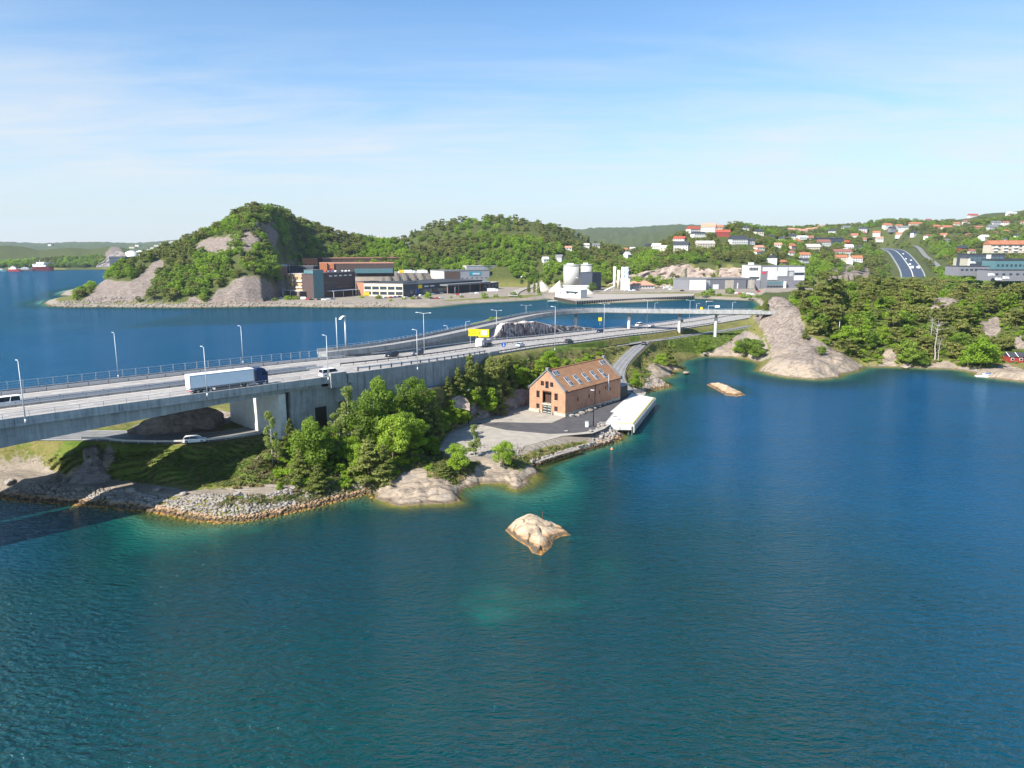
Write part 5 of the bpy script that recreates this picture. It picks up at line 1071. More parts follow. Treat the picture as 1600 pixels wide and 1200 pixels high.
# rubble shores: thousands of stones
def rubble(name, band, n, smin, smax, seed, mat_=None, z_off=0, cube=False):
    """stones scattered in a band (polygon given as pixels on the sloping shore)"""
    r = np.random.default_rng(seed); prot = [rock_mesh(100+k, 1) for k in range(5)]
    pts = np.array([P(u, v, 1.0)[:2] for u, v in band]); x0, y0 = pts.min(0); x1, y1 = pts.max(0); b = MB(); k = 0; tries = 0
    X = r.uniform(x0, x1, n*8); Y = r.uniform(y0, y1, n*8); ok = inpoly(X, Y, pts); X, Y = X[ok][:n], Y[ok][:n]; Z = ground(X, Y); Vs = []; Fs = []; off = 0
    for x, y, z in zip(X, Y, Z):
        if z < -1.2: continue
        V, F = prot[r.integers(5)]; s = r.uniform(smin, smax)*(1 if r.random() < .93 else 1.5); a = r.random()*6.28; ca, sa = math.cos(a), math.sin(a); q = V*np.array([s, s*r.uniform(.6, 1), s*r.uniform(.6, 1)])
        q = np.stack([q[:, 0]*ca-q[:, 1]*sa+x, q[:, 0]*sa+q[:, 1]*ca+y, q[:, 2]+z+s*.2], 1); Vs.append(q); Fs.append(np.array(F)+off); off += len(V)
    me = newmesh(name, np.vstack(Vs), np.vstack(Fs), mat_ or M_RUB); o = link(name, me); tag(o, kind='stuff'); return o
rubble('shore_rubble', [(268, 803), (262, 786), (330, 782), (400, 788), (440, 780), (490, 765), (540, 757), (580, 755), (582, 772), (530, 786), (480, 800), (430, 812), (380, 820), (330, 821), (295, 818)], 3600, .24, .52, 1)
rubble('shaded_shore_rubble', [(-20, 770), (20, 764), (60, 764), (120, 770), (200, 774), (262, 784), (268, 806), (200, 800), (140, 794), (80, 788), (-20, 784)], 2400, .3, .65, 2)
rubble('quay_end_rubble', [(925, 690), (938, 672), (950, 668), (968, 676), (980, 684), (960, 694), (940, 700)], 420, .3, .8, 3)
rubble('cape_rubble', [(1008, 598), (1030, 594), (1050, 600), (1050, 608), (1030, 612), (1008, 616)], 300, .3, .6, 4)
rubble('mouth_rubble', [(724, 700), (760, 705), (800, 700), (830, 712), (812, 722), (780, 716), (740, 722)], 260, .15, .4, 6)
rubble('far_rubble', [(69, 476), (100, 474), (300, 477), (440, 476), (640, 477), (640, 482), (440, 482), (300, 483), (150, 482), (80, 481)], 2600, .5, 1.3, 5)
# stone quay wall
qw = thing('stone_quay_wall', 'old low quay wall of squared stones below the gravel ledge', 'quay wall', P(830, 727, 0))
st = [newmesh('stone', *(lambda VF: (VF[0]*np.array([.62, .42, .46]), VF[1]))(rock_mesh(300+k, 1, .12, (1, 1, 1))), M_RUB) for k in range(5)]
bx = [MB().box((0, 0, 0), (1.28, .8, .62), 0, .92).mesh('stone', M_RUB) for k in range(1)]
c_ = spline([P(833, 729, 0), P(850, 724, 0), P(870, 717.5, 0), P(905, 706.5, 0), P(942, 696.5, 0), P(958, 691, 0)], 1.28)
for row in range(3):
    for i in range(len(c_)-1):
        if row == 2 and i > len(c_)*.72: continue
        a_ = math.atan2(c_[i+1, 1]-c_[i, 1], c_[i+1, 0]-c_[i, 0]); o = link('stone', bx[0] if (i+row) % 3 else st[i % 5], qw)
        sft = .5*(row % 2); x = c_[i, 0]*(1-sft)+c_[i+1, 0]*sft; y = c_[i, 1]*(1-sft)+c_[i+1, 1]*sft
        o.location = (x-qw.location.x+random.uniform(-.05, .05), y-qw.location.y+row*.12+random.uniform(-.06, .06), .2+row*.60); o.rotation_euler = (random.uniform(-.05, .05), random.uniform(-.05, .05), a_+random.uniform(-.06, .06)); o.scale = (random.uniform(.9, 1.05),)*2+(random.uniform(.9, 1.04),)
sheet('quay_ledge', [(836, 722), (852, 715), (872, 708), (900, 699), (908, 701), (903, 702.5), (870, 712), (850, 718.5), (838, 723)], 1.8, M_RUB)
# rock islets with a raised, cracked back
def islet(name, label, outline, peak, hmax, mesh_n=110, seed=0):
    pts = np.array([P(u, v, 0)[:2] for u, v in outline]); x0, y0 = pts.min(0)-3; x1, y1 = pts.max(0)+3; gx, gy = np.meshgrid(np.linspace(x0, x1, mesh_n), np.linspace(y0, y1, mesh_n))
    d = sdist(gx.ravel(), gy.ravel(), pts).reshape(gx.shape); pk = P(*peak, 0)[:2]; rad = np.hypot(gx-pk[0], gy-pk[1]); R0 = max(x1-x0, y1-y0)/2
    z = np.where(d > 0, hmax*(1-np.exp(-d/2.5))*1.12*np.clip(1.15-.55*rad/R0, .25, 1.1), d*.8)
    wx, wy = gx+1.2*fbm(gx/2.5, gy/2.5, 3, seed), gy+1.2*fbm(gx/2.5, gy/2.5, 3, seed+5)
    cr = 1-np.abs(2*vnoise(wx/3.2+wy/6, wy/2.1, seed+1)-1)
    z = z+np.clip(d, 0, 1)*((fbm(wx/2.6, wy/2.2, 4, seed+3)-.5)*.95-np.clip(cr-.86, 0, 1)*5.0)+np.where(d > .0, .08, 0)
    z = np.maximum(z, -2.5); V = np.stack([gx.ravel(), gy.ravel(), z.ravel()], 1); n = mesh_n
    a, b_ = np.meshgrid(np.arange(n-1), np.arange(n-1), indexing='ij'); i0 = (a*n+b_).ravel(); F = np.stack([i0, i0+1, i0+n+1, i0+n], 1); F = F[(z.ravel()[F].max(1) > -2.4)]
    c = np.array([pts[:, 0].mean(), pts[:, 1].mean(), 0]); o = link(name, newmesh(name, V-c, F, M_GRAN, True)); o.location = c; tag(o, label, 'rock islet'); return o
islet('rock_islet', 'big smooth granite islet with cracks in the green water in front', [(790, 829), (796, 821), (802, 817), (812, 814), (826, 812.5), (842, 813.5), (851, 816), (857, 820), (868, 821), (880, 826), (892, 836), (878, 838), (866, 843), (861, 855), (846, 868), (832, 864), (826, 855), (806, 843)], (829, 824), 2.6, 150, 4)
islet('rock_islet', 'low narrow granite islet in the blue cove', [(1104, 601), (1116, 601), (1134, 603), (1147, 609), (1165, 617), (1152, 619.5), (1134, 617.5), (1116, 607)], (1128, 606), 1.7, 110, 9)
pl = thing('iron_rod', 'thin rusty iron rod standing upright on the nearest rock islet', 'iron rod', P(847.5, 815, 2.0), 0); MB().cyl((0, 0, -1), (0, 0, 2.0), .05, .05, 6).build('rod', mat('rusty_iron', (.22, .07, .03), .9), pl)
by = thing('mooring_buoy', 'small orange buoy with white top floating beside the quay', 'buoy', P(956, 702, 0), 0)
MB().loft([np.array([(r_*math.cos(t_), r_*math.sin(t_), z_) for t_ in np.linspace(0, 2*math.pi, 12, endpoint=False)]) for r_, z_ in ((.1, -.3), (.3, -.15), (.36, 0), (.33, .15), (.2, .28), (.05, .33))]).build('float', mat('orange_plastic', (.75, .25, .12), .5), by, True)
MB().cyl((0, 0, .4), (0, 0, .6), .08, .08, 8).build('ring', M_WHITE, by)
# ---------------------------------------------------------------- cliffs built as rock faces
def cliff(name, label, foot, heights, depth, m, seed=0, drill=.0, step=1.2, nup=16, ntop=8, rough=1.0, cat='rock face', lean=.25):
    """foot: ground points; heights: rise of the face at each of them; the back goes away from the camera"""
    f_ = spline([np.array([*p, h]) for p, h in zip(foot, heights)], step); c = f_[:, :3]; H = f_[:, 3]
    t, n = frames(c); back = -n if (n[len(n)//2]@c[len(c)//2, :2]) < 0 else n
    S_ = np.concatenate([[0], np.cumsum(np.linalg.norm(np.diff(c[:, :2], axis=0), axis=1))]); o0 = c[len(c)//2]
    cols = nup+ntop; V = np.zeros((len(c), cols, 3))
    jag = (fbm(S_/9, S_*0+seed, 3, seed)-.5)*.35+1
    for k in range(cols):
        up = min(1, k/(nup-1)); tk = max(0, (k-nup+1)/ntop); z = H*jag*(up-.0*tk)*(1-.25*tk*tk)-1.0*(k == 0)
        big = (fbm(S_/5.0, z/4.5, 4, seed+2)-.5)*2.2*rough; blk = (np.floor(vnoise(S_/2.2+z*.1, z/3.0, seed+8)*4)/4-.5)*1.2*rough
        dr = np.abs(np.sin(S_*math.pi/1.1+vnoise(S_/3, z*0, 3)*2))*drill
        off = lean*z+big*min(1, up*3)+blk*(1-tk)+dr*(1-tk)+tk*depth
        zz = z+(fbm(S_/2, off/2+k, 3, seed+4)-.5)*.9*rough*min(1, up*2)
        V[:, k, 0] = c[:, 0]+back[:, 0]*off; V[:, k, 1] = c[:, 1]+back[:, 1]*off; V[:, k, 2] = c[:, 2]+zz-tk*tk*2
    V = V.reshape(-1, 3)-o0; L = len(c); F = []
    for i in range(L-1):
        for k in range(cols-1): a = i*cols+k; F.append((a, a+cols, a+cols+1, a+1))
    me = newmesh(name, V, np.array(F)); me.materials.append(m); o = link(name, me); o.location = o0
    me.update(); me.calc_loop_triangles()
    nrm = sum((p.normal.y for p in list(me.polygons)[:200])); 
    if nrm > 0: me.flip_normals()
    tag(o, label, cat); return o
def cut_mat():
    t = NT('drilled_rock_face'); a = t.noise(t.pos((1.5, 1.5, .10)), 1.0, 4, .6, .3); b = t.noise(t.pos(), .5, 4, .6)
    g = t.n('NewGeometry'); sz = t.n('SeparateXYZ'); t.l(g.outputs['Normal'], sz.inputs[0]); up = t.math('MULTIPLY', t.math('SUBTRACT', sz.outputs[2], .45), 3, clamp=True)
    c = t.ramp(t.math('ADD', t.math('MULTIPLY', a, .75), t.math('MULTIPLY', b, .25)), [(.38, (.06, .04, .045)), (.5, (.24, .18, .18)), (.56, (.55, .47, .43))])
    t.set('Base Color', t.mix(up, c, (.55, .48, .42))); t.set('Roughness', .9); t.set('Normal', t.bump(a, .8, .4)); return t.m  # upward faces mixed paler: the sunlit look of the top is put into the colour
M_CUT = cut_mat()
M_PINK = granite('pink_grey_rock_face', (.17, .12, .10), (.36, .28, .23), (.50, .42, .36), False)
def edge_far(u, extra=1.5):
    z = 12.
    for _ in range(10):
        t, n = frames(HW); pts = HW[:, :2]-n*(14.2+extra); uu = 800+FPX*pts[:, 0]/(pts[:, 1]*CP-(HW[:, 2]-CAMH)*SP); j = int(np.argmin(np.abs(uu-u)+1e3*(pts[:, 1] < 100)))
    return np.array([pts[j, 0], pts[j, 1], HW[j, 2]-1.2])
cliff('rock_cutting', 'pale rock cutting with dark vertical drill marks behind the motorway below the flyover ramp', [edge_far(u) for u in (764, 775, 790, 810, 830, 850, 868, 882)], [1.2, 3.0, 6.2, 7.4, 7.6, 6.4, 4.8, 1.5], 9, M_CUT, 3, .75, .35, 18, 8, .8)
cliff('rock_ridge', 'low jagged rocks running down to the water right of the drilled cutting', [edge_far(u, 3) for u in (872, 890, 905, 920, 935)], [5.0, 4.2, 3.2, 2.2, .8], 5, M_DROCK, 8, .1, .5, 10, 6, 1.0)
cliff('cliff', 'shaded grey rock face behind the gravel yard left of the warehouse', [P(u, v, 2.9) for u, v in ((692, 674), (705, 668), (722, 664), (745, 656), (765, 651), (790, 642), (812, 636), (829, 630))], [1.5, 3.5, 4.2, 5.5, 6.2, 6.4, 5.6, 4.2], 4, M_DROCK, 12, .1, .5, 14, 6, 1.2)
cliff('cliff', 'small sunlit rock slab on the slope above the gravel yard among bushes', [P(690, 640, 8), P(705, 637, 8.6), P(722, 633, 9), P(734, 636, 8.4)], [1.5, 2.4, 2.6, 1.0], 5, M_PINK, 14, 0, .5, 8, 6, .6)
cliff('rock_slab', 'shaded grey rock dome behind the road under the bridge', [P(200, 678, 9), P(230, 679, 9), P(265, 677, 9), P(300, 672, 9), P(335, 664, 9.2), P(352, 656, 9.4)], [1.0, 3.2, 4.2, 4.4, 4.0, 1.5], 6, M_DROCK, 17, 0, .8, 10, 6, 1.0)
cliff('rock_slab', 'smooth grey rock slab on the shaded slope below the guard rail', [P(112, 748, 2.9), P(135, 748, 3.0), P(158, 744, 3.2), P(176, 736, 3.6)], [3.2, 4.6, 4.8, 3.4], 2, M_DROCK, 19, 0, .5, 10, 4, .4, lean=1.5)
# ---------------------------------------------------------------- trees
def leaf_mat(name, a, b_, c, tr=.28):
    t = NT(name); oi = t.n('ObjectInfo'); n = t.noise(t.pos(), .9, 3, .6); n2 = t.noise(t.coord('Object'), 2.2, 2, .5)
    f_ = t.math('ADD', t.math('ADD', t.math('MULTIPLY', oi.outputs['Random'], .5), t.math('MULTIPLY', n, .35)), t.math('MULTIPLY', n2, .35))
    col = t.ramp(f_, [(.25, a), (.58, b_), (.9, c)]); t.set('Base Color', col); t.set('Roughness', .6); t.set('Specular IOR Level', .25)
    tl = t.n('BsdfTranslucent'); t.l(t.mix(1.0, col, (1.25, 1.35, .7), 'MULTIPLY'), tl.inputs[0]); mx = t.n('MixShader'); mx.inputs[0].default_value = tr
    t.l(t.p.outputs[0], mx.inputs[1]); t.l(tl.outputs[0], mx.inputs[2]); t.l(mx.outputs[0], t.out.inputs[0]); return t.m
L_BR = leaf_mat('bright_broad_leaves', (.16, .25, .022), (.235, .35, .03), (.30, .40, .05), .45)
L_MD = leaf_mat('green_broad_leaves', (.115, .185, .024), (.18, .265, .034), (.25, .33, .05), .45)
L_BI = leaf_mat('birch_leaves', (.16, .21, .05), (.21, .265, .065), (.26, .31, .09), .40)
L_PI = leaf_mat('pine_needles', (.12, .14, .032), (.185, .20, .048), (.25, .245, .07), .36)
L_SP = leaf_mat('young_pine_needles', (.12, .15, .034), (.18, .21, .05), (.24, .26, .07), .36)
M_BARK = mat('brown_bark', (.14, .10, .075), .95, .2, 2); M_PBARK = mat('pine_bark', (.26, .15, .09), .95, .2, 2); M_BBARK = mat('birch_bark', (.50, .48, .44), .9, .3, 3); M_DEAD = mat('dead_grey_wood', (.42, .37, .32), .95, .15, 3)
def puffs_mesh(name, puffs, n, size, m, seed, flat=0.0, elong=1.0):
    """leaf-sized faces spread through clumps: puffs = (x, y, z, rx, rz)"""
    r = np.random.default_rng(seed); Vs = []
    w = np.array([p[3]**2 for p in puffs]); cnt = np.maximum(3, (w/w.sum()*n).astype(int))
    for (x, y, z, rx, rz), k in zip(puffs, cnt):
        d = r.normal(size=(k, 3)); d /= np.linalg.norm(d, axis=1)[:, None]; rad = r.uniform(.45, 1.08, k)**.6
        P0 = np.array([x, y, z])+d*rad[:, None]*np.array([rx, rx, rz]); nn = d*1.0+r.normal(size=(k, 3))*.65+np.array([0, 0, flat]); nn /= np.linalg.norm(nn, axis=1)[:, None]
        a = np.cross(nn, r.normal(size=(k, 3))); a /= np.linalg.norm(a, axis=1)[:, None]; b = np.cross(nn, a)
        s = size*r.uniform(.6, 1.3, k)[:, None]; a = a*s*elong; b = b*s*.62
        Vs.append(np.stack([P0-a, P0-b*.9, P0+a, P0+b], 1).reshape(-1, 3))
    V = np.vstack(Vs); F = np.arange(len(V)).reshape(-1, 4); return newmesh(name, V, F, m)
def limb_mesh(h, r0, limbs, m, seed, bend=.3):
    rr = np.random.default_rng(seed); b = MB(); p = np.array([0., 0, -.5]); k = 5; pts = [p]
    for i in range(k): p = p+np.array([rr.normal()*bend*.3, rr.normal()*bend*.3, (h+.5)/k]); pts.append(p)
    for i in range(k): b.cyl(pts[i], pts[i+1], r0*(1-.85*i/k), r0*(1-.85*(i+1)/k), 7, False)
    for q in limbs:
        f_ = min(.95, max(.15, (q[2]-.25*abs(q[0]+q[1]))/h)); i = min(k-1, int(f_*k)); s0 = pts[i]+(pts[i+1]-pts[i])*(f_*k-i)
        b.cyl(s0, (q[0], q[1], q[2]), r0*.38*(1-f_*.5), r0*.08, 5, False)
    return b.mesh('trunk', m, True)
class Tree: pass
PROTO = {}
def proto(kind, seed, lod):
    key = (kind, seed, lod)
    if key in PROTO: return PROTO[key]
    r = np.random.default_rng(seed*31+7); q = Tree(); n = {0: 1.0, 1: .42, 2: .07}[lod]; sz = {0: 1.0, 1: 1.5, 2: 3.1}[lod]; pf = []
    if kind in ('broad', 'bright'):
        H = 9; 
        for i in range(20):
            a = r.uniform(0, 6.28); z = r.uniform(2.2, 8.2); R = 3.0*math.sqrt(max(.05, 1-((z-4.9)/4.1)**2))*r.uniform(.55, 1); pf.append((R*math.cos(a), R*math.sin(a), z, r.uniform(.85, 1.5), r.uniform(.7, 1.15)))
        pf += [(0, 0, 5, 1.9, 2.2), (0, 0, 8.0, 1.1, 1.0)]; N, s, m, bk, fl, r0 = 5200*n, .20*sz, (L_BR if kind == 'bright' else L_MD), M_BARK, .35, .20
    elif kind == 'birch':
        H = 10
        for i in range(20):
            a = r.uniform(0, 6.28); z = r.uniform(2.0, 9.8); R = (1.9*(1-(z/10.6)**2)+.25)*r.uniform(.3, 1); pf.append((R*math.cos(a), R*math.sin(a), z, r.uniform(.45, .95), r.uniform(.5, .9)))
        N, s, m, bk, fl, r0 = 3000*n, .17*sz, L_BI, M_BBARK, .2, .13
    elif kind == 'pine':
        H = 9
        for i in range(24):
            a = r.uniform(0, 6.28); z = 9*(r.uniform(.3, 1)**.8); R = 3.0*math.sqrt(max(.04, 1.05-((z-5.2)/4.2)**2))*r.uniform(.35, 1); pf.append((R*math.cos(a), R*math.sin(a), z, r.uniform(.9, 1.5), r.uniform(.28, .5)))
        N, s, m, bk, fl, r0 = 5200*n, .19*sz, L_PI, M_PBARK, .6, .19
    elif kind == 'young':
        H = 8
        for i in range(26):
            a = i*2.4+r.uniform(-.4, .4); z = .9+7.0*(i/26); R = (2.3*(1-z/8.6))*r.uniform(.55, 1); pf.append((R*math.cos(a), R*math.sin(a), z, .35+.75*(1-z/9), .3+.2*(1-z/9)))
        pf += [(0, 0, 8.0, .18, .6)]; N, s, m, bk, fl, r0 = 4200*n, .17*sz, L_SP, M_BARK, .5, .15
    elif kind == 'bush':
        H = 2.2
        for i in range(9):
            a = r.uniform(0, 6.28); R = r.uniform(.2, 1.2); pf.append((R*math.cos(a), R*math.sin(a), r.uniform(.5, 1.9), r.uniform(.5, .8), r.uniform(.45, .7)))
        N, s, m, bk, fl, r0 = 1500*n, .16*sz, L_BR, M_BARK, .3, .05
    elif kind == 'dead':
        H = 9; N = 0; bk = M_DEAD; r0 = .17
        for i in range(26): a = r.uniform(0, 6.28); z = r.uniform(4.5, 9.3); R = r.uniform(.5, 2.4); pf.append((R*math.cos(a), R*math.sin(a), z+.5, .4, .3))
    q.trunk = limb_mesh(H*.93 if kind != 'bush' else 1.2, r0, pf if lod == 0 else pf[:6], bk, seed) if lod < 2 or kind == 'dead' else None
    q.crown = puffs_mesh('crown', pf, N, s, m, seed, fl, 1.35 if 'pin' in kind else 1.1) if N else None
    q.H = H; PROTO[key] = q; return q
def tree(kind, seed, loc, h, label, group=None, lod=0, name=None, cat='tree', wide=1.0):
    q = proto(kind, seed, lod); s = h/q.H
    nm = name or {'broad': 'broadleaf_tree', 'bright': 'broadleaf_tree', 'birch': 'birch_tree', 'pine': 'pine_tree', 'young': 'pine_tree', 'bush': 'bush', 'dead': 'dead_tree'}[kind]
    root = thing(nm, label, cat, (loc[0], loc[1], loc[2]-.15), random.uniform(0, 6.28), group); root.scale = (s*wide, s*wide, s)
    if q.trunk: link('trunk', q.trunk, root)
    if q.crown: link('crown', q.crown, root)
    return root
def mpp(p): return (p[1]*CP+(CAMH-p[2])*SP)/FPX      # metres per pixel of the photograph at a place
near_trees = [
 (426, 727, 640, 'birch', 'slender loose birch at the left end of the near grove with bare lower trunk', .9), (454, 692, 652, 'young', 'small young pine between the slender birch and the bridge pier', 1),
 (487, 739, 652, 'broad', 'big round leafy tree at the left front of the near grove', 1.15), (512, 728, 664, 'broad', 'leafy tree just right of the big round one in the near grove', 1.1), (470, 752, 700, 'young', 'low dark pine at the foot of the big round leafy tree', 1.4),
 (498, 768, 722, 'young', 'low spreading pine bush at the rubble shore edge', 1.7), (545, 690, 601, 'birch', 'tall pointed birch in front of the dark abutment corner', 1.1), (524, 690, 642, 'birch', 'pale feathery birch left of the tall pointed birch', 1.2),
 (592, 684, 588, 'broad', 'tallest broad tree in the middle of the near grove against the retaining wall', .95), (572, 700, 622, 'broad', 'leafy tree left below the tallest grove tree', 1), (647, 668, 586, 'broad', 'rounded tree against the retaining wall right of the tallest', .9),
 (546, 728, 680, 'bright', 'small vivid green tree in the heart of the near grove', 1.1), (560, 740, 690, 'bright', 'vivid green sapling right of the grove centre', .9), (577, 752, 683, 'young', 'wide olive pine at the front of the near grove', 1.7), (600, 745, 690, 'young', 'second wide olive pine beside the granite slab', 1.4),
 (615, 722, 645, 'bright', 'bright leafy tree above the granite slab', 1.1), (632, 712, 640, 'broad', 'leafy tree at the right shoulder of the near grove', 1.1), (650, 706, 652, 'bright', 'bright rounded tree at the right end of the near grove', 1.1), 
 (662, 690, 622, 'young', 'dark pine with layered boughs left of the rock face', 1.1), (680, 684, 628, 'young', 'dark pine between the layered pine and the bushes', 1), (645, 690, 640, 'young', 'dark pine half hidden inside the grove', 1), (533, 716, 652, 'birch', 'light feathery birch inside the grove', 1.2),
 (560, 715, 662, 'birch', 'greyish birch at the grove centre', 1.0), (630, 690, 630, 'birch', 'thin light tree at the back of the grove', 1),
 (675, 713, 679, 'bright', 'small bright bush at the left corner of the pale yard', 1), (706, 668, 632, 'bright', 'bright bush in front of the rocks left of the yard', 1.2), (722, 664, 634, 'bright', 'bright bush beside the black lamp post by the rocks', 1.1), (690, 676, 640, 'broad', 'leafy shrub at the grove edge by the rocks', 1.1),
 (735, 636, 553, 'young', 'tall pointed pine, leftmost of the pine clump behind the yard', .85), (752, 640, 570, 'young', 'pine in the clump behind the yard, second from the left', 1), (766, 634, 556, 'young', 'dark pine in the middle of the clump behind the yard', 1), (783, 628, 556, 'young', 'pine in the clump behind the yard next to the bright shrub', 1), (795, 616, 553, 'young', 'rightmost pine of the clump behind the yard', .8),
 (745, 622, 566, 'young', 'pine at the back of the clump near the road', 1), (716, 628, 575, 'young', 'scrubby pine left of the clump', 1.1), (775, 648, 590, 'young', 'low dark pine on top of the grey rock face', 1.2), (758, 652, 602, 'bright', 'bright shrub hanging over the rock face', 1.1), (732, 642, 600, 'bright', 'light green shrub at the foot of the pointed pine', 1.2),
 (700, 622, 590, 'young', 'small pine by the road along the retaining wall', 1.1), (815, 612, 573, 'bright', 'bright shrub at the left rear corner of the warehouse', 1.3), (826, 603, 583, 'bright', 'light shrub behind the warehouse gable', 1.2), (858, 588, 550, 'bright', 'large bright bush behind the warehouse roof', 1.2), (845, 590, 560, 'bright', 'smaller bright bush left of the large one behind the roof', 1.1), (870, 584, 562, 'bright', 'bright bush right of the large one behind the roof', 1.1),
 (717, 740, 692, 'bright', 'bright round bush on the granite shore left of the pale slab', 1.15), (741, 712, 662, 'birch', 'grey green young tree at the edge of the pale yard', 1.2), (787, 732, 686, 'bright', 'bright full bush above the two smooth boulders', 1.05), (693, 742, 718, 'young', 'dark low pine bush left of the bright shore bush', 1.6),
 (993, 608, 581, 'bright', 'bright bush beside the thin black post at the quay road', 1.2), (1044, 572, 538, 'young', 'dark pine bush on the bank right of the quay road', 1.4), (1032, 575, 552, 'bright', 'bright bush on the bank in front of the dark pine bush', 1.3), (1100, 552, 530, 'broad', 'dark rounded bush on the green bank of the cove', 1.4),
 (1165, 558, 527, 'broad', 'big dark green bush on the cove shore, left of two', 1.3), (1183, 562, 530, 'broad', 'big dark green bush on the cove shore, right of two', 1.3), (1153, 552, 533, 'bright', 'lighter bush behind the two dark cove bushes', 1.2), (743, 516, 503, 'bright', 'small bush on the outcrop left of the flyover ramp', 1.3), (768, 510, 495, 'bright', 'small bush on top of the outcrop behind the ramp', 1.2), (437, 765, 752, 'bright', 'small bright bush on the sandy end of the shore path', 1.2),
]
for i, (u, vb, vt, kind, lab, wd_) in enumerate(near_trees):
    p = hit(u, vb, 90, 480); h = (vb-vt)*mpp(p)/1.0
    tree(kind, 1+i % 3, p, h, lab, None, 0, 'shrub' if 'bush' in lab or 'shrub' in lab else None, 'bush' if 'bush' in lab or 'shrub' in lab else 'tree', wd_*(.93 if h > 6 else 1.1))
hand = [(1345, 532, 497, 'bright', 'vivid green oak standing out among the dark pines'), (1325, 542, 508, 'bright', 'bright oak just left of the vivid green oak'), (1530, 576, 528, 'bright', 'big glowing green maple right at the shore near the red cabin'), (1512, 574, 545, 'bright', 'smaller bright tree at the left foot of the big maple'), (1545, 574, 542, 'bright', 'bright tree at the right side of the big maple'),
        (1418, 572, 535, 'broad', 'round green tree at the water below the pines'), (1440, 573, 548, 'broad', 'green bush left of the dead tree'), (1461, 562, 505, 'dead', 'tall dead grey pine with bare crown near the shore'), (1467, 566, 530, 'dead', 'bare broken trunk beside the tall dead pine'), (1453, 540, 497, 'dead', 'grey leafless tree among the pines above the shore'),
        (1283, 556, 540, 'broad', 'dark small bush on the pale granite foot of the knoll'), (1258, 530, 512, 'young', 'dark pine shrub right of the bare rock slab'), (1195, 488, 468, 'young', 'low pine on the left shoulder of the rock knoll'), (1185, 496, 478, 'broad', 'scrub on the left edge of the rock knoll'),
        (1255, 478, 442, 'pine', 'dark pine at the top right edge of the bare knoll'), (1290, 482, 428, 'pine', 'tallest broad pine crown on the ridge right of the knoll'), (1300, 515, 478, 'pine', 'pine with a visible red trunk right of the rock slab')]
for i, (u, vb, vt, kind, lab) in enumerate(hand):
    p = hit(u, vb, 200, 700); tree(kind, 1+i % 3, p, (vb-vt)*mpp(p)/.96, lab, None, 1 if kind != 'dead' else 0, 'shrub' if 'bush' in lab or 'scrub' in lab else None, 'bush' if 'bush' in lab or 'scrub' in lab else 'tree', 1.15)
# the pine wood of the headland: each tree its own thing
wood_poly = [(1248, 462), (1262, 440), (1300, 448), (1340, 445), (1400, 440), (1480, 438), (1560, 442), (1625, 440), (1700, 445), (1700, 540), (1625, 520), (1585, 530), (1552, 548), (1500, 562), (1470, 552), (1440, 560), (1415, 562), (1382, 560), (1352, 566), (1322, 556), (1296, 532), (1262, 508), (1252, 490)]
clear = [[(1450, 485), (1458, 468), (1476, 458), (1496, 460), (1498, 474), (1478, 480), (1470, 495)], [(1533, 510), (1560, 500), (1564, 516), (1545, 535), (1534, 526)], [(1382, 555), (1398, 548), (1400, 578), (1378, 578)], [(1565, 540), (1620, 540), (1620, 600), (1560, 590)], [(1520, 560), (1560, 560), (1560, 600), (1500, 600)]]
r_ = np.random.default_rng(5); placed = []; tries = 0
while len(placed) < 232 and tries < 60000:
    tries += 1; y = r_.uniform(250, 560); x = r_.uniform(90, 460); z = G(x, y)
    if z < .8: continue
    u, v, _ = proj(x, y, z)
    if not inpoly(np.array([u]), np.array([v]), wood_poly)[0] and not (y > 420 and 1240 < u < 1700 and v < 470 and z > 8): continue
    if any(inpoly(np.array([u]), np.array([v]), c)[0] for c in clear): continue
    if (x < 165 and y < 420) and z > 15 and u < 1248: continue
    dmin = 5.2 if y < 330 else 6.2
    if any((x-a)**2+(y-b)**2 < dmin**2 for a, b in placed): continue
    placed.append((x, y)); k = r_.random(); h = r_.uniform(6.5, 10.5)
    if k < .74: kind, lab = 'pine', 'olive green Scots pine in the dense wood on the headland'
    elif k < .90: kind, lab = 'broad', 'green leafy tree among the pines on the headland'
    else: kind, lab = 'bright', 'bright green leafy tree among the pines on the headland'
    tree(kind, 1+int(r_.integers(4)), (x, y, z), h*(1 if kind != 'bright' else .8), lab, 'trees of the headland wood', 1, None, 'tree', 1.1)
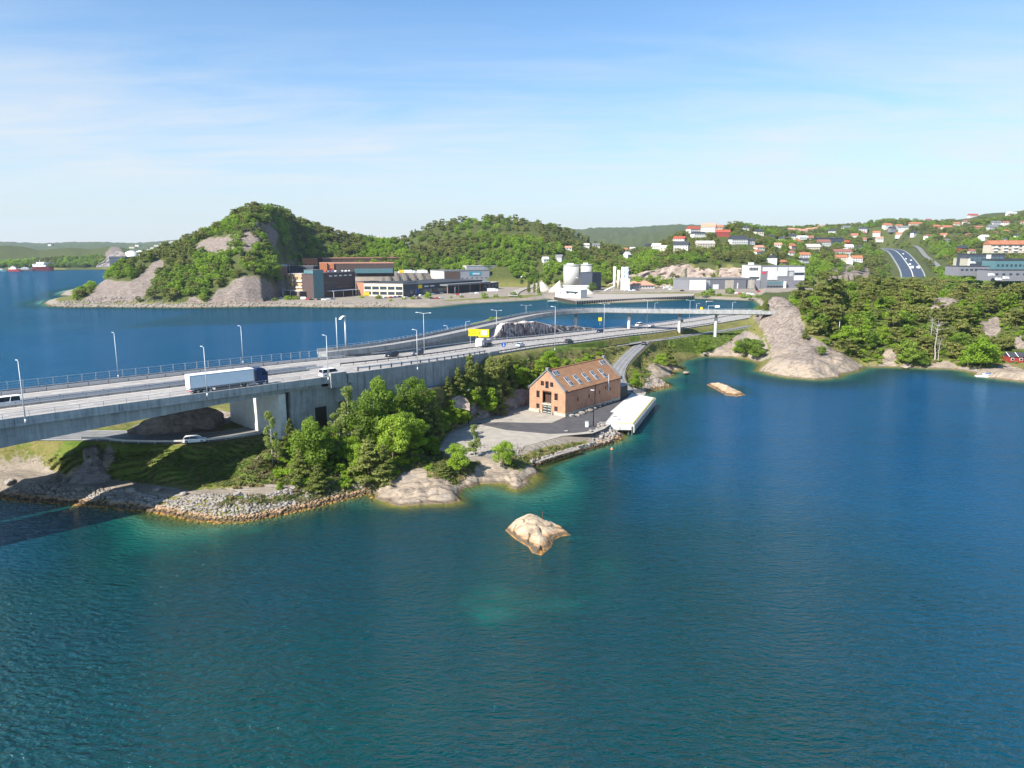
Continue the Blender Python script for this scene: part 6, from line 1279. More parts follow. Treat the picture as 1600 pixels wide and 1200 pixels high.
# ---------------------------------------------------------------- masses of far trees and ground shrubs, instanced
def scatter(name, pts, scl, idx, protos, rot=None):
    cname = 'proto_'+name; cc = bpy.data.collections.new(cname)
    for k, me in enumerate(protos): o = bpy.data.objects.new('%s_%02d' % (name, k), me); cc.objects.link(o)
    me = bpy.data.meshes.new(name); me.vertices.add(len(pts)); me.vertices.foreach_set('co', np.asarray(pts, np.float32).ravel())
    a = me.attributes.new('scl', 'FLOAT_VECTOR', 'POINT'); a.data.foreach_set('vector', np.asarray(scl, np.float32).ravel())
    a = me.attributes.new('pidx', 'INT', 'POINT'); a.data.foreach_set('value', np.asarray(idx, np.int32))
    a = me.attributes.new('rz', 'FLOAT_VECTOR', 'POINT'); rz = np.zeros((len(pts), 3), np.float32); rz[:, 2] = RNG.uniform(0, 6.28, len(pts)); a.data.foreach_set('vector', rz.ravel())
    me.update(); o = link(name, me); tag(o, kind='stuff')
    ng = bpy.data.node_groups.new(name, 'GeometryNodeTree'); ng.interface.new_socket('Geometry', in_out='INPUT', socket_type='NodeSocketGeometry'); ng.interface.new_socket('Geometry', in_out='OUTPUT', socket_type='NodeSocketGeometry')
    N = ng.nodes; L = ng.links; gi = N.new('NodeGroupInput'); go = N.new('NodeGroupOutput'); ip = N.new('GeometryNodeInstanceOnPoints'); ci = N.new('GeometryNodeCollectionInfo')
    ci.inputs['Collection'].default_value = cc; ci.inputs['Separate Children'].default_value = True; ci.inputs['Reset Children'].default_value = True
    def na(nm, ty): q = N.new('GeometryNodeInputNamedAttribute'); q.data_type = ty; q.inputs[0].default_value = nm; return q.outputs['Attribute']
    L.new(gi.outputs[0], ip.inputs['Points']); L.new(ci.outputs[0], ip.inputs['Instance']); ip.inputs['Pick Instance'].default_value = True
    L.new(na('pidx', 'INT'), ip.inputs['Instance Index']); L.new(na('rz', 'FLOAT_VECTOR'), ip.inputs['Rotation']); L.new(na('scl', 'FLOAT_VECTOR'), ip.inputs['Scale']); L.new(ip.outputs[0], go.inputs[0])
    md = o.modifiers.new('spread', 'NODES'); md.node_group = ng; return o
EL = (GZ-CAMH)/RR; RUN = np.maximum.accumulate(EL, 0)
def visible(x, y, top):
    th = np.arctan2(x, y); r = np.hypot(x, y); i = np.clip(np.interp(r-8, R_, np.arange(len(R_))), 0, len(R_)-1).astype(int); j = np.clip(((th-TH[0])/(TH[1]-TH[0])), 0, len(TH)-1).astype(int)
    return (top+1-CAMH)/r > RUN[i, j]-.0005
far_protos = [proto(k, s, 2).crown for k, s in (('pine', 1), ('pine', 2), ('young', 1), ('broad', 1), ('broad', 2), ('broad', 3), ('bright', 1), ('bright', 2))]
KEEP = []            # houses and buildings push the forest away: (u0, u1, v_top, v_base, y)
def lookup(A, x, y):
    th = np.arctan2(x, y); r = np.hypot(x, y); i = np.clip(np.interp(r, R_, np.arange(len(R_))), 0, len(R_)-1.01); j = np.clip(((th-TH[0])/(TH[1]-TH[0])), 0, len(TH)-1.01)
    return A[np.round(i).astype(int), np.round(j).astype(int)]
def forest(name, n, r0, r1, size, mixw, u0=-150, u1=1750, poly=None, zmin=3.6):
    rr = np.random.default_rng(len(name)*7+int(r0)); th = rr.uniform(-.72, .72, n); r = np.sqrt(rr.uniform(r0*r0, r1*r1, n)); x = r*np.sin(th); y = r*np.cos(th); z = ground(x, y)
    u, v, _ = proj(x, y, z); ok = (z > zmin) & (u > u0) & (u < u1) & ((lookup(ROCK, x, y) < .3) | ((u > 355) & (v < 430) & (rr.random(n) < .5))) & (lookup(GRAVEL, x, y) < .3)
    m = (y < 2000) & (x > 300)
    if m.any():
        for c, hw_ in ((FHW, 30), (RAMP, 12)):
            d = np.min(np.hypot(x[:, None]-c[None, :, 0], y[:, None]-c[None, :, 1]), 1); ok &= d > hw_
    ok &= visible(x, y, z+size)
    for (a, b, vt, vb, yy, clr) in KEEP:
        ok &= ~((u > a-3) & (u < b+3) & (v > vt) & (v < vb+size*FPX/np.maximum(y, 1)*.9) & (y < yy+4) & (y > yy-clr))
        xx = ((a+b)/2-800)/FPX*yy*1.0; ok &= ~((np.abs(u-(a+b)/2) < (b-a)/2+2) & (np.abs(y-yy) < 16))
    x, y, z, r = x[ok], y[ok], z[ok], r[ok]; u = u[ok]; k = len(x)
    # kinds change from patch to patch
    w = fbm(x/60, y/60, 3, 91)+rr.normal(size=k)*.09+.16*(np.clip((z-30)/60, 0, 1))
    idx = np.where(w > mixw+.06, rr.integers(0, 3, k), np.where(w > mixw-.07, rr.integers(3, 6, k), rr.integers(6, 8, k)))
    s = size/9*rr.uniform(.65, 1.25, k); scl = np.stack([s*1.25, s*1.25, s], 1); print(name, k)
    return scatter(name, np.stack([x, y, z-.6], 1), scl, idx, far_protos)
# ---------------------------------------------------------------- far buildings
WALLS = {}
def wm(name, col, rough=.8): return mat('wall_'+name, col, rough, .07, .5)
W_ = dict(white=wm('white', (.60, .59, .56)), cream=wm('cream', (.62, .56, .44)), tan=wm('tan', (.46, .33, .20)), dark=wm('dark_brick', (.095, .065, .06)), grey=wm('grey', (.20, .20, .22)), lgrey=wm('light_grey', (.42, .42, .42)), brown=wm('brown', (.16, .11, .085)),
          orange=wm('orange', (.50, .19, .09)), red=wm('red', (.30, .045, .035)), slate=wm('slate', (.055, .065, .085)), teal=wm('teal_glass', (.10, .20, .22), .3), beige=wm('beige', (.50, .44, .36)), brick=wm('brick', (.38, .19, .12)), blue=wm('blue', (.03, .10, .35)), pink=wm('pink', (.55, .40, .36)))
R_M = dict(red=wm('red_roof', (.33, .075, .045)), orange=wm('orange_roof', (.38, .15, .08)), brown=wm('brown_roof', (.25, .11, .08)), dark=wm('dark_roof', (.045, .05, .06)), grey=wm('grey_roof', (.16, .165, .17)), pale=wm('pale_roof', (.50, .45, .40)), salmon=wm('salmon_roof', (.50, .25, .17)), white=wm('white_roof', (.68, .68, .68)))
M_WINF = mat('far_window_glass', (.035, .05, .065), .15, .1, 1, spec=.6)
win_cache = {}
def win(w, h, m=None):
    k = (round(w, 1), round(h, 1), (m or M_WINF).name)
    if k not in win_cache: win_cache[k] = MB().box((0, 0, 0), (w, .12, h)).mesh('window', m or M_WINF)
    return win_cache[k]
def place_pts(u0, v0, u1, v1, z, vt):
    a, b = P(u0, v0, z), P(u1, v1, z); w = np.linalg.norm(b-a); yaw = math.atan2(b[1]-a[1], b[0]-a[0]); m_ = (a+b)/2
    h = ((v0+v1)/2-vt)*mpp(m_)/.975; return a, w, yaw, h
def block(name, label, cat, u0, v0, u1, v1, z, vt, depth, wall, roof, rows=0, cols=0, ww=1.6, wh_=1.3, group=None, parapet=.5, zs=None, wmat=None, margin=1.5):
    """flat-roofed building given by the foot of its front wall in the photograph"""
    a, w, yaw, h = place_pts(u0, v0, u1, v1, z, vt); root = thing(name, label, cat, a, yaw, group)
    MB().box((w/2, depth/2, h/2-1), (w, depth, h+2)).build('wall', W_[wall], root)
    MB().box((w/2, depth/2, h+parapet/2+.01), (w+.5, depth+.5, parapet)).build('roof', R_M[roof], root)
    for r in range(rows):
        z_ = (zs[r] if zs else h*(r+.55)/rows)
        for c in range(cols):
            o = link('window', win(ww, wh_, wmat), root, (margin+(w-2*margin)*(c+.5)/cols, -.02, z_))
    root['_w'] = w; root['_h'] = h; KEEP.append((u0, u1, vt-1, max(v0, v1), a[1], 34)); return root, w, h
def put(root, name, x0, x1, z0, z1, m, y=-.12, d=.16): return MB().box(((x0+x1)/2, y, (z0+z1)/2), (x1-x0, d, z1-z0)).build(name, m, root)
# front row on the far shore
t_, w, h = block('office_building', 'tan rendered office block with balconies, left end of the front row on the far shore', 'office', 450, 463, 477, 465.5, 3.2, 430, 22, 'tan', 'pale', 3, 4, 2.0, 1.6)
for k in range(2): put(t_, 'balcony', w*.55, w*.9, h*(.42+.27*k), h*(.47+.27*k), M_CONC2, -.7, 1.3)
t_, w, h = block('stair_tower', 'greenish glass stair tower between the tan office and the dark brick block', 'tower', 477, 465.5, 491, 466.5, 3.2, 424, 12, 'teal', 'grey', 4, 2, 3.0, 1.0, wmat=M_GLASS2)
t_, w, h = block('brick_office', 'dark brown brick office block with cars parked on its roof', 'office', 491, 466.5, 556, 461, 3.2, 428.5, 15, 'dark', 'dark', 2, 11, 1.8, 1.4, margin=14, zs=[9.5, 14.5])
for r in range(3): 
    for c in range(3): link('window', win(3.6, 3.4, M_GLASS2), t_, (3+4.2*c, -.03, 6.5+5*r))
put(t_, 'canopy', w*.30, w*.95, 6.2, 6.7, R_M['white'], -4, 8)
for x in (.32, .55, .78, .93): put(t_, 'canopy_post', w*x-.2, w*x+.2, -1, 6.2, M_CONC2, -7.5, .4)
for k in range(5): put(t_, 'shop_sign', w*(.36+.12*k), w*(.43+.12*k), h-3.0, h-1.9, M_WHITE)
t_, w, h = block('open_canopy', 'low open canopy on posts at the left foot of the tan office', 'canopy', 443, 464, 469, 466.5, 3.2, 455, 10, 'dark', 'pale', 0, 0)
for x in (.05, .5, .95): put(t_, 'post', w*x-.25, w*x+.25, 0, h, M_CONC2, -1.0, .4)
t_, w, h = block('showroom_hall', 'long low hall with pale concrete frame and two window rows on far shore', 'hall', 569, 462.5, 630, 463.5, 3.2, 443.5, 42, 'cream', 'dark', 0, 0)
for r in range(2):
    for c in range(5): link('window', win(w/5-1.3, 3.1), t_, (w*(c+.5)/5, -.03, h*(.24+.40*r)))
t_, w, h = block('brick_link', 'narrow red brick link building between the dark office and the long low hall', 'building', 557, 461.5, 569, 462, 3.2, 441.5, 24, 'brick', 'dark', 0, 0)
t_, w, h = block('retail_hall', 'long dark low retail hall with deep shade under its canopy, centre of the far shore', 'shop', 630, 463.5, 754, 453.5, 3.2, 442.5, 60, 'slate', 'dark', 0, 0)
for c in range(9): link('window', win(w/14, 4.2, M_GLASS2 if c % 3 else M_WINF), t_, (w*(.04+.055*c), -.03, 4.0))
put(t_, 'canopy', w*.42, w*1.0, h-3.0, h-1.3, R_M['grey'], -6, 12)
for x in (.43, .57, .72, .86, .99): put(t_, 'post', w*x-.4, w*x+.4, -1, h-3, W_['brick'], -10.5, .8)
put(t_, 'shop_sign', w*.17, w*.215, h-4.2, h-.6, M_YEL); put(t_, 'shop_sign', w*.24, w*.29, h-3, h-2, M_WHITE); put(t_, 'shop_sign', w*.31, w*.36, h-3, h-2, M_WHITE); put(t_, 'banner', w*.15, w*.18, 2, h-4.5, W_['blue']); put(t_, 'shop_sign', w*.88, w*.97, h-.9, h+.3, M_WHITE, -12.2)
block('porch_building', 'small flat building with pale posts right of the long retail hall', 'building', 754, 454, 779, 451, 3.2, 442.5, 14, 'slate', 'pale', 1, 4, 3.4, 3.0)
# second row
t_, w, h = block('grey_factory', 'light grey factory hall with a blue and white wall sign behind the retail hall', 'factory', 694, 443, 765, 441, 8, 423.5, 40, 'lgrey', 'grey', 1, 9, 2.4, 1.0, zs=[6.0])
put(t_, 'wall_panel', 1, w*.34, .5, h-1, W_['brown']); put(t_, 'wall_sign', w*.54, w*.80, h*.60, h*.9, mat('cyan_sign', (.05, .40, .55), .6)); put(t_, 'sign_lettering', w*.62, w*.78, h*.66, h*.80, M_WHITE, -.25, .1)
block('dark_factory_end', 'dark brown factory end with a copper panel at the right of the grey factory', 'factory', 763, 441, 793, 438.5, 8, 425, 34, 'slate', 'dark', 1, 4, 2.2, 1.4)
block('upper_factory', 'pale upper factory storey rising behind the grey factory', 'factory', 729, 436, 797, 434.5, 12, 416, 30, 'lgrey', 'pale', 1, 10, 2.6, 1.0, zs=[8.5])
block('red_topped_store', 'white store with a bright red upper band beside the sloping street', 'store', 794, 426, 827, 424.5, 16, 409.5, 24, 'white', 'red', 1, 6, 3.0, 2.2, zs=[3.0], parapet=4.2)
# on the terrace
t_, w, h = block('brown_hall', 'very long brown hall with a thin pale roof edge below the wooded saddle', 'hall', 505, 424, 631, 422, 23, 404.5, 26, 'brown', 'salmon', 0, 0, parapet=1.2)
for k in range(16): put(t_, 'wall_rib', w*(k+.5)/16-.15, w*(k+.5)/16+.15, 0, h, W_['dark'])
block('orange_hall', 'orange brick hall end left of the long brown hall', 'hall', 473, 424.5, 497, 424, 23, 405, 22, 'orange', 'salmon', 1, 3, 2.0, 1.6)
t_, w, h = block('glasshouse_hall', 'lower long hall with orange brick gables and a glazed teal front on the terrace', 'hall', 500, 430, 616, 429, 23, 412.5, 18, 'dark', 'salmon', 0, 0, parapet=1.2)
put(t_, 'gable', 0, w*.10, 0, h+.8, W_['orange'], -1.2, 2.4); put(t_, 'gable', w*.115, w*.19, 0, h, W_['orange'], -.5, 1.0); put(t_, 'door', w*.125, w*.165, 0, h*.6, W_['red'], -1.1, .2); put(t_, 'glazing', w*.46, w*.98, h*.15, h*.55, W_['teal'], -2, 4)
block('dark_workshop', 'low dark blue workshop on the terrace left of the orange hall', 'workshop', 440, 429, 490, 429.5, 23, 416.5, 14, 'slate', 'grey', 1, 6, 3.5, 2.0)
t_, w, h = block('hip_roofed_workshop', 'red brick workshop with a pale pointed roof on the terrace edge', 'workshop', 420, 429, 440, 429.5, 23, 417, 14, 'brick', 'pale', 1, 3, 1.8, 1.5)
MB().loft([np.array([(-.5, -.5, h+.4), (w+.5, -.5, h+.4), (w+.5, 14.5, h+.4), (-.5, 14.5, h+.4)]), np.array([(w*.4, 6, h+3.4), (w*.6, 6, h+3.4), (w*.6, 8, h+3.4), (w*.4, 8, h+3.4)])]).build('roof_cap', R_M['pale'], t_)
t_ = block('red_shed', 'small red shed on the pink rock bluff at the left end of the terrace', 'shed', 400, 425, 411, 425.5, 20, 417, 9, 'red', 'orange', 1, 2, 1.4, 1.2)[0]
# cement works
def silo(label, u, vb, z, vt, rpx, m, group=None, cap=True):
    p = P(u, vb, z); k = mpp(p); r = rpx*k; h = (vb-vt)*k/.975; root = thing('silo', label, 'silo', (p[0], p[1]+r, p[2]), 0, group)
    MB().cyl((0, 0, -2), (0, 0, h), r, r, 40).build('shell', m, root, True)
    if cap:
        MB().cyl((0, 0, h-.3), (0, 0, h+1.0), r*1.02, r*1.02, 40).build('top_ring', M_CONC, root, True); MB().cyl((0, 0, h+1.0), (0, 0, h+1.3), r*.96, r*.9, 30).build('roof_cone', M_CONC2, root, True)
        for a in np.linspace(0, 6.28, 14): MB().cyl((r*math.cos(a), r*math.sin(a), h+1), (r*math.cos(a), r*math.sin(a), h+2.2), .12, .12, 5).build('rail_post', M_GALV, root)
        MB().box((-r*.2, -r*.3, h+2.4), (r*.8, r*.5, 2.0)).build('plant_box', M_WHITE, root)
        for zz in (.45,): MB().box((r*.5, -r*.87, h*zz), (r*.45, .3, h*.03)).build('nameplate', M_WHITE, root)
    KEEP.append((u-rpx, u+rpx, vt-3, vb, p[1], 90)); return root
M_SILO = mat('silo_concrete', (.47, .46, .43), .85, .07, .25, streak=True)
silo('big round concrete silo, left and wider one of the pair at the cement works', 893.5, 449, 4, 417, 12.5, M_SILO); silo('big round concrete silo, right one of the pair at the cement works', 916.5, 449, 4, 416.5, 8.8, M_SILO)
block('dark_tower_block', 'dark grey block in the shade right behind the big silos', 'building', 925, 453, 939, 452, 4, 427, 18, 'slate', 'dark')
t_, w, h = block('cement_office', 'bright white low building on the quay in front of the big silos', 'building', 868, 464, 907, 466.5, 3.2, 453, 10, 'white', 'white', 1, 3, 2.0, 1.0)
put(t_, 'window_band', w*.42, w*.90, h*.62, h*.82, M_WINF); 
block('silo_base_building', 'white block along the foot of the two big silos', 'building', 874, 455, 921, 455, 3.4, 447.5, 12, 'white', 'white')
block('filling_shed', 'small white filling shed left of the big silos on the slope', 'shed', 864, 423, 882, 422, 16, 414.5, 12, 'white', 'white', 1, 4, 2.2, 1.4)
for lab, u0, u1, vt, vb in (('pale tented heap of gravel left of the cement works', 830, 866, 440, 456), ('pale sand heap spilling right of the white cement office', 908, 932, 452, 460), ('cream conveyor heap leaning against the left big silo', 856, 884, 438, 457)):
    p = P((u0+u1)/2, vb, 3.2); k = mpp(p); w = (u1-u0)*k; h = (vb-vt)*k; b = MB(); n = 14; rings = []
    for i, f_ in enumerate(np.linspace(0, 1, 6)):
        rings.append(np.array([((1-f_)*w/2*math.cos(a)*(1+.1*math.sin(3*a))+(f_*w*.18 if 'conveyor' in lab else 0), (1-f_)*w*.42*math.sin(a), h*f_**.85-.4) for a in np.linspace(0, 2*math.pi, n, endpoint=False)]))
    b.loft(rings); o = b.build('gravel_heap', mat('pale_gravel', (.50, .45, .37), .95, .1, .6), None, True); o.location = (p[0], p[1]+w*.3, p[2]); tag(o, lab, 'gravel heap')
for lab, u, vt, rp, mm in (('slim white silo, leftmost of the mixing plant', 960, 418, 2.1, M_WHITE), ('slim cream silo, second from left of the mixing plant', 966.5, 423, 2.4, W_['cream']), ('white silo, third of the mixing plant', 973, 418.5, 2.6, M_WHITE), ('white silo with blue slanted stripes, rightmost of the mixing plant', 979, 418.5, 3.2, M_WHITE)):
    s_ = silo(lab, u, 452, 3.4, vt, rp, mm, None, False)
    if 'stripes' in lab:
        k = mpp(P(u, 452, 3.4)); r = rp*k
        for q in range(2):
            b = MB(); n = 6
            for i in range(n):
                a0, a1 = -math.pi+.35+i*.38, -math.pi+.35+(i+1)*.38; z0 = 14+q*5+i*1.0
                b.add([(r*1.02*math.cos(a0), r*1.02*math.sin(a0), z0), (r*1.02*math.cos(a1), r*1.02*math.sin(a1), z0+1), (r*1.02*math.cos(a1), r*1.02*math.sin(a1), z0+2.8), (r*1.02*math.cos(a0), r*1.02*math.sin(a0), z0+1.8)], [(0, 1, 2, 3)])
            b.build('blue_stripe', mat('pale_blue_stripe', (.10, .35, .62), .6), s_)
t_, w, h = block('mixing_hopper', 'white boxy hopper house under the striped silo', 'building', 971, 453, 984, 453, 3.4, 437, 9, 'white', 'white')
cv = thing('conveyor', 'sloping pale conveyor left of the slim silos', 'conveyor', P(944, 456, 3.2)); k = mpp(P(944, 456, 3.2)); MB().cyl((0, 0, 1), (17*k, 2, 9*k), 1.0, 1.0, 6).build('belt_tube', M_CONC2, cv); MB().box((12*k, 1, 2.5*k), (.6, .6, 6*k)).build('support', M_GALV, cv)
t_, w, h = block('hip_roofed_house', 'low white house with a broad terracotta hip roof right of the mixing plant', 'house', 984, 451, 1023, 450.5, 3.4, 446.5, 16, 'white', 'salmon', 1, 8, 1.6, 1.4, parapet=.3)
MB().loft([np.array([(-1.2, -1.2, h+.3), (w+1.2, -1.2, h+.3), (w+1.2, 17.2, h+.3), (-1.2, 17.2, h+.3)]), np.array([(w*.25, 7.5, h+5.4), (w*.75, 7.5, h+5.4), (w*.75, 8.5, h+5.4), (w*.25, 8.5, h+5.4)])]).build('hip_roof', R_M['salmon'], t_)
t_, w, h = block('grey_hall', 'long dark grey workshop hall with pale gates in front of the pink cliff', 'hall', 1076, 453, 1187, 450.5, 3.3, 437, 34, 'grey', 'grey', 0, 0, parapet=1.0)
for a_, b_, c_m, t0 in ((0, .13, W_['brown'], .95), (.01, .115, M_WHITE, .55), (.16, .19, M_WINF, .9), (.20, .29, W_['lgrey'], .92), (.33, .41, M_WHITE, .5), (.50, .62, W_['beige'], .9), (.67, .685, M_WHITE, .6), (.80, .82, M_WINF, .9), (.82, .92, W_['beige'], .9)): put(t_, 'gate_panel' if c_m != M_WINF else 'window', a_*w, b_*w, .2, h*t0, c_m, -.12-.05*(t0 < .7))
t_, w, h = block('white_gable_wing', 'white slanted end wing of the long grey hall with tall dark windows', 'hall', 1061, 449, 1076, 453, 3.3, 436, 20, 'white', 'grey', 1, 4, 2.0, 7)
t_, w, h = block('showroom', 'three storey showroom with white metal upper panels and purple grey base', 'showroom', 1187, 450.5, 1256, 450, 3.4, 417.5, 30, 'grey', 'grey', 0, 0)
M_MET = mat('white_corrugated_metal', (.62, .62, .61), .45, .1, .8, streak=True)
for a_, b_, z0, z1, mm in ((.04, .36, .78, .97, M_MET), (.16, .38, .38, .78, M_MET), (.38, .60, .55, .97, M_MET), (.62, .98, .80, .97, M_MET), (.76, .99, .36, .58, M_WHITE), (.76, .99, .72, .80, M_WHITE)): put(t_, 'metal_panel', a_*w, b_*w, z0*h, z1*h, mm, -.3, .5)
put(t_, 'wall_sign', .03*w, .12*w, .66*h, .76*h, mat('pinkish_red_sign', (.60, .06, .10), .6)); put(t_, 'wall_poster', .65*w, .74*w, .54*h, .76*h, W_['lgrey'])
for k in range(5): put(t_, 'window', (.77+.042*k)*w, (.805+.042*k)*w, .60*h, .70*h, M_WINF)
for k in range(3): put(t_, 'window', (.50+.03*k)*w, (.52+.03*k)*w, (.60+.13*k)*h, (.64+.13*k)*h, M_WINF)
for k in range(6): put(t_, 'window', (.16+.065*k)*w, (.215+.065*k)*w, .04*h, .12*h, M_WINF); put(t_, 'window', (.16+.065*k)*w, (.215+.065*k)*w, .18*h, .30*h, W_['teal'])
put(t_, 'entrance_frame', .53*w, .56*w, 0, .32*h, M_WHITE, -2, 3)
t_, w, h = block('showroom_wing', 'white upper wing with a dark window band at the left end of the showroom', 'showroom', 1168, 450.5, 1187, 450.5, 3.4, 416, 26, 'white', 'grey', 0, 0)
for k in range(6): put(t_, 'window', (.06+.12*k)*w, (.15+.12*k)*w, .78*h, .90*h, M_WINF)
put(t_, 'window_band', .10*w, .9*w, .42*h, .50*h, M_WINF); put(t_, 'lower_wall', 0, w, 0, .36*h, W_['grey'], -.3, .5)
put(t_, 'roof_tank', .1*w, .45*w, h+.4, h+3.2, M_WHITE, 5, 6)
fg = thing('banner', 'black leaning banner flag in front of the showroom', 'flag', P(1181, 456, 3.4)); MB().cyl((0, 0, 0), (-1.6, 0, 9), .1, .06, 6).build('pole', M_BLACK, fg); MB().add([(-.3, .03, 1.5), (3.4, .03, 1.2), (-1.5, .03, 8.6), (-.3, -.03, 1.5), (3.4, -.03, 1.2), (-1.5, -.03, 8.6)], [(0, 1, 2), (5, 4, 3)]).build('cloth', M_BLACK, fg)
# industrial quay
qy = thing('industrial_quay', 'long dark timber faced quay with a pale gravel top below the cement works', 'quay', P(900, 475.6, 0)); q0 = P(866, 468.5, 0); q1 = P(900, 475.6, 0); q2 = P(1083, 467, 0); q3 = P(1086, 463.5, 0); q4 = P(868, 464.5, 0)
rl = lambda q: (q[0]-qy.location.x, q[1]-qy.location.y)
MB().prism([rl(q) for q in (q0, q1, q2, q3, q4)], -1, 3.35).build('quay_body', mat('quay_gravel', (.34, .30, .26), .95, .1, .3), qy)
pm = MB().box((0, 0, 0), (1.0, .9, 4.0)).mesh('pile', M_BLACK)
for a, b_ in ((q0, q1), (q1, q2)):
    L = np.linalg.norm(b_-a); n = int(L/2.8)
    for i in range(n): s = a+(b_-a)*(i+.5)/n; o = link('pile', pm, qy, (s[0]-qy.location.x, s[1]-qy.location.y-.3, 1.0)); o.rotation_euler = (0, 0, math.atan2(b_[1]-a[1], b_[0]-a[0]))
# ---------------------------------------------------------------- houses on the hillsides
def house(label, u, vb, wpx, hpx_, wall, roof, yaw=0, dep=.75, y=None, rf=.42, cat='house', clr=45, ymin=640, name='house'):
    p = hit(u, vb, ymin, 2300) if y is None else PY(u, vb, y); k = mpp(p); w = wpx*k; H = hpx_*k; D = w*dep if w < 20 else 12; he = H*(1-rf); root = thing(name, label, cat, (p[0], p[1], p[2]-.3), yaw)
    MB().box((0, 0, he/2-2.5), (w, D, he+5)).build('wall', W_[wall], root)
    b = MB(); e = .5; g = H-he
    b.add([(-w/2-e, -D/2-e, he-.3), (w/2+e, -D/2-e, he-.3), (w/2+e, D/2+e, he-.3), (-w/2-e, D/2+e, he-.3), (-w/2-e, 0, he+g), (w/2+e, 0, he+g)], [(0, 1, 5, 4), (2, 3, 4, 5), (0, 4, 3), (1, 2, 5), (3, 2, 1, 0)]); r = b.build('roof', R_M[roof], root)
    MB().box((w*.18, D*.12, he+g*.85), (.9, .9, 1.8)).build('chimney', W_['brick'] if roof != 'dark' else W_['white'], r)
    n = max(2, int(w/3.4)); rows = 1 if he < 4.6 else 2
    for rr in range(rows):
        for c in range(n): link('window', win(1.4, 1.3), root, (-w/2+w*(c+.5)/n, -D/2-.03, he*(rr+.55)/rows))
    for c in (-1, 1): link('window', win(1.4, 1.3), root, (w/2+.03, c*D*.22, he*.55)).rotation_euler = (0, 0, math.pi/2)
    KEEP.append((u-wpx/2, u+wpx/2, vb-hpx_-1, vb, p[1], clr)); return root
H = house
H('white house with a bright red roof on the crest left of the hilltop trees', 1083, 361, 18, 10, 'white', 'red', .35); H('large white house with salmon roof beside the red roofed one on the crest', 1107, 362, 22, 13, 'white', 'salmon', -.4)
H('red wooden house with a red roof just below the crest', 1129, 368, 22, 9, 'red', 'red', -.25); H('dark roofed house tucked under the two crest houses', 1091, 369, 20, 7, 'white', 'dark', .2); H('white house with orange red roof on the left slope', 1062, 378, 18, 9, 'white', 'red', -.5)
H('pale house with dark roof below the orange red one on the left slope', 1065, 390, 22, 13, 'white', 'dark', -.4); H('long beige bungalow with flat pale roof mid slope', 1101, 386, 28, 10, 'beige', 'pale', .1); H('wide light grey house with a black roof right of the beige bungalow', 1153, 381, 27, 13, 'white', 'dark', .2)
H('grey annex house right of the wide light grey house', 1172, 381, 12, 9, 'lgrey', 'dark', .1); H('white house with dark roof, left one of the leaning pair', 1015, 390, 16, 11, 'white', 'dark', .5); H('white gabled house, middle of the pair on the lower left slope', 1026, 391, 14, 11, 'white', 'pale', -.5); H('cream house at the right of the white gabled one', 1037, 392, 10, 9, 'cream', 'pale', -.4)
H('small white house with dark roof near the hilltop trees', 1185, 366, 13, 8, 'cream', 'dark', .2); H('small white house half hidden right of the hilltop', 1165, 359, 9, 6, 'white', 'dark', 0); H('orange house peeping left of the hilltop trees', 1124, 357, 12, 7, 'pink', 'orange', 0)
H('plain white gable fronted house above the showroom', 1206, 410, 17, 13, 'white', 'dark', 1.2, .9); H('little shed with a bright orange roof above the showroom', 1224, 413, 10, 7, 'brown', 'orange', .3, cat='shed', name='shed'); H('white house with a pale roof by the long dark apartment block', 1253, 374, 15, 6, 'white', 'white', .2); H('house with a rust brown roof left of the long dark apartment block', 1264, 376, 12, 8, 'beige', 'brown', -.3)
H('long black apartment block on the settlement ridge', 1294, 379, 44, 8, 'slate', 'dark', 0, rf=.15, cat='apartment block', name='apartment_block'); H('white house with a red brown roof in front of the black apartment block', 1286, 383, 20, 9, 'white', 'brown', .2); H('beige timber house with a pale grey roof', 1269, 391, 22, 10, 'beige', 'pale', .05); H('white house with an orange roof above the dark garage', 1256, 403, 16, 9, 'white', 'orange', .1); H('dark roofed garage house under the orange roofed white one', 1257, 410, 14, 7, 'lgrey', 'dark', .2)
H('small red house with red roof by the big trees', 1321, 383, 10, 8, 'red', 'red', .2); H('white house below the small red one', 1325, 390, 13, 8, 'white', 'white', -.1); H('long house with brown roof and red trimmed white wall', 1315, 398, 28, 9, 'white', 'brown', .05); H('cream house with a wide orange roof', 1313, 407, 18, 9, 'cream', 'orange', .1); H('tall white gabled house between two orange roofs', 1327, 412, 12, 12, 'white', 'pale', 1.2); H('house with an orange roof at the right edge of the settlement', 1338, 408, 15, 9, 'white', 'orange', -.1)
for i, (u, v, w, lab) in enumerate(((1236, 361, 9, 'salmon roofed terrace house at the left end of the far row'), (1246, 362, 9, 'pinkish terrace house second in the far row'), (1256, 363, 9, 'pinkish terrace house third in the far row'), (1263, 361, 8, 'salmon roofed terrace house fourth in the far row'), (1273, 360, 9, 'salmon roofed terrace house fifth in the far row'), (1282, 357, 9, 'salmon roofed terrace house at the right end of the far row'))): H(lab, u, v, w, 5, 'pink', 'salmon', .1*i)
H('orange roofed villa at the left end of the right hand ridge', 1386, 356, 12, 7, 'white', 'orange', .1); H('small orange roofed house right of the leftmost ridge villa', 1404, 356, 9, 5, 'lgrey', 'orange', 0); H('long house with bright orange roof high on the right hillside', 1430, 353, 19, 6, 'beige', 'orange', .05); H('white villa under the long orange roof', 1412, 360, 14, 7, 'white', 'grey', -.2); H('dark house left of the white villa on the right hillside', 1396, 361, 14, 6, 'grey', 'dark', .1)
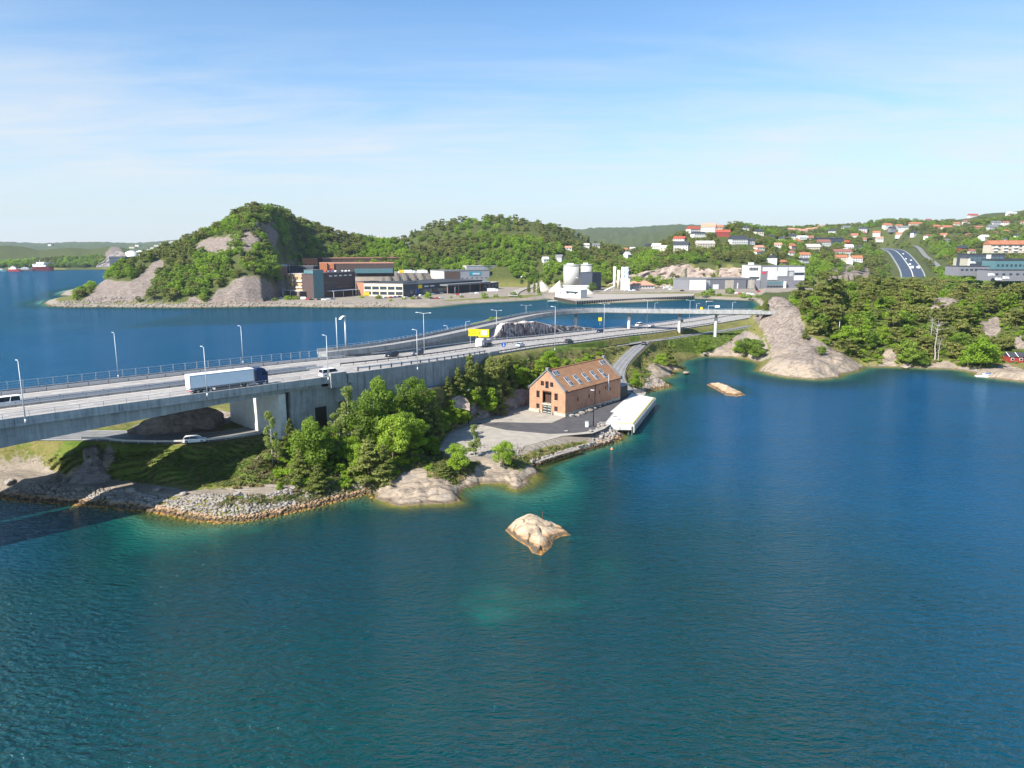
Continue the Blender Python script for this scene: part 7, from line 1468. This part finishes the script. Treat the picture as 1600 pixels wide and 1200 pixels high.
H('small orange house in the middle of the right hillside', 1463, 356, 9, 5, 'brick', 'orange', 0); H('cream house with orange roof on the right hillside', 1479, 359, 15, 7, 'cream', 'orange', .15); H('orange roof just above the cream house', 1494, 352, 9, 5, 'beige', 'orange', 0); H('long low orange roof among trees right of centre hillside', 1528, 357, 14, 4, 'brick', 'orange', 0); H('stacked grey villas on the right hillside', 1550, 360, 15, 9, 'lgrey', 'grey', .1); H('upper grey villa behind the stacked villas', 1556, 351, 14, 6, 'lgrey', 'grey', .1)
H('white house tilted among trees on the right hillside', 1538, 374, 15, 7, 'white', 'white', .4); H('white house on the skyline near the right edge', 1580, 336, 14, 5, 'white', 'white', .1); H('red roofed white house on the skyline', 1520, 338, 14, 6, 'white', 'red', .1); H('red wooden house above the dark commercial buildings', 1503, 394, 13, 11, 'red', 'dark', .3); H('white cottage right of the red wooden house', 1518, 396, 9, 7, 'white', 'brown', .1)
H('small white cottage left in the trees above the sloping street', 852, 409, 9, 8, 'white', 'white', .4); H('white cottage with dark gable right of the first cottage', 874, 407, 11, 9, 'white', 'grey', -.5); H('white house with tan roof in the valley trees', 888, 390, 10, 6, 'white', 'salmon', .1); H('white house far in the valley under the blue ridge', 916, 386, 9, 6, 'white', 'pale', 0); H('second white house far in the valley', 931, 386, 11, 6, 'white', 'grey', .1)
H('orange roofed house in the valley right of the silos', 976, 393, 9, 6, 'pink', 'orange', .2); H('white house right of the orange valley house', 988, 392, 8, 6, 'white', 'pale', -.2); H('steep white house standing out in the trees below', 980, 404, 11, 11, 'white', 'white', .9)
t_ = block('apartment_row', 'long tan apartment row with balconies and wide orange roofs at the right edge', 'apartment block', 1547, 393, 1625, 393, ZY(393, 1000)*1.0, 383, 16, 'beige', 'orange', 2, 9, 3.2, 1.6)
t_, w, h = t_
for k in range(5):
    b = MB(); x0 = w*(k)/5; x1 = w*(k+.98)/5
    b.add([(x0-.5, -1.5, h+.4), (x1+.5, -1.5, h+.4), (x1+.5, 17, h+.4), (x0-.5, 17, h+.4), (x0-.5, 8, h+6), (x1+.5, 8, h+6)], [(0, 1, 5, 4), (2, 3, 4, 5), (0, 4, 3), (1, 2, 5)]); b.build('pitched_roof', R_M['orange'], t_)
    for r in range(2): put(t_, 'balcony', x0+w*.06, x0+w*.13, h*(.08+.48*r), h*(.26+.48*r), M_WHITE, -.9, 1.8)
zi = 12
t_, w, h = block('glass_store', 'dark blue glass store with a white and yellow poster', 'store', 1510, 415, 1569, 415, ZY(415, 860), 398, 20, 'slate', 'dark', 1, 8, 4.5, 6, wmat=M_GLASS2); put(t_, 'poster', w*.50, w*.62, 1, h-.5, M_WHITE, -.3, .3); put(t_, 'poster_band', w*.51, w*.61, h*.45, h*.6, M_YEL, -.5, .1)
block('green_glass_office', 'dark roofed office with a green glass storey at the right edge', 'office', 1553, 424, 1640, 424, ZY(424, 800), 408, 22, 'teal', 'dark', 1, 12, 2.6, 2.6, parapet=2.0)
block('flat_roofed_store', 'low dark flat roofed store in front of the glass store', 'store', 1497, 428, 1545, 428, ZY(428, 770), 417, 24, 'grey', 'dark', 1, 6, 3, 2); block('flat_roofed_store', 'low dark flat roofed store at the right edge beside white vans', 'store', 1549, 436, 1640, 436, ZY(436, 740), 423, 24, 'grey', 'dark', 1, 8, 3, 2)
block('concrete_retaining_wall', 'curved pale concrete wall left of the glass store', 'wall', 1489, 412, 1512, 414, ZY(413, 870), 404, 2, 'cream', 'pale', parapet=.2)
# red cabin by the shore
p = hit(1588, 566, 200, 500); k = mpp(p); cb = thing('red_cabin', 'red wooden cabin with a black roof and white trim at the right picture edge', 'cabin', (p[0], p[1], p[2]-.2), -.05)
w = 34*k; KEEP.append((1562, 1640, 538, 574, p[1]+6, 60)); MB().box((w*.18, 2.6, 1.0), (w, 5.0, 3.4)).build('wall', W_['red'], cb)
b = MB(); b.add([(-w*.34, -.3, 2.6), (w*.70, -.3, 2.6), (w*.70, 5.6, 2.6), (-w*.34, 5.6, 2.6), (-w*.34, 2.6, 4.2), (w*.70, 2.6, 4.2)], [(0, 1, 5, 4), (2, 3, 4, 5), (0, 4, 3), (1, 2, 5)]); b.build('roof', R_M['dark'], cb)
for x in (-w*.34, w*.05): MB().cyl((x, -.35, 2.55), (x, 2.6, 4.25), .12, .12, 4).build('barge_board', M_WHITE, cb)
for x in (-w*.18, w*.20, w*.45): MB().box((x, .06, 1.5), (1.3, .1, 1.1)).build('window', M_WHITE, cb); MB().box((x, -.0, 1.5), (1.0, .1, .8)).build('pane', M_GLASS, cb)
MB().box((w*.18, -.9, .2), (w, 1.8, .2)).build('deck', M_BRWN, cb); MB().box((w*.25, -1.8, .7), (w*.8, .08, .9)).build('deck_rail', W_['red'], cb)
p = P(1535, 588, .4); jt = thing('floating_jetty', 'small grey floating jetty at the rocky shore near the red cabin', 'jetty', p, -.25); MB().box((0, 0, 0), (5.0, 2.2, .5)).build('deck', M_CONC2, jt); MB().box((3.4, .8, .15), (3, 1.0, .15)).build('gangway', M_BRWN, jt)
def small_boat(label, p, L, yaw, hull, cov, name='boat'):
    r = thing(name, label, 'boat', p, yaw); xs = np.linspace(-L/2, L/2, 8)
    rings = [np.array([(x, -w_*.55, -.25), (x, w_*.55, -.25), (x, w_, .55+.25*max(0, x/L)), (x, -w_, .55+.25*max(0, x/L))]) for x, w_ in ((x, L*.18*(1-max(0, (x/(L/2)))**2.5*.96)) for x in xs)]
    MB().loft(rings).build('hull', hull, r); MB().box((-L*.08, 0, .62), (L*.5, L*.26, .2), 0, .8).build('cover', cov, r); MB().box((L*.12, 0, .8), (.1, L*.2, .4)).build('windscreen', M_GLASS, r); return r
small_boat('small white boat with a blue cover on the rocks near the red cabin', P(1545, 586, .9), 4.6, .1, M_WHITE, W_['blue']); small_boat('white motorboat moored at the left end of the dark quay', P(864, 471, .3), 10, .1, M_WHITE, M_WHITE); small_boat('little white boat on the far shore right of the quay', P(1109, 471.5, .3), 7, .1, M_WHITE, W_['orange'])
# ships and tanks far left
M_DRED = mat('dark_red_hull', (.11, .015, .02), .5, .1, .5); M_BRED = mat('bright_red_hull', (.30, .03, .03), .5, .1, .5)
def ship(label, u0, u1, v, vt, hull, sup, z=0, house_at=(.1, .7)):
    a, b_ = P(u0, v, 0), P(u1, v, 0); L = np.linalg.norm(b_-a); k = mpp(a); r = thing('ship', label, 'ship', (a+b_)/2, math.atan2(b_[1]-a[1], b_[0]-a[0])); Hh = (v-vt)*k; hh = Hh*.42; xs = np.linspace(-L/2, L/2, 10)
    MB().loft([np.array([(x, -w_*.8, -1), (x, w_*.8, -1), (x, w_, hh*(1+.25*max(0, x/L))), (x, -w_, hh*(1+.25*max(0, x/L)))]) for x, w_ in ((x, L*.10*(1-max(0, (abs(x)/(L/2)))**5*.8)) for x in xs)]).build('hull', hull, r)
    x0, x1 = -L/2+L*house_at[0], -L/2+L*house_at[1]; MB().box(((x0+x1)/2, 0, hh*1.3), (x1-x0, L*.15, hh*.7)).build('superstructure', sup, r); MB().box(((x0+x1)/2+L*.05, 0, hh*1.85), ((x1-x0)*.6, L*.13, hh*.5)).build('bridge_house', sup, r); MB().cyl(((x0+x1)/2, 0, hh), ((x0+x1)/2, 0, Hh*1.15), .5, .3, 6).build('mast', M_WHITE, r)
    for q in range(4): MB().box((x0+(x1-x0)*(q+.5)/4, -L*.076, hh*1.45), ((x1-x0)*.12, .2, hh*.2)).build('window', M_WINF, r)
    return r
s_ = ship('large dark red offshore ship with white superstructure moored far left', 50, 84, 423, 408, M_DRED, M_WHITE); MB().cyl((14, 0, 17), (14, 0, 17.6), 11, 11, 16).build('helideck', M_GALV, s_)
ship('bright red small vessel left of the large dark red ship', 13, 32, 424.2, 416, M_BRED, M_WHITE); ship('dark low vessel between the red vessel and the large ship', 28, 55, 424, 417, W_['slate'], W_['lgrey']); ship('pale low barge at the left picture edge', -8, 12, 424.2, 419, W_['teal'], W_['lgrey'])
for lab, u, r_px, vt, vb in (('white storage tank with a blue foot, left of the pair beyond the headland', 203.5, 9, 395, 419), ('white storage tank, right of the pair beyond the headland', 218, 7, 394, 417)):
    s_ = silo(lab, u, vb, 4, vt, r_px, M_WHITE, None, False); k = mpp(P(u, vb, 4)); r = r_px*k; h = (vb-vt)*k; MB().cyl((0, 0, -2), (0, 0, h*.24), r*1.02, r*1.02, 30).build('blue_band', W_['blue'], s_, True); MB().cyl((0, 0, h), (0, 0, h+r*.3), r*.98, r*.3, 30).build('dome', M_WHITE, s_, True)
block('harbour_shed', 'dark blue quarry shed left of the white tanks', 'shed', 172, 420, 195, 420, 4, 402, 40, 'slate', 'dark', 4, 6, 5, 1.2)
block('white_tower_block', 'white town block on the far hillside behind the headland', 'building', 230, 402, 241, 402, ZY(402, 2100), 390, 24, 'white', 'grey', 3, 3, 4, 2)
for i, (u, v, w_) in enumerate(sorted(((208, 387, 8), (216, 384, 6), (246, 384, 7), (256, 382, 8), (264, 380, 9), (272, 378, 8), (240, 388, 6), (28, 392, 7), (16, 391, 6), (80, 383, 5), (590, 371, 6), (597, 371, 5), (624, 372, 7), (576, 371, 5)))):
    p = PY(u, v, 2350 if v > 375 else 2900); k = mpp(p); o = MB().box((0, 0, 0), (w_*k, 18, 2.6*k)).build('distant_building', W_['white'] if i % 3 else W_['beige']); o.location = p; tag(o, 'small pale town building on the distant hills, %s from the left' % ORD[i], 'building', 'distant town buildings')
cliff('rock_cliff', 'long pink grey blasted cliff behind the grey workshop hall', [np.array([(u-800)/FPX*y*1.018, y, 3.5]) for u, y in ((962, 900), (985, 918), (1010, 925), (1040, 926), (1070, 926), (1100, 925), (1135, 924), (1165, 920))], [6, 14, 19, 24, 26, 22, 25, 22], 18, M_PINK, 31, .5, 3.0, 22, 6, 2.6)
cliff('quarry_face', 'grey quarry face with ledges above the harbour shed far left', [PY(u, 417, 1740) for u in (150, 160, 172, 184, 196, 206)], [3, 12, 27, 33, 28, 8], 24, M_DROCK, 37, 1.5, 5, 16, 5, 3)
# the far motorway climbing the valley
tag(strip(FHW, .6, 14, .6, 0, None, road_mat('blue_grey_asphalt', (.035, .05, .075), (.065, .085, .12)), 'far_motorway'), kind='structure'); tag(strip(FHW, -.6, -14, .6, 0, None, road_mat('blue_grey_asphalt', (.035, .05, .075), (.065, .085, .12)), 'far_motorway'), kind='structure')
tag(sweep(FHW, [(-.6, .9), (.6, .9), (.6, -.5), (-.6, -.5)], 0, None, M_CONC2, 'median_barrier'), kind='structure')
for o_ in (15, -15): tag(sweep(FHW, [(o_-.9, 1.0), (o_+.9, 1.0), (o_+.9, -2), (o_-.9, -2)], 0, None, M_CONC, 'road_edge_wall'), kind='structure')
tag(strip(RAMP, 4, -4, .5, 0, None, M_ASPH, 'far_ramp'), kind='structure')
# ---------------------------------------------------------------- parked and distant vehicles
def far_car_mesh(kind):
    b = MB(); 
    if kind == 'car': b.loft([np.array([(x, -.9, .3), (x, .9, .3), (x, .9, z), (x, -.9, z)]) for x, z in ((-2.2, .7), (-2.1, .95), (.9, .95), (1.9, .8), (2.2, .6))]); b.loft([np.array([(x, -w_, .95), (x, w_, .95), (x, w_*.85, z), (x, -w_*.85, z)]) for x, w_, z in ((-2.0, .85, 1.0), (-1.5, .85, 1.45), (.1, .85, 1.47), (.95, .85, .97))])
    elif kind == 'van': b.loft([np.array([(x, -1, .35), (x, 1, .35), (x, 1, z), (x, -1, z)]) for x, z in ((-2.8, 2.3), (1.4, 2.35), (2.2, 1.35), (2.8, 1.1))])
    else: b.loft([np.array([(x, -1.25, .5), (x, 1.25, .5), (x, 1.25, z), (x, -1.25, z)]) for x, z in ((-5.5, 3.6), (2.6, 3.6))]); b.box((4.1, 0, 1.75), (2.4, 2.4, 2.5), 0, .9)
    for x in (-1.4, 1.3): b.cyl((x, -.95, .33), (x, .95, .33), .33, .33, 8)
    return b
fcols = dict(white=(.75, .75, .74), silver=(.42, .44, .46), black=(.02, .02, .025), red=(.42, .03, .025), blue=(.03, .08, .25), grey=(.15, .15, .16), yellow=(.70, .50, .03), green=(.25, .60, .08), orange=(.6, .2, .04)); fmesh = {}; fcount = {}
def fcar(u, v, z, col, where, kind='car', yaw=0.2, p=None):
    if (kind, col) not in fmesh: fmesh[(kind, col)] = far_car_mesh(kind).mesh(kind, paint('far_paint_'+col, fcols[col]))
    p = P(u, v, z) if p is None else p; o = link({'car': 'car', 'van': 'van', 'lorry': 'lorry'}[kind], fmesh[(kind, col)]); o.location = p; o.rotation_euler = (0, 0, yaw); o.scale = (1.12,)*3
    fcount[(col, kind, where)] = fcount.get((col, kind, where), 0)+1; tag(o, '%s %s %s, %s such from the left' % (col, kind, where, ORD[fcount[(col, kind, where)]-1]), kind, 'vehicles on the far shore'); return o
cl_ = ['white', 'silver', 'black', 'red', 'grey', 'blue', 'white', 'black', 'silver']
for i, u in enumerate(np.linspace(493, 552, 12)): fcar(u, 0, 0, cl_[i % 9], 'parked on the roof of the dark brick office', 'car', 1.5, np.array([*PY(u, 430, P(520, 464, 3.2)[1]+9+(u-493)*.5)[:2], bpy.data.objects['brick_office'].location.z+bpy.data.objects['brick_office']['_h']+.7]))
for i, (u, v) in enumerate(((424, 467), (432, 467.5), (440, 467), (481, 468.5), (487, 469), (499, 469), (506, 469.5), (513, 468.5), (520, 468))): fcar(u, v, 3.0, cl_[(i*4) % 9], 'parked in front of the tan and brick offices', 'car', .2)
for i, (u, v) in enumerate(((602, 466), (611, 465.5), (618, 465), (625, 464.5), (634, 466), (641, 464.5), (650, 463.5), (658, 462.5))): fcar(u, v, 3.2, cl_[(i*2+1) % 9], 'parked before the pale framed hall', 'car', .9)
for i, (u, v) in enumerate(((655, 467), (675, 467), (683, 467), (690, 466.5), (669, 461), (676, 460), (682, 459.5), (690, 459))): fcar(u, v, 3.2, cl_[(i*5+2) % 9], 'on the lot in front of the retail hall', 'car', .5)
for i, (u, v) in enumerate(((716, 461), (722, 461.5), (737, 459.5), (745, 459), (755, 459), (724, 454), (732, 453.5), (742, 452.5), (748, 452))): fcar(u, v, 3.2, cl_[(i*7+3) % 9], 'near the right end of the retail hall', 'car', .3)
fcar(578, 462.5, 3.2, 'yellow', 'parked left before the pale framed hall', 'lorry', .1); fcar(475, 468, 3.2, 'white', 'by the foot of the tan office', 'van', .1); fcar(784, 437.5, 9, 'green', 'by the dark factory end', 'lorry', .1); fcar(770, 456, 3.2, 'white', 'below the sloping street', 'lorry', .2)
for i, (u, v, c) in enumerate(((816, 434.5, 'white'), (823, 430, 'grey'), (830, 432, 'black'))): fcar(u, v, 10, c, 'driving on the sloping street', 'van' if i == 2 else 'car', 1.0, hit(u, v, 640, 1500)+np.array([0, 0, .3]))
for i, (u, v) in enumerate(((979, 455), (985, 455), (991, 454.5), (996, 454), (1040, 451), (1046, 450), (1052, 450.5), (1048, 453), (1066, 455))): fcar(u, v, 3.4, ['silver', 'white', 'white', 'black', 'white', 'white', 'silver', 'white', 'black'][i], 'between the mixing plant and the grey hall', 'van' if 4 <= i < 6 else 'car', .4)
for i, (u, v) in enumerate(((1151, 459), (1157, 460), (1163, 459), (1170, 460), (1176, 461), (1186, 456.5), (1191, 457), (1213, 457.5), (1220, 457.5), (1228, 458), (1236, 459), (1243, 460), (1250, 459))): fcar(u, v, 3.4, ['white', 'red', 'silver', 'white', 'white', 'red', 'red', 'blue', 'grey', 'white', 'white', 'silver', 'white'][i], 'on the forecourt of the showroom', 'car', .3)
for i, (u, v) in enumerate(((448, 424), (455, 424.5), (468, 425))): fcar(u, 431, 23.2, ['red', 'white', 'blue'][i], 'parked before the dark workshop on the terrace', 'car', .2)
for i, (u, c, k_) in enumerate(((626, 'white', 'van'), (632, 'yellow', 'lorry'), (640, 'white', 'lorry'), (652, 'silver', 'van'), (660, 'white', 'lorry'))): fcar(u, 427, 22.6, c, 'at the right end of the terrace yard', k_, .1)
for i, (u, v, k_) in enumerate(((1545, 422, 'van'), (1549, 431, 'van'), (1560, 438, 'van'), (1572, 436, 'van'), (1520, 412, 'van'), (1488, 421, 'car'), (1495, 423, 'car'))): fcar(u, v, 10, 'white', 'parked among the dark commercial buildings at the right', k_, .2, PY(u, v, 735 if v > 425 else 830))
for i, (u, v, k_) in enumerate(((1411, 399, 'car'), (1415, 407, 'car'), (1423, 409, 'car'), (1421, 416, 'van'), (1424, 421, 'lorry'), (1434, 421, 'lorry'))): j = near_i(FHW, hit(u, v, 900, 1900)[:2]); q = hit(u, v, 900, 1900); fcar(u, v, 0, 'white', 'climbing the far motorway in the valley', k_, 1.3, np.array([q[0], q[1], max(q[2], FHW[j, 2]+.7)]))
sp_ = spline([((u-800)/FPX*y*1.02, y, G((u-800)/FPX*y*1.02, y)+.35) for u, y in ((801, 735), (802, 760), (804, 790), (808, 820), (813, 850), (820, 880), (829, 910), (840, 940), (852, 970))], 8)
tag(strip(sp_, 5, -5, .5, 0, None, M_YARD, 'sloping_street'), kind='structure')
r9 = np.random.default_rng(77); combos = [('white', 'dark'), ('white', 'salmon'), ('white', 'orange'), ('cream', 'brown'), ('white', 'grey'), ('lgrey', 'dark'), ('white', 'brown'), ('pink', 'orange')]; words = dict(white='white', cream='cream', lgrey='grey', pink='pinkish'); hc = {}; spots_ = []
while len(spots_) < 34:
    u = r9.uniform(1180, 1350) if len(spots_) % 2 else r9.uniform(1360, 1600); v = r9.uniform(358, 402) if u < 1350 else r9.uniform(346, 378)
    if any(a-7 < u < b+7 and vt-4 < v < vb+6 for a, b, vt, vb, _, _ in KEEP) or any(abs(u-a) < 13 and abs(v-b) < 7 for a, b in spots_) or 1385 < u < 1480 and v > 372: continue
    spots_.append((u, v))
for i, (u, v) in enumerate(sorted(spots_)):
    w_, rf_ = combos[int(r9.integers(8))]; k = (w_, rf_, u < 1350); hc[k] = hc.get(k, 0)+1; s_ = 1.0 if u < 1350 else .75
    H('small %s house, %s roof, on the %s, %s such from left' % (words[w_], rf_, 'settlement slope' if u < 1350 else 'right hand ridge', ORD[hc[k]-1]), u, v, r9.uniform(9, 14)*s_, r9.uniform(6.5, 8.5)*s_, w_, rf_, r9.uniform(-.6, .6), clr=30)
# far lamps
for i, (u, v) in enumerate(((442.5, 466), (445.5, 466), (417, 467), (422, 468))): lamp('thin pale pole left of the tan office on the far shore, %s from the left' % ORD[(2, 3, 0, 1)[i]], P(u, v, 3), 10, 'none', 0, 'poles on the far shore', r=.16)
for i, (u, vb, vt, lab) in enumerate(((711, 462, 449, 'lamp post before the retail hall'), (1172.5, 457, 437, 'lamp post before the showroom'), (448.5, 430, 412, 'white mast left on the terrace'), (453, 430, 412, 'white mast second on the terrace'), (1310, 529, 501, 'white pole standing in the headland wood'))):
    p = P(u, vb, 3.3) if i < 2 else (P(u, vb, 23) if i < 4 else hit(u, vb, 200, 600)); lamp(lab, p, (vb-vt)*mpp(p)/.97, 'flat' if i < 2 else 'none', 0, r=.16)
for i, (u, vb, vt, kind, lab) in enumerate(((826, 458, 437, 'young', 'yellowish column tree by the sloping street'), (835, 458, 438, 'young', 'green column tree left of the gravel heap'), (841, 459, 436, 'young', 'tall green column tree beside the gravel heap'), (925, 456, 442, 'broad', 'small tree at the corner of the right big silo'),
        (995, 450, 431, 'bright', 'leafy tree left behind the hip roofed house'), (1015, 449, 430, 'broad', 'leafy tree right behind the hip roofed house'), (1030, 449, 431, 'bright', 'leafy tree at the right of the hip roofed house'), (1048, 449, 434, 'bright', 'leafy tree touching the white gable wing'), (425, 432, 400, 'broad', 'loose tree before the red brick workshop'), (432, 442, 418, 'bright', 'leafy tree on the rock bluff by the tan office'), (408, 432, 412, 'broad', 'tree beside the small red shed'))):
    p = hit(u, vb, 560, 1200) if vb < 445 else P(u, vb, 3.3); tree(kind, 1+i % 3, p, (vb-vt)*mpp(p)/.97, lab, None, 1, None, 'tree', .55 if 'column' in lab else 1.3)
for i, (u, v, s) in enumerate(sorted(((468, 470, 1.6), (520, 470, 1.2), (566, 468, 1.8), (592, 469, 2.2), (611, 473, 1.5), (632, 470, 1.6), (646, 470, 1.8), (668, 468, 3.0), (705, 468, 1.5), (722, 467, 1.5), (757, 467, 2.6), (775, 466, 1.8), (802, 464, 2.4), (812, 466, 1.6), (843, 463, 1.7), (1100, 464, 2.6), (1110, 463, 3.4), (1124, 464, 1.8), (1140, 461, 3.4), (1160, 466, 2.4), (1171, 467, 2.0), (1184, 467, 2.0), (414, 472, 1.6), (430, 472, 1.8), (450, 471, 2.4), (462, 470, 2.2)))):
    tree(('bright', 'broad')[i % 3 == 1], 1+i % 3, P(u, v, 1.8), s*2.4, 'low green bush on the far shore bank, %s from the left' % ORD[i], 'bushes along the far shore', 2, 'bush', 'bush', 1.7)
forest('hill_forest', 16000, 640, 1060, 8.0, .50, 80, 1010)
forest('town_hill_forest', 11000, 860, 1330, 8.5, .44, 930, 1750)
forest('valley_forest', 5000, 980, 1560, 9, .46, 600, 1080)
forest('ridge_forest', 15000, 1330, 2150, 10, .47, 1000, 1750)
forest('west_forest', 42000, 1640, 2150, 11, .52, -150, 330, None, 4.5)
# low scrub and tussocks on wild ground near the bridge
def scrub(name, n, poly_px, smin, smax, kinds, seed, yr=(100, 520), avoid=True, wmax=None):
    rr = np.random.default_rng(seed); U = rr.uniform(min(p[0] for p in poly_px), max(p[0] for p in poly_px), n*3); V_ = rr.uniform(min(p[1] for p in poly_px), max(p[1] for p in poly_px), n*3)
    ok = inpoly(U, V_, poly_px); U, V_ = U[ok][:n], V_[ok][:n]; pts = []
    ys = np.linspace(yr[0], yr[1], 500); B = (V_[:, None]-600)/FPX; T = ys[None]/(CP-B*SP); X = (U[:, None]-800)/FPX*T; Z = CAMH-T*(SP+B*CP); g = ground(X.ravel(), np.broadcast_to(ys, X.shape).ravel()).reshape(X.shape)
    h = g >= Z; k = h.argmax(1); good = h.any(1); i = np.arange(len(U))
    x, y, z = X[i, k][good], ys[k][good], g[i, k][good]
    ok = (lookup(ROCK, x, y) < .45) & (lookup(GRAVEL, x, y) < .4) & (z > .7)
    for c, w_ in ((SERV, 4.2), (DOWN, 4.0), (UNDER, 6), (HW[i_ab:], 14.8)): ok &= np.min(np.hypot(x[:, None]-c[None, :, 0], y[:, None]-c[None, :, 1]), 1) > w_
    ok &= sdist(x, y, LOT) < 0
    x, y, z = x[ok], y[ok], z[ok]; s = rr.uniform(smin, smax, len(x)); print(name, len(x))
    return scatter(name, np.stack([x, y, z-.05], 1), np.stack([s, s, s*rr.uniform(.6, 1, len(x))], 1), rr.integers(0, len(kinds), len(x)), kinds)
L_DRY = leaf_mat('dry_grass_blades', (.12, .11, .04), (.19, .16, .07), (.26, .21, .10), .2)
L_GRS = leaf_mat('green_grass_blades', (.06, .095, .018), (.10, .15, .025), (.15, .19, .04), .2)
tuft = [puffs_mesh('tuft', [(0, 0, .2, .6, .3), (.4, .3, .2, .45, .25), (-.4, .2, .15, .4, .22)], 60, .16, m_, 60+k, .2, 1.6) for k, m_ in enumerate((L_DRY, L_GRS, L_DRY, L_GRS))]
bushes = [proto('bush', k, 1).crown for k in (1, 2, 3)]+[puffs_mesh('scrub', [(0, 0, .5, .8, .5), (.6, .3, .5, .6, .45), (-.5, .4, .4, .6, .4)], 420, .17, m_, 70+k, .2) for k, m_ in enumerate((L_SP, L_MD, L_DRY))]
scrub('wild_grass', 7000, [(340, 790), (420, 700), (560, 650), (700, 592), (830, 562), (1000, 530), (1032, 532), (1034, 570), (1050, 610), (1000, 612), (940, 560), (830, 610), (700, 680), (800, 700), (960, 670), (960, 690), (830, 725), (700, 780), (500, 785)], .5, 1.3, tuft, 3)
scrub('bank_grass', 3500, [(60, 735), (160, 690), (440, 690), (440, 760), (300, 762), (150, 750)], .35, .8, tuft[1:2]+tuft[3:4]+tuft[0:1], 4)
scrub('undergrowth', 900, [(430, 760), (440, 700), (560, 660), (640, 625), (720, 600), (830, 575), (960, 548), (940, 585), (840, 600), (740, 655), (690, 690), (670, 740), (560, 765)], .35, .9, bushes, 5)
scrub('bank_scrub', 70, [(975, 560), (1060, 540), (1180, 510), (1170, 560), (1060, 575), (1000, 605)], .3, .6, bushes, 6)
scrub('headland_scrub', 1500, [(1250, 500), (1262, 450), (1640, 450), (1640, 560), (1560, 575), (1360, 572), (1290, 540)], .5, 1.2, bushes, 7, (240, 560))
forest('headland_underwood', 5200, 262, 640, 6.2, .5, 1235, 1750, None, 2.0)
scrub('cove_bank_grass', 2600, [(1034, 531), (1080, 519), (1168, 513), (1170, 522), (1120, 546), (1095, 552), (1060, 550), (1040, 556)], .35, .8, [tuft[1], tuft[3]], 8)
# ---------------------------------------------------------------- the air
hzb = MB().box((0, 0, 140), (13600, 13600, 320)); ho = hzb.build('haze', None); tag(ho, kind='stuff')
hm = bpy.data.materials.new('haze_air'); hm.use_nodes = True; ht = hm.node_tree; ht.nodes.clear(); hq = ht.nodes.new('ShaderNodeOutputMaterial'); hv = ht.nodes.new('ShaderNodeVolumePrincipled')
hv.inputs['Color'].default_value = (.66, .84, 1.0, 1); hv.inputs['Density'].default_value = .00005; hv.inputs['Anisotropy'].default_value = .2
ht.links.new(hv.outputs[0], hq.inputs['Volume']); ho.data.materials.append(hm)
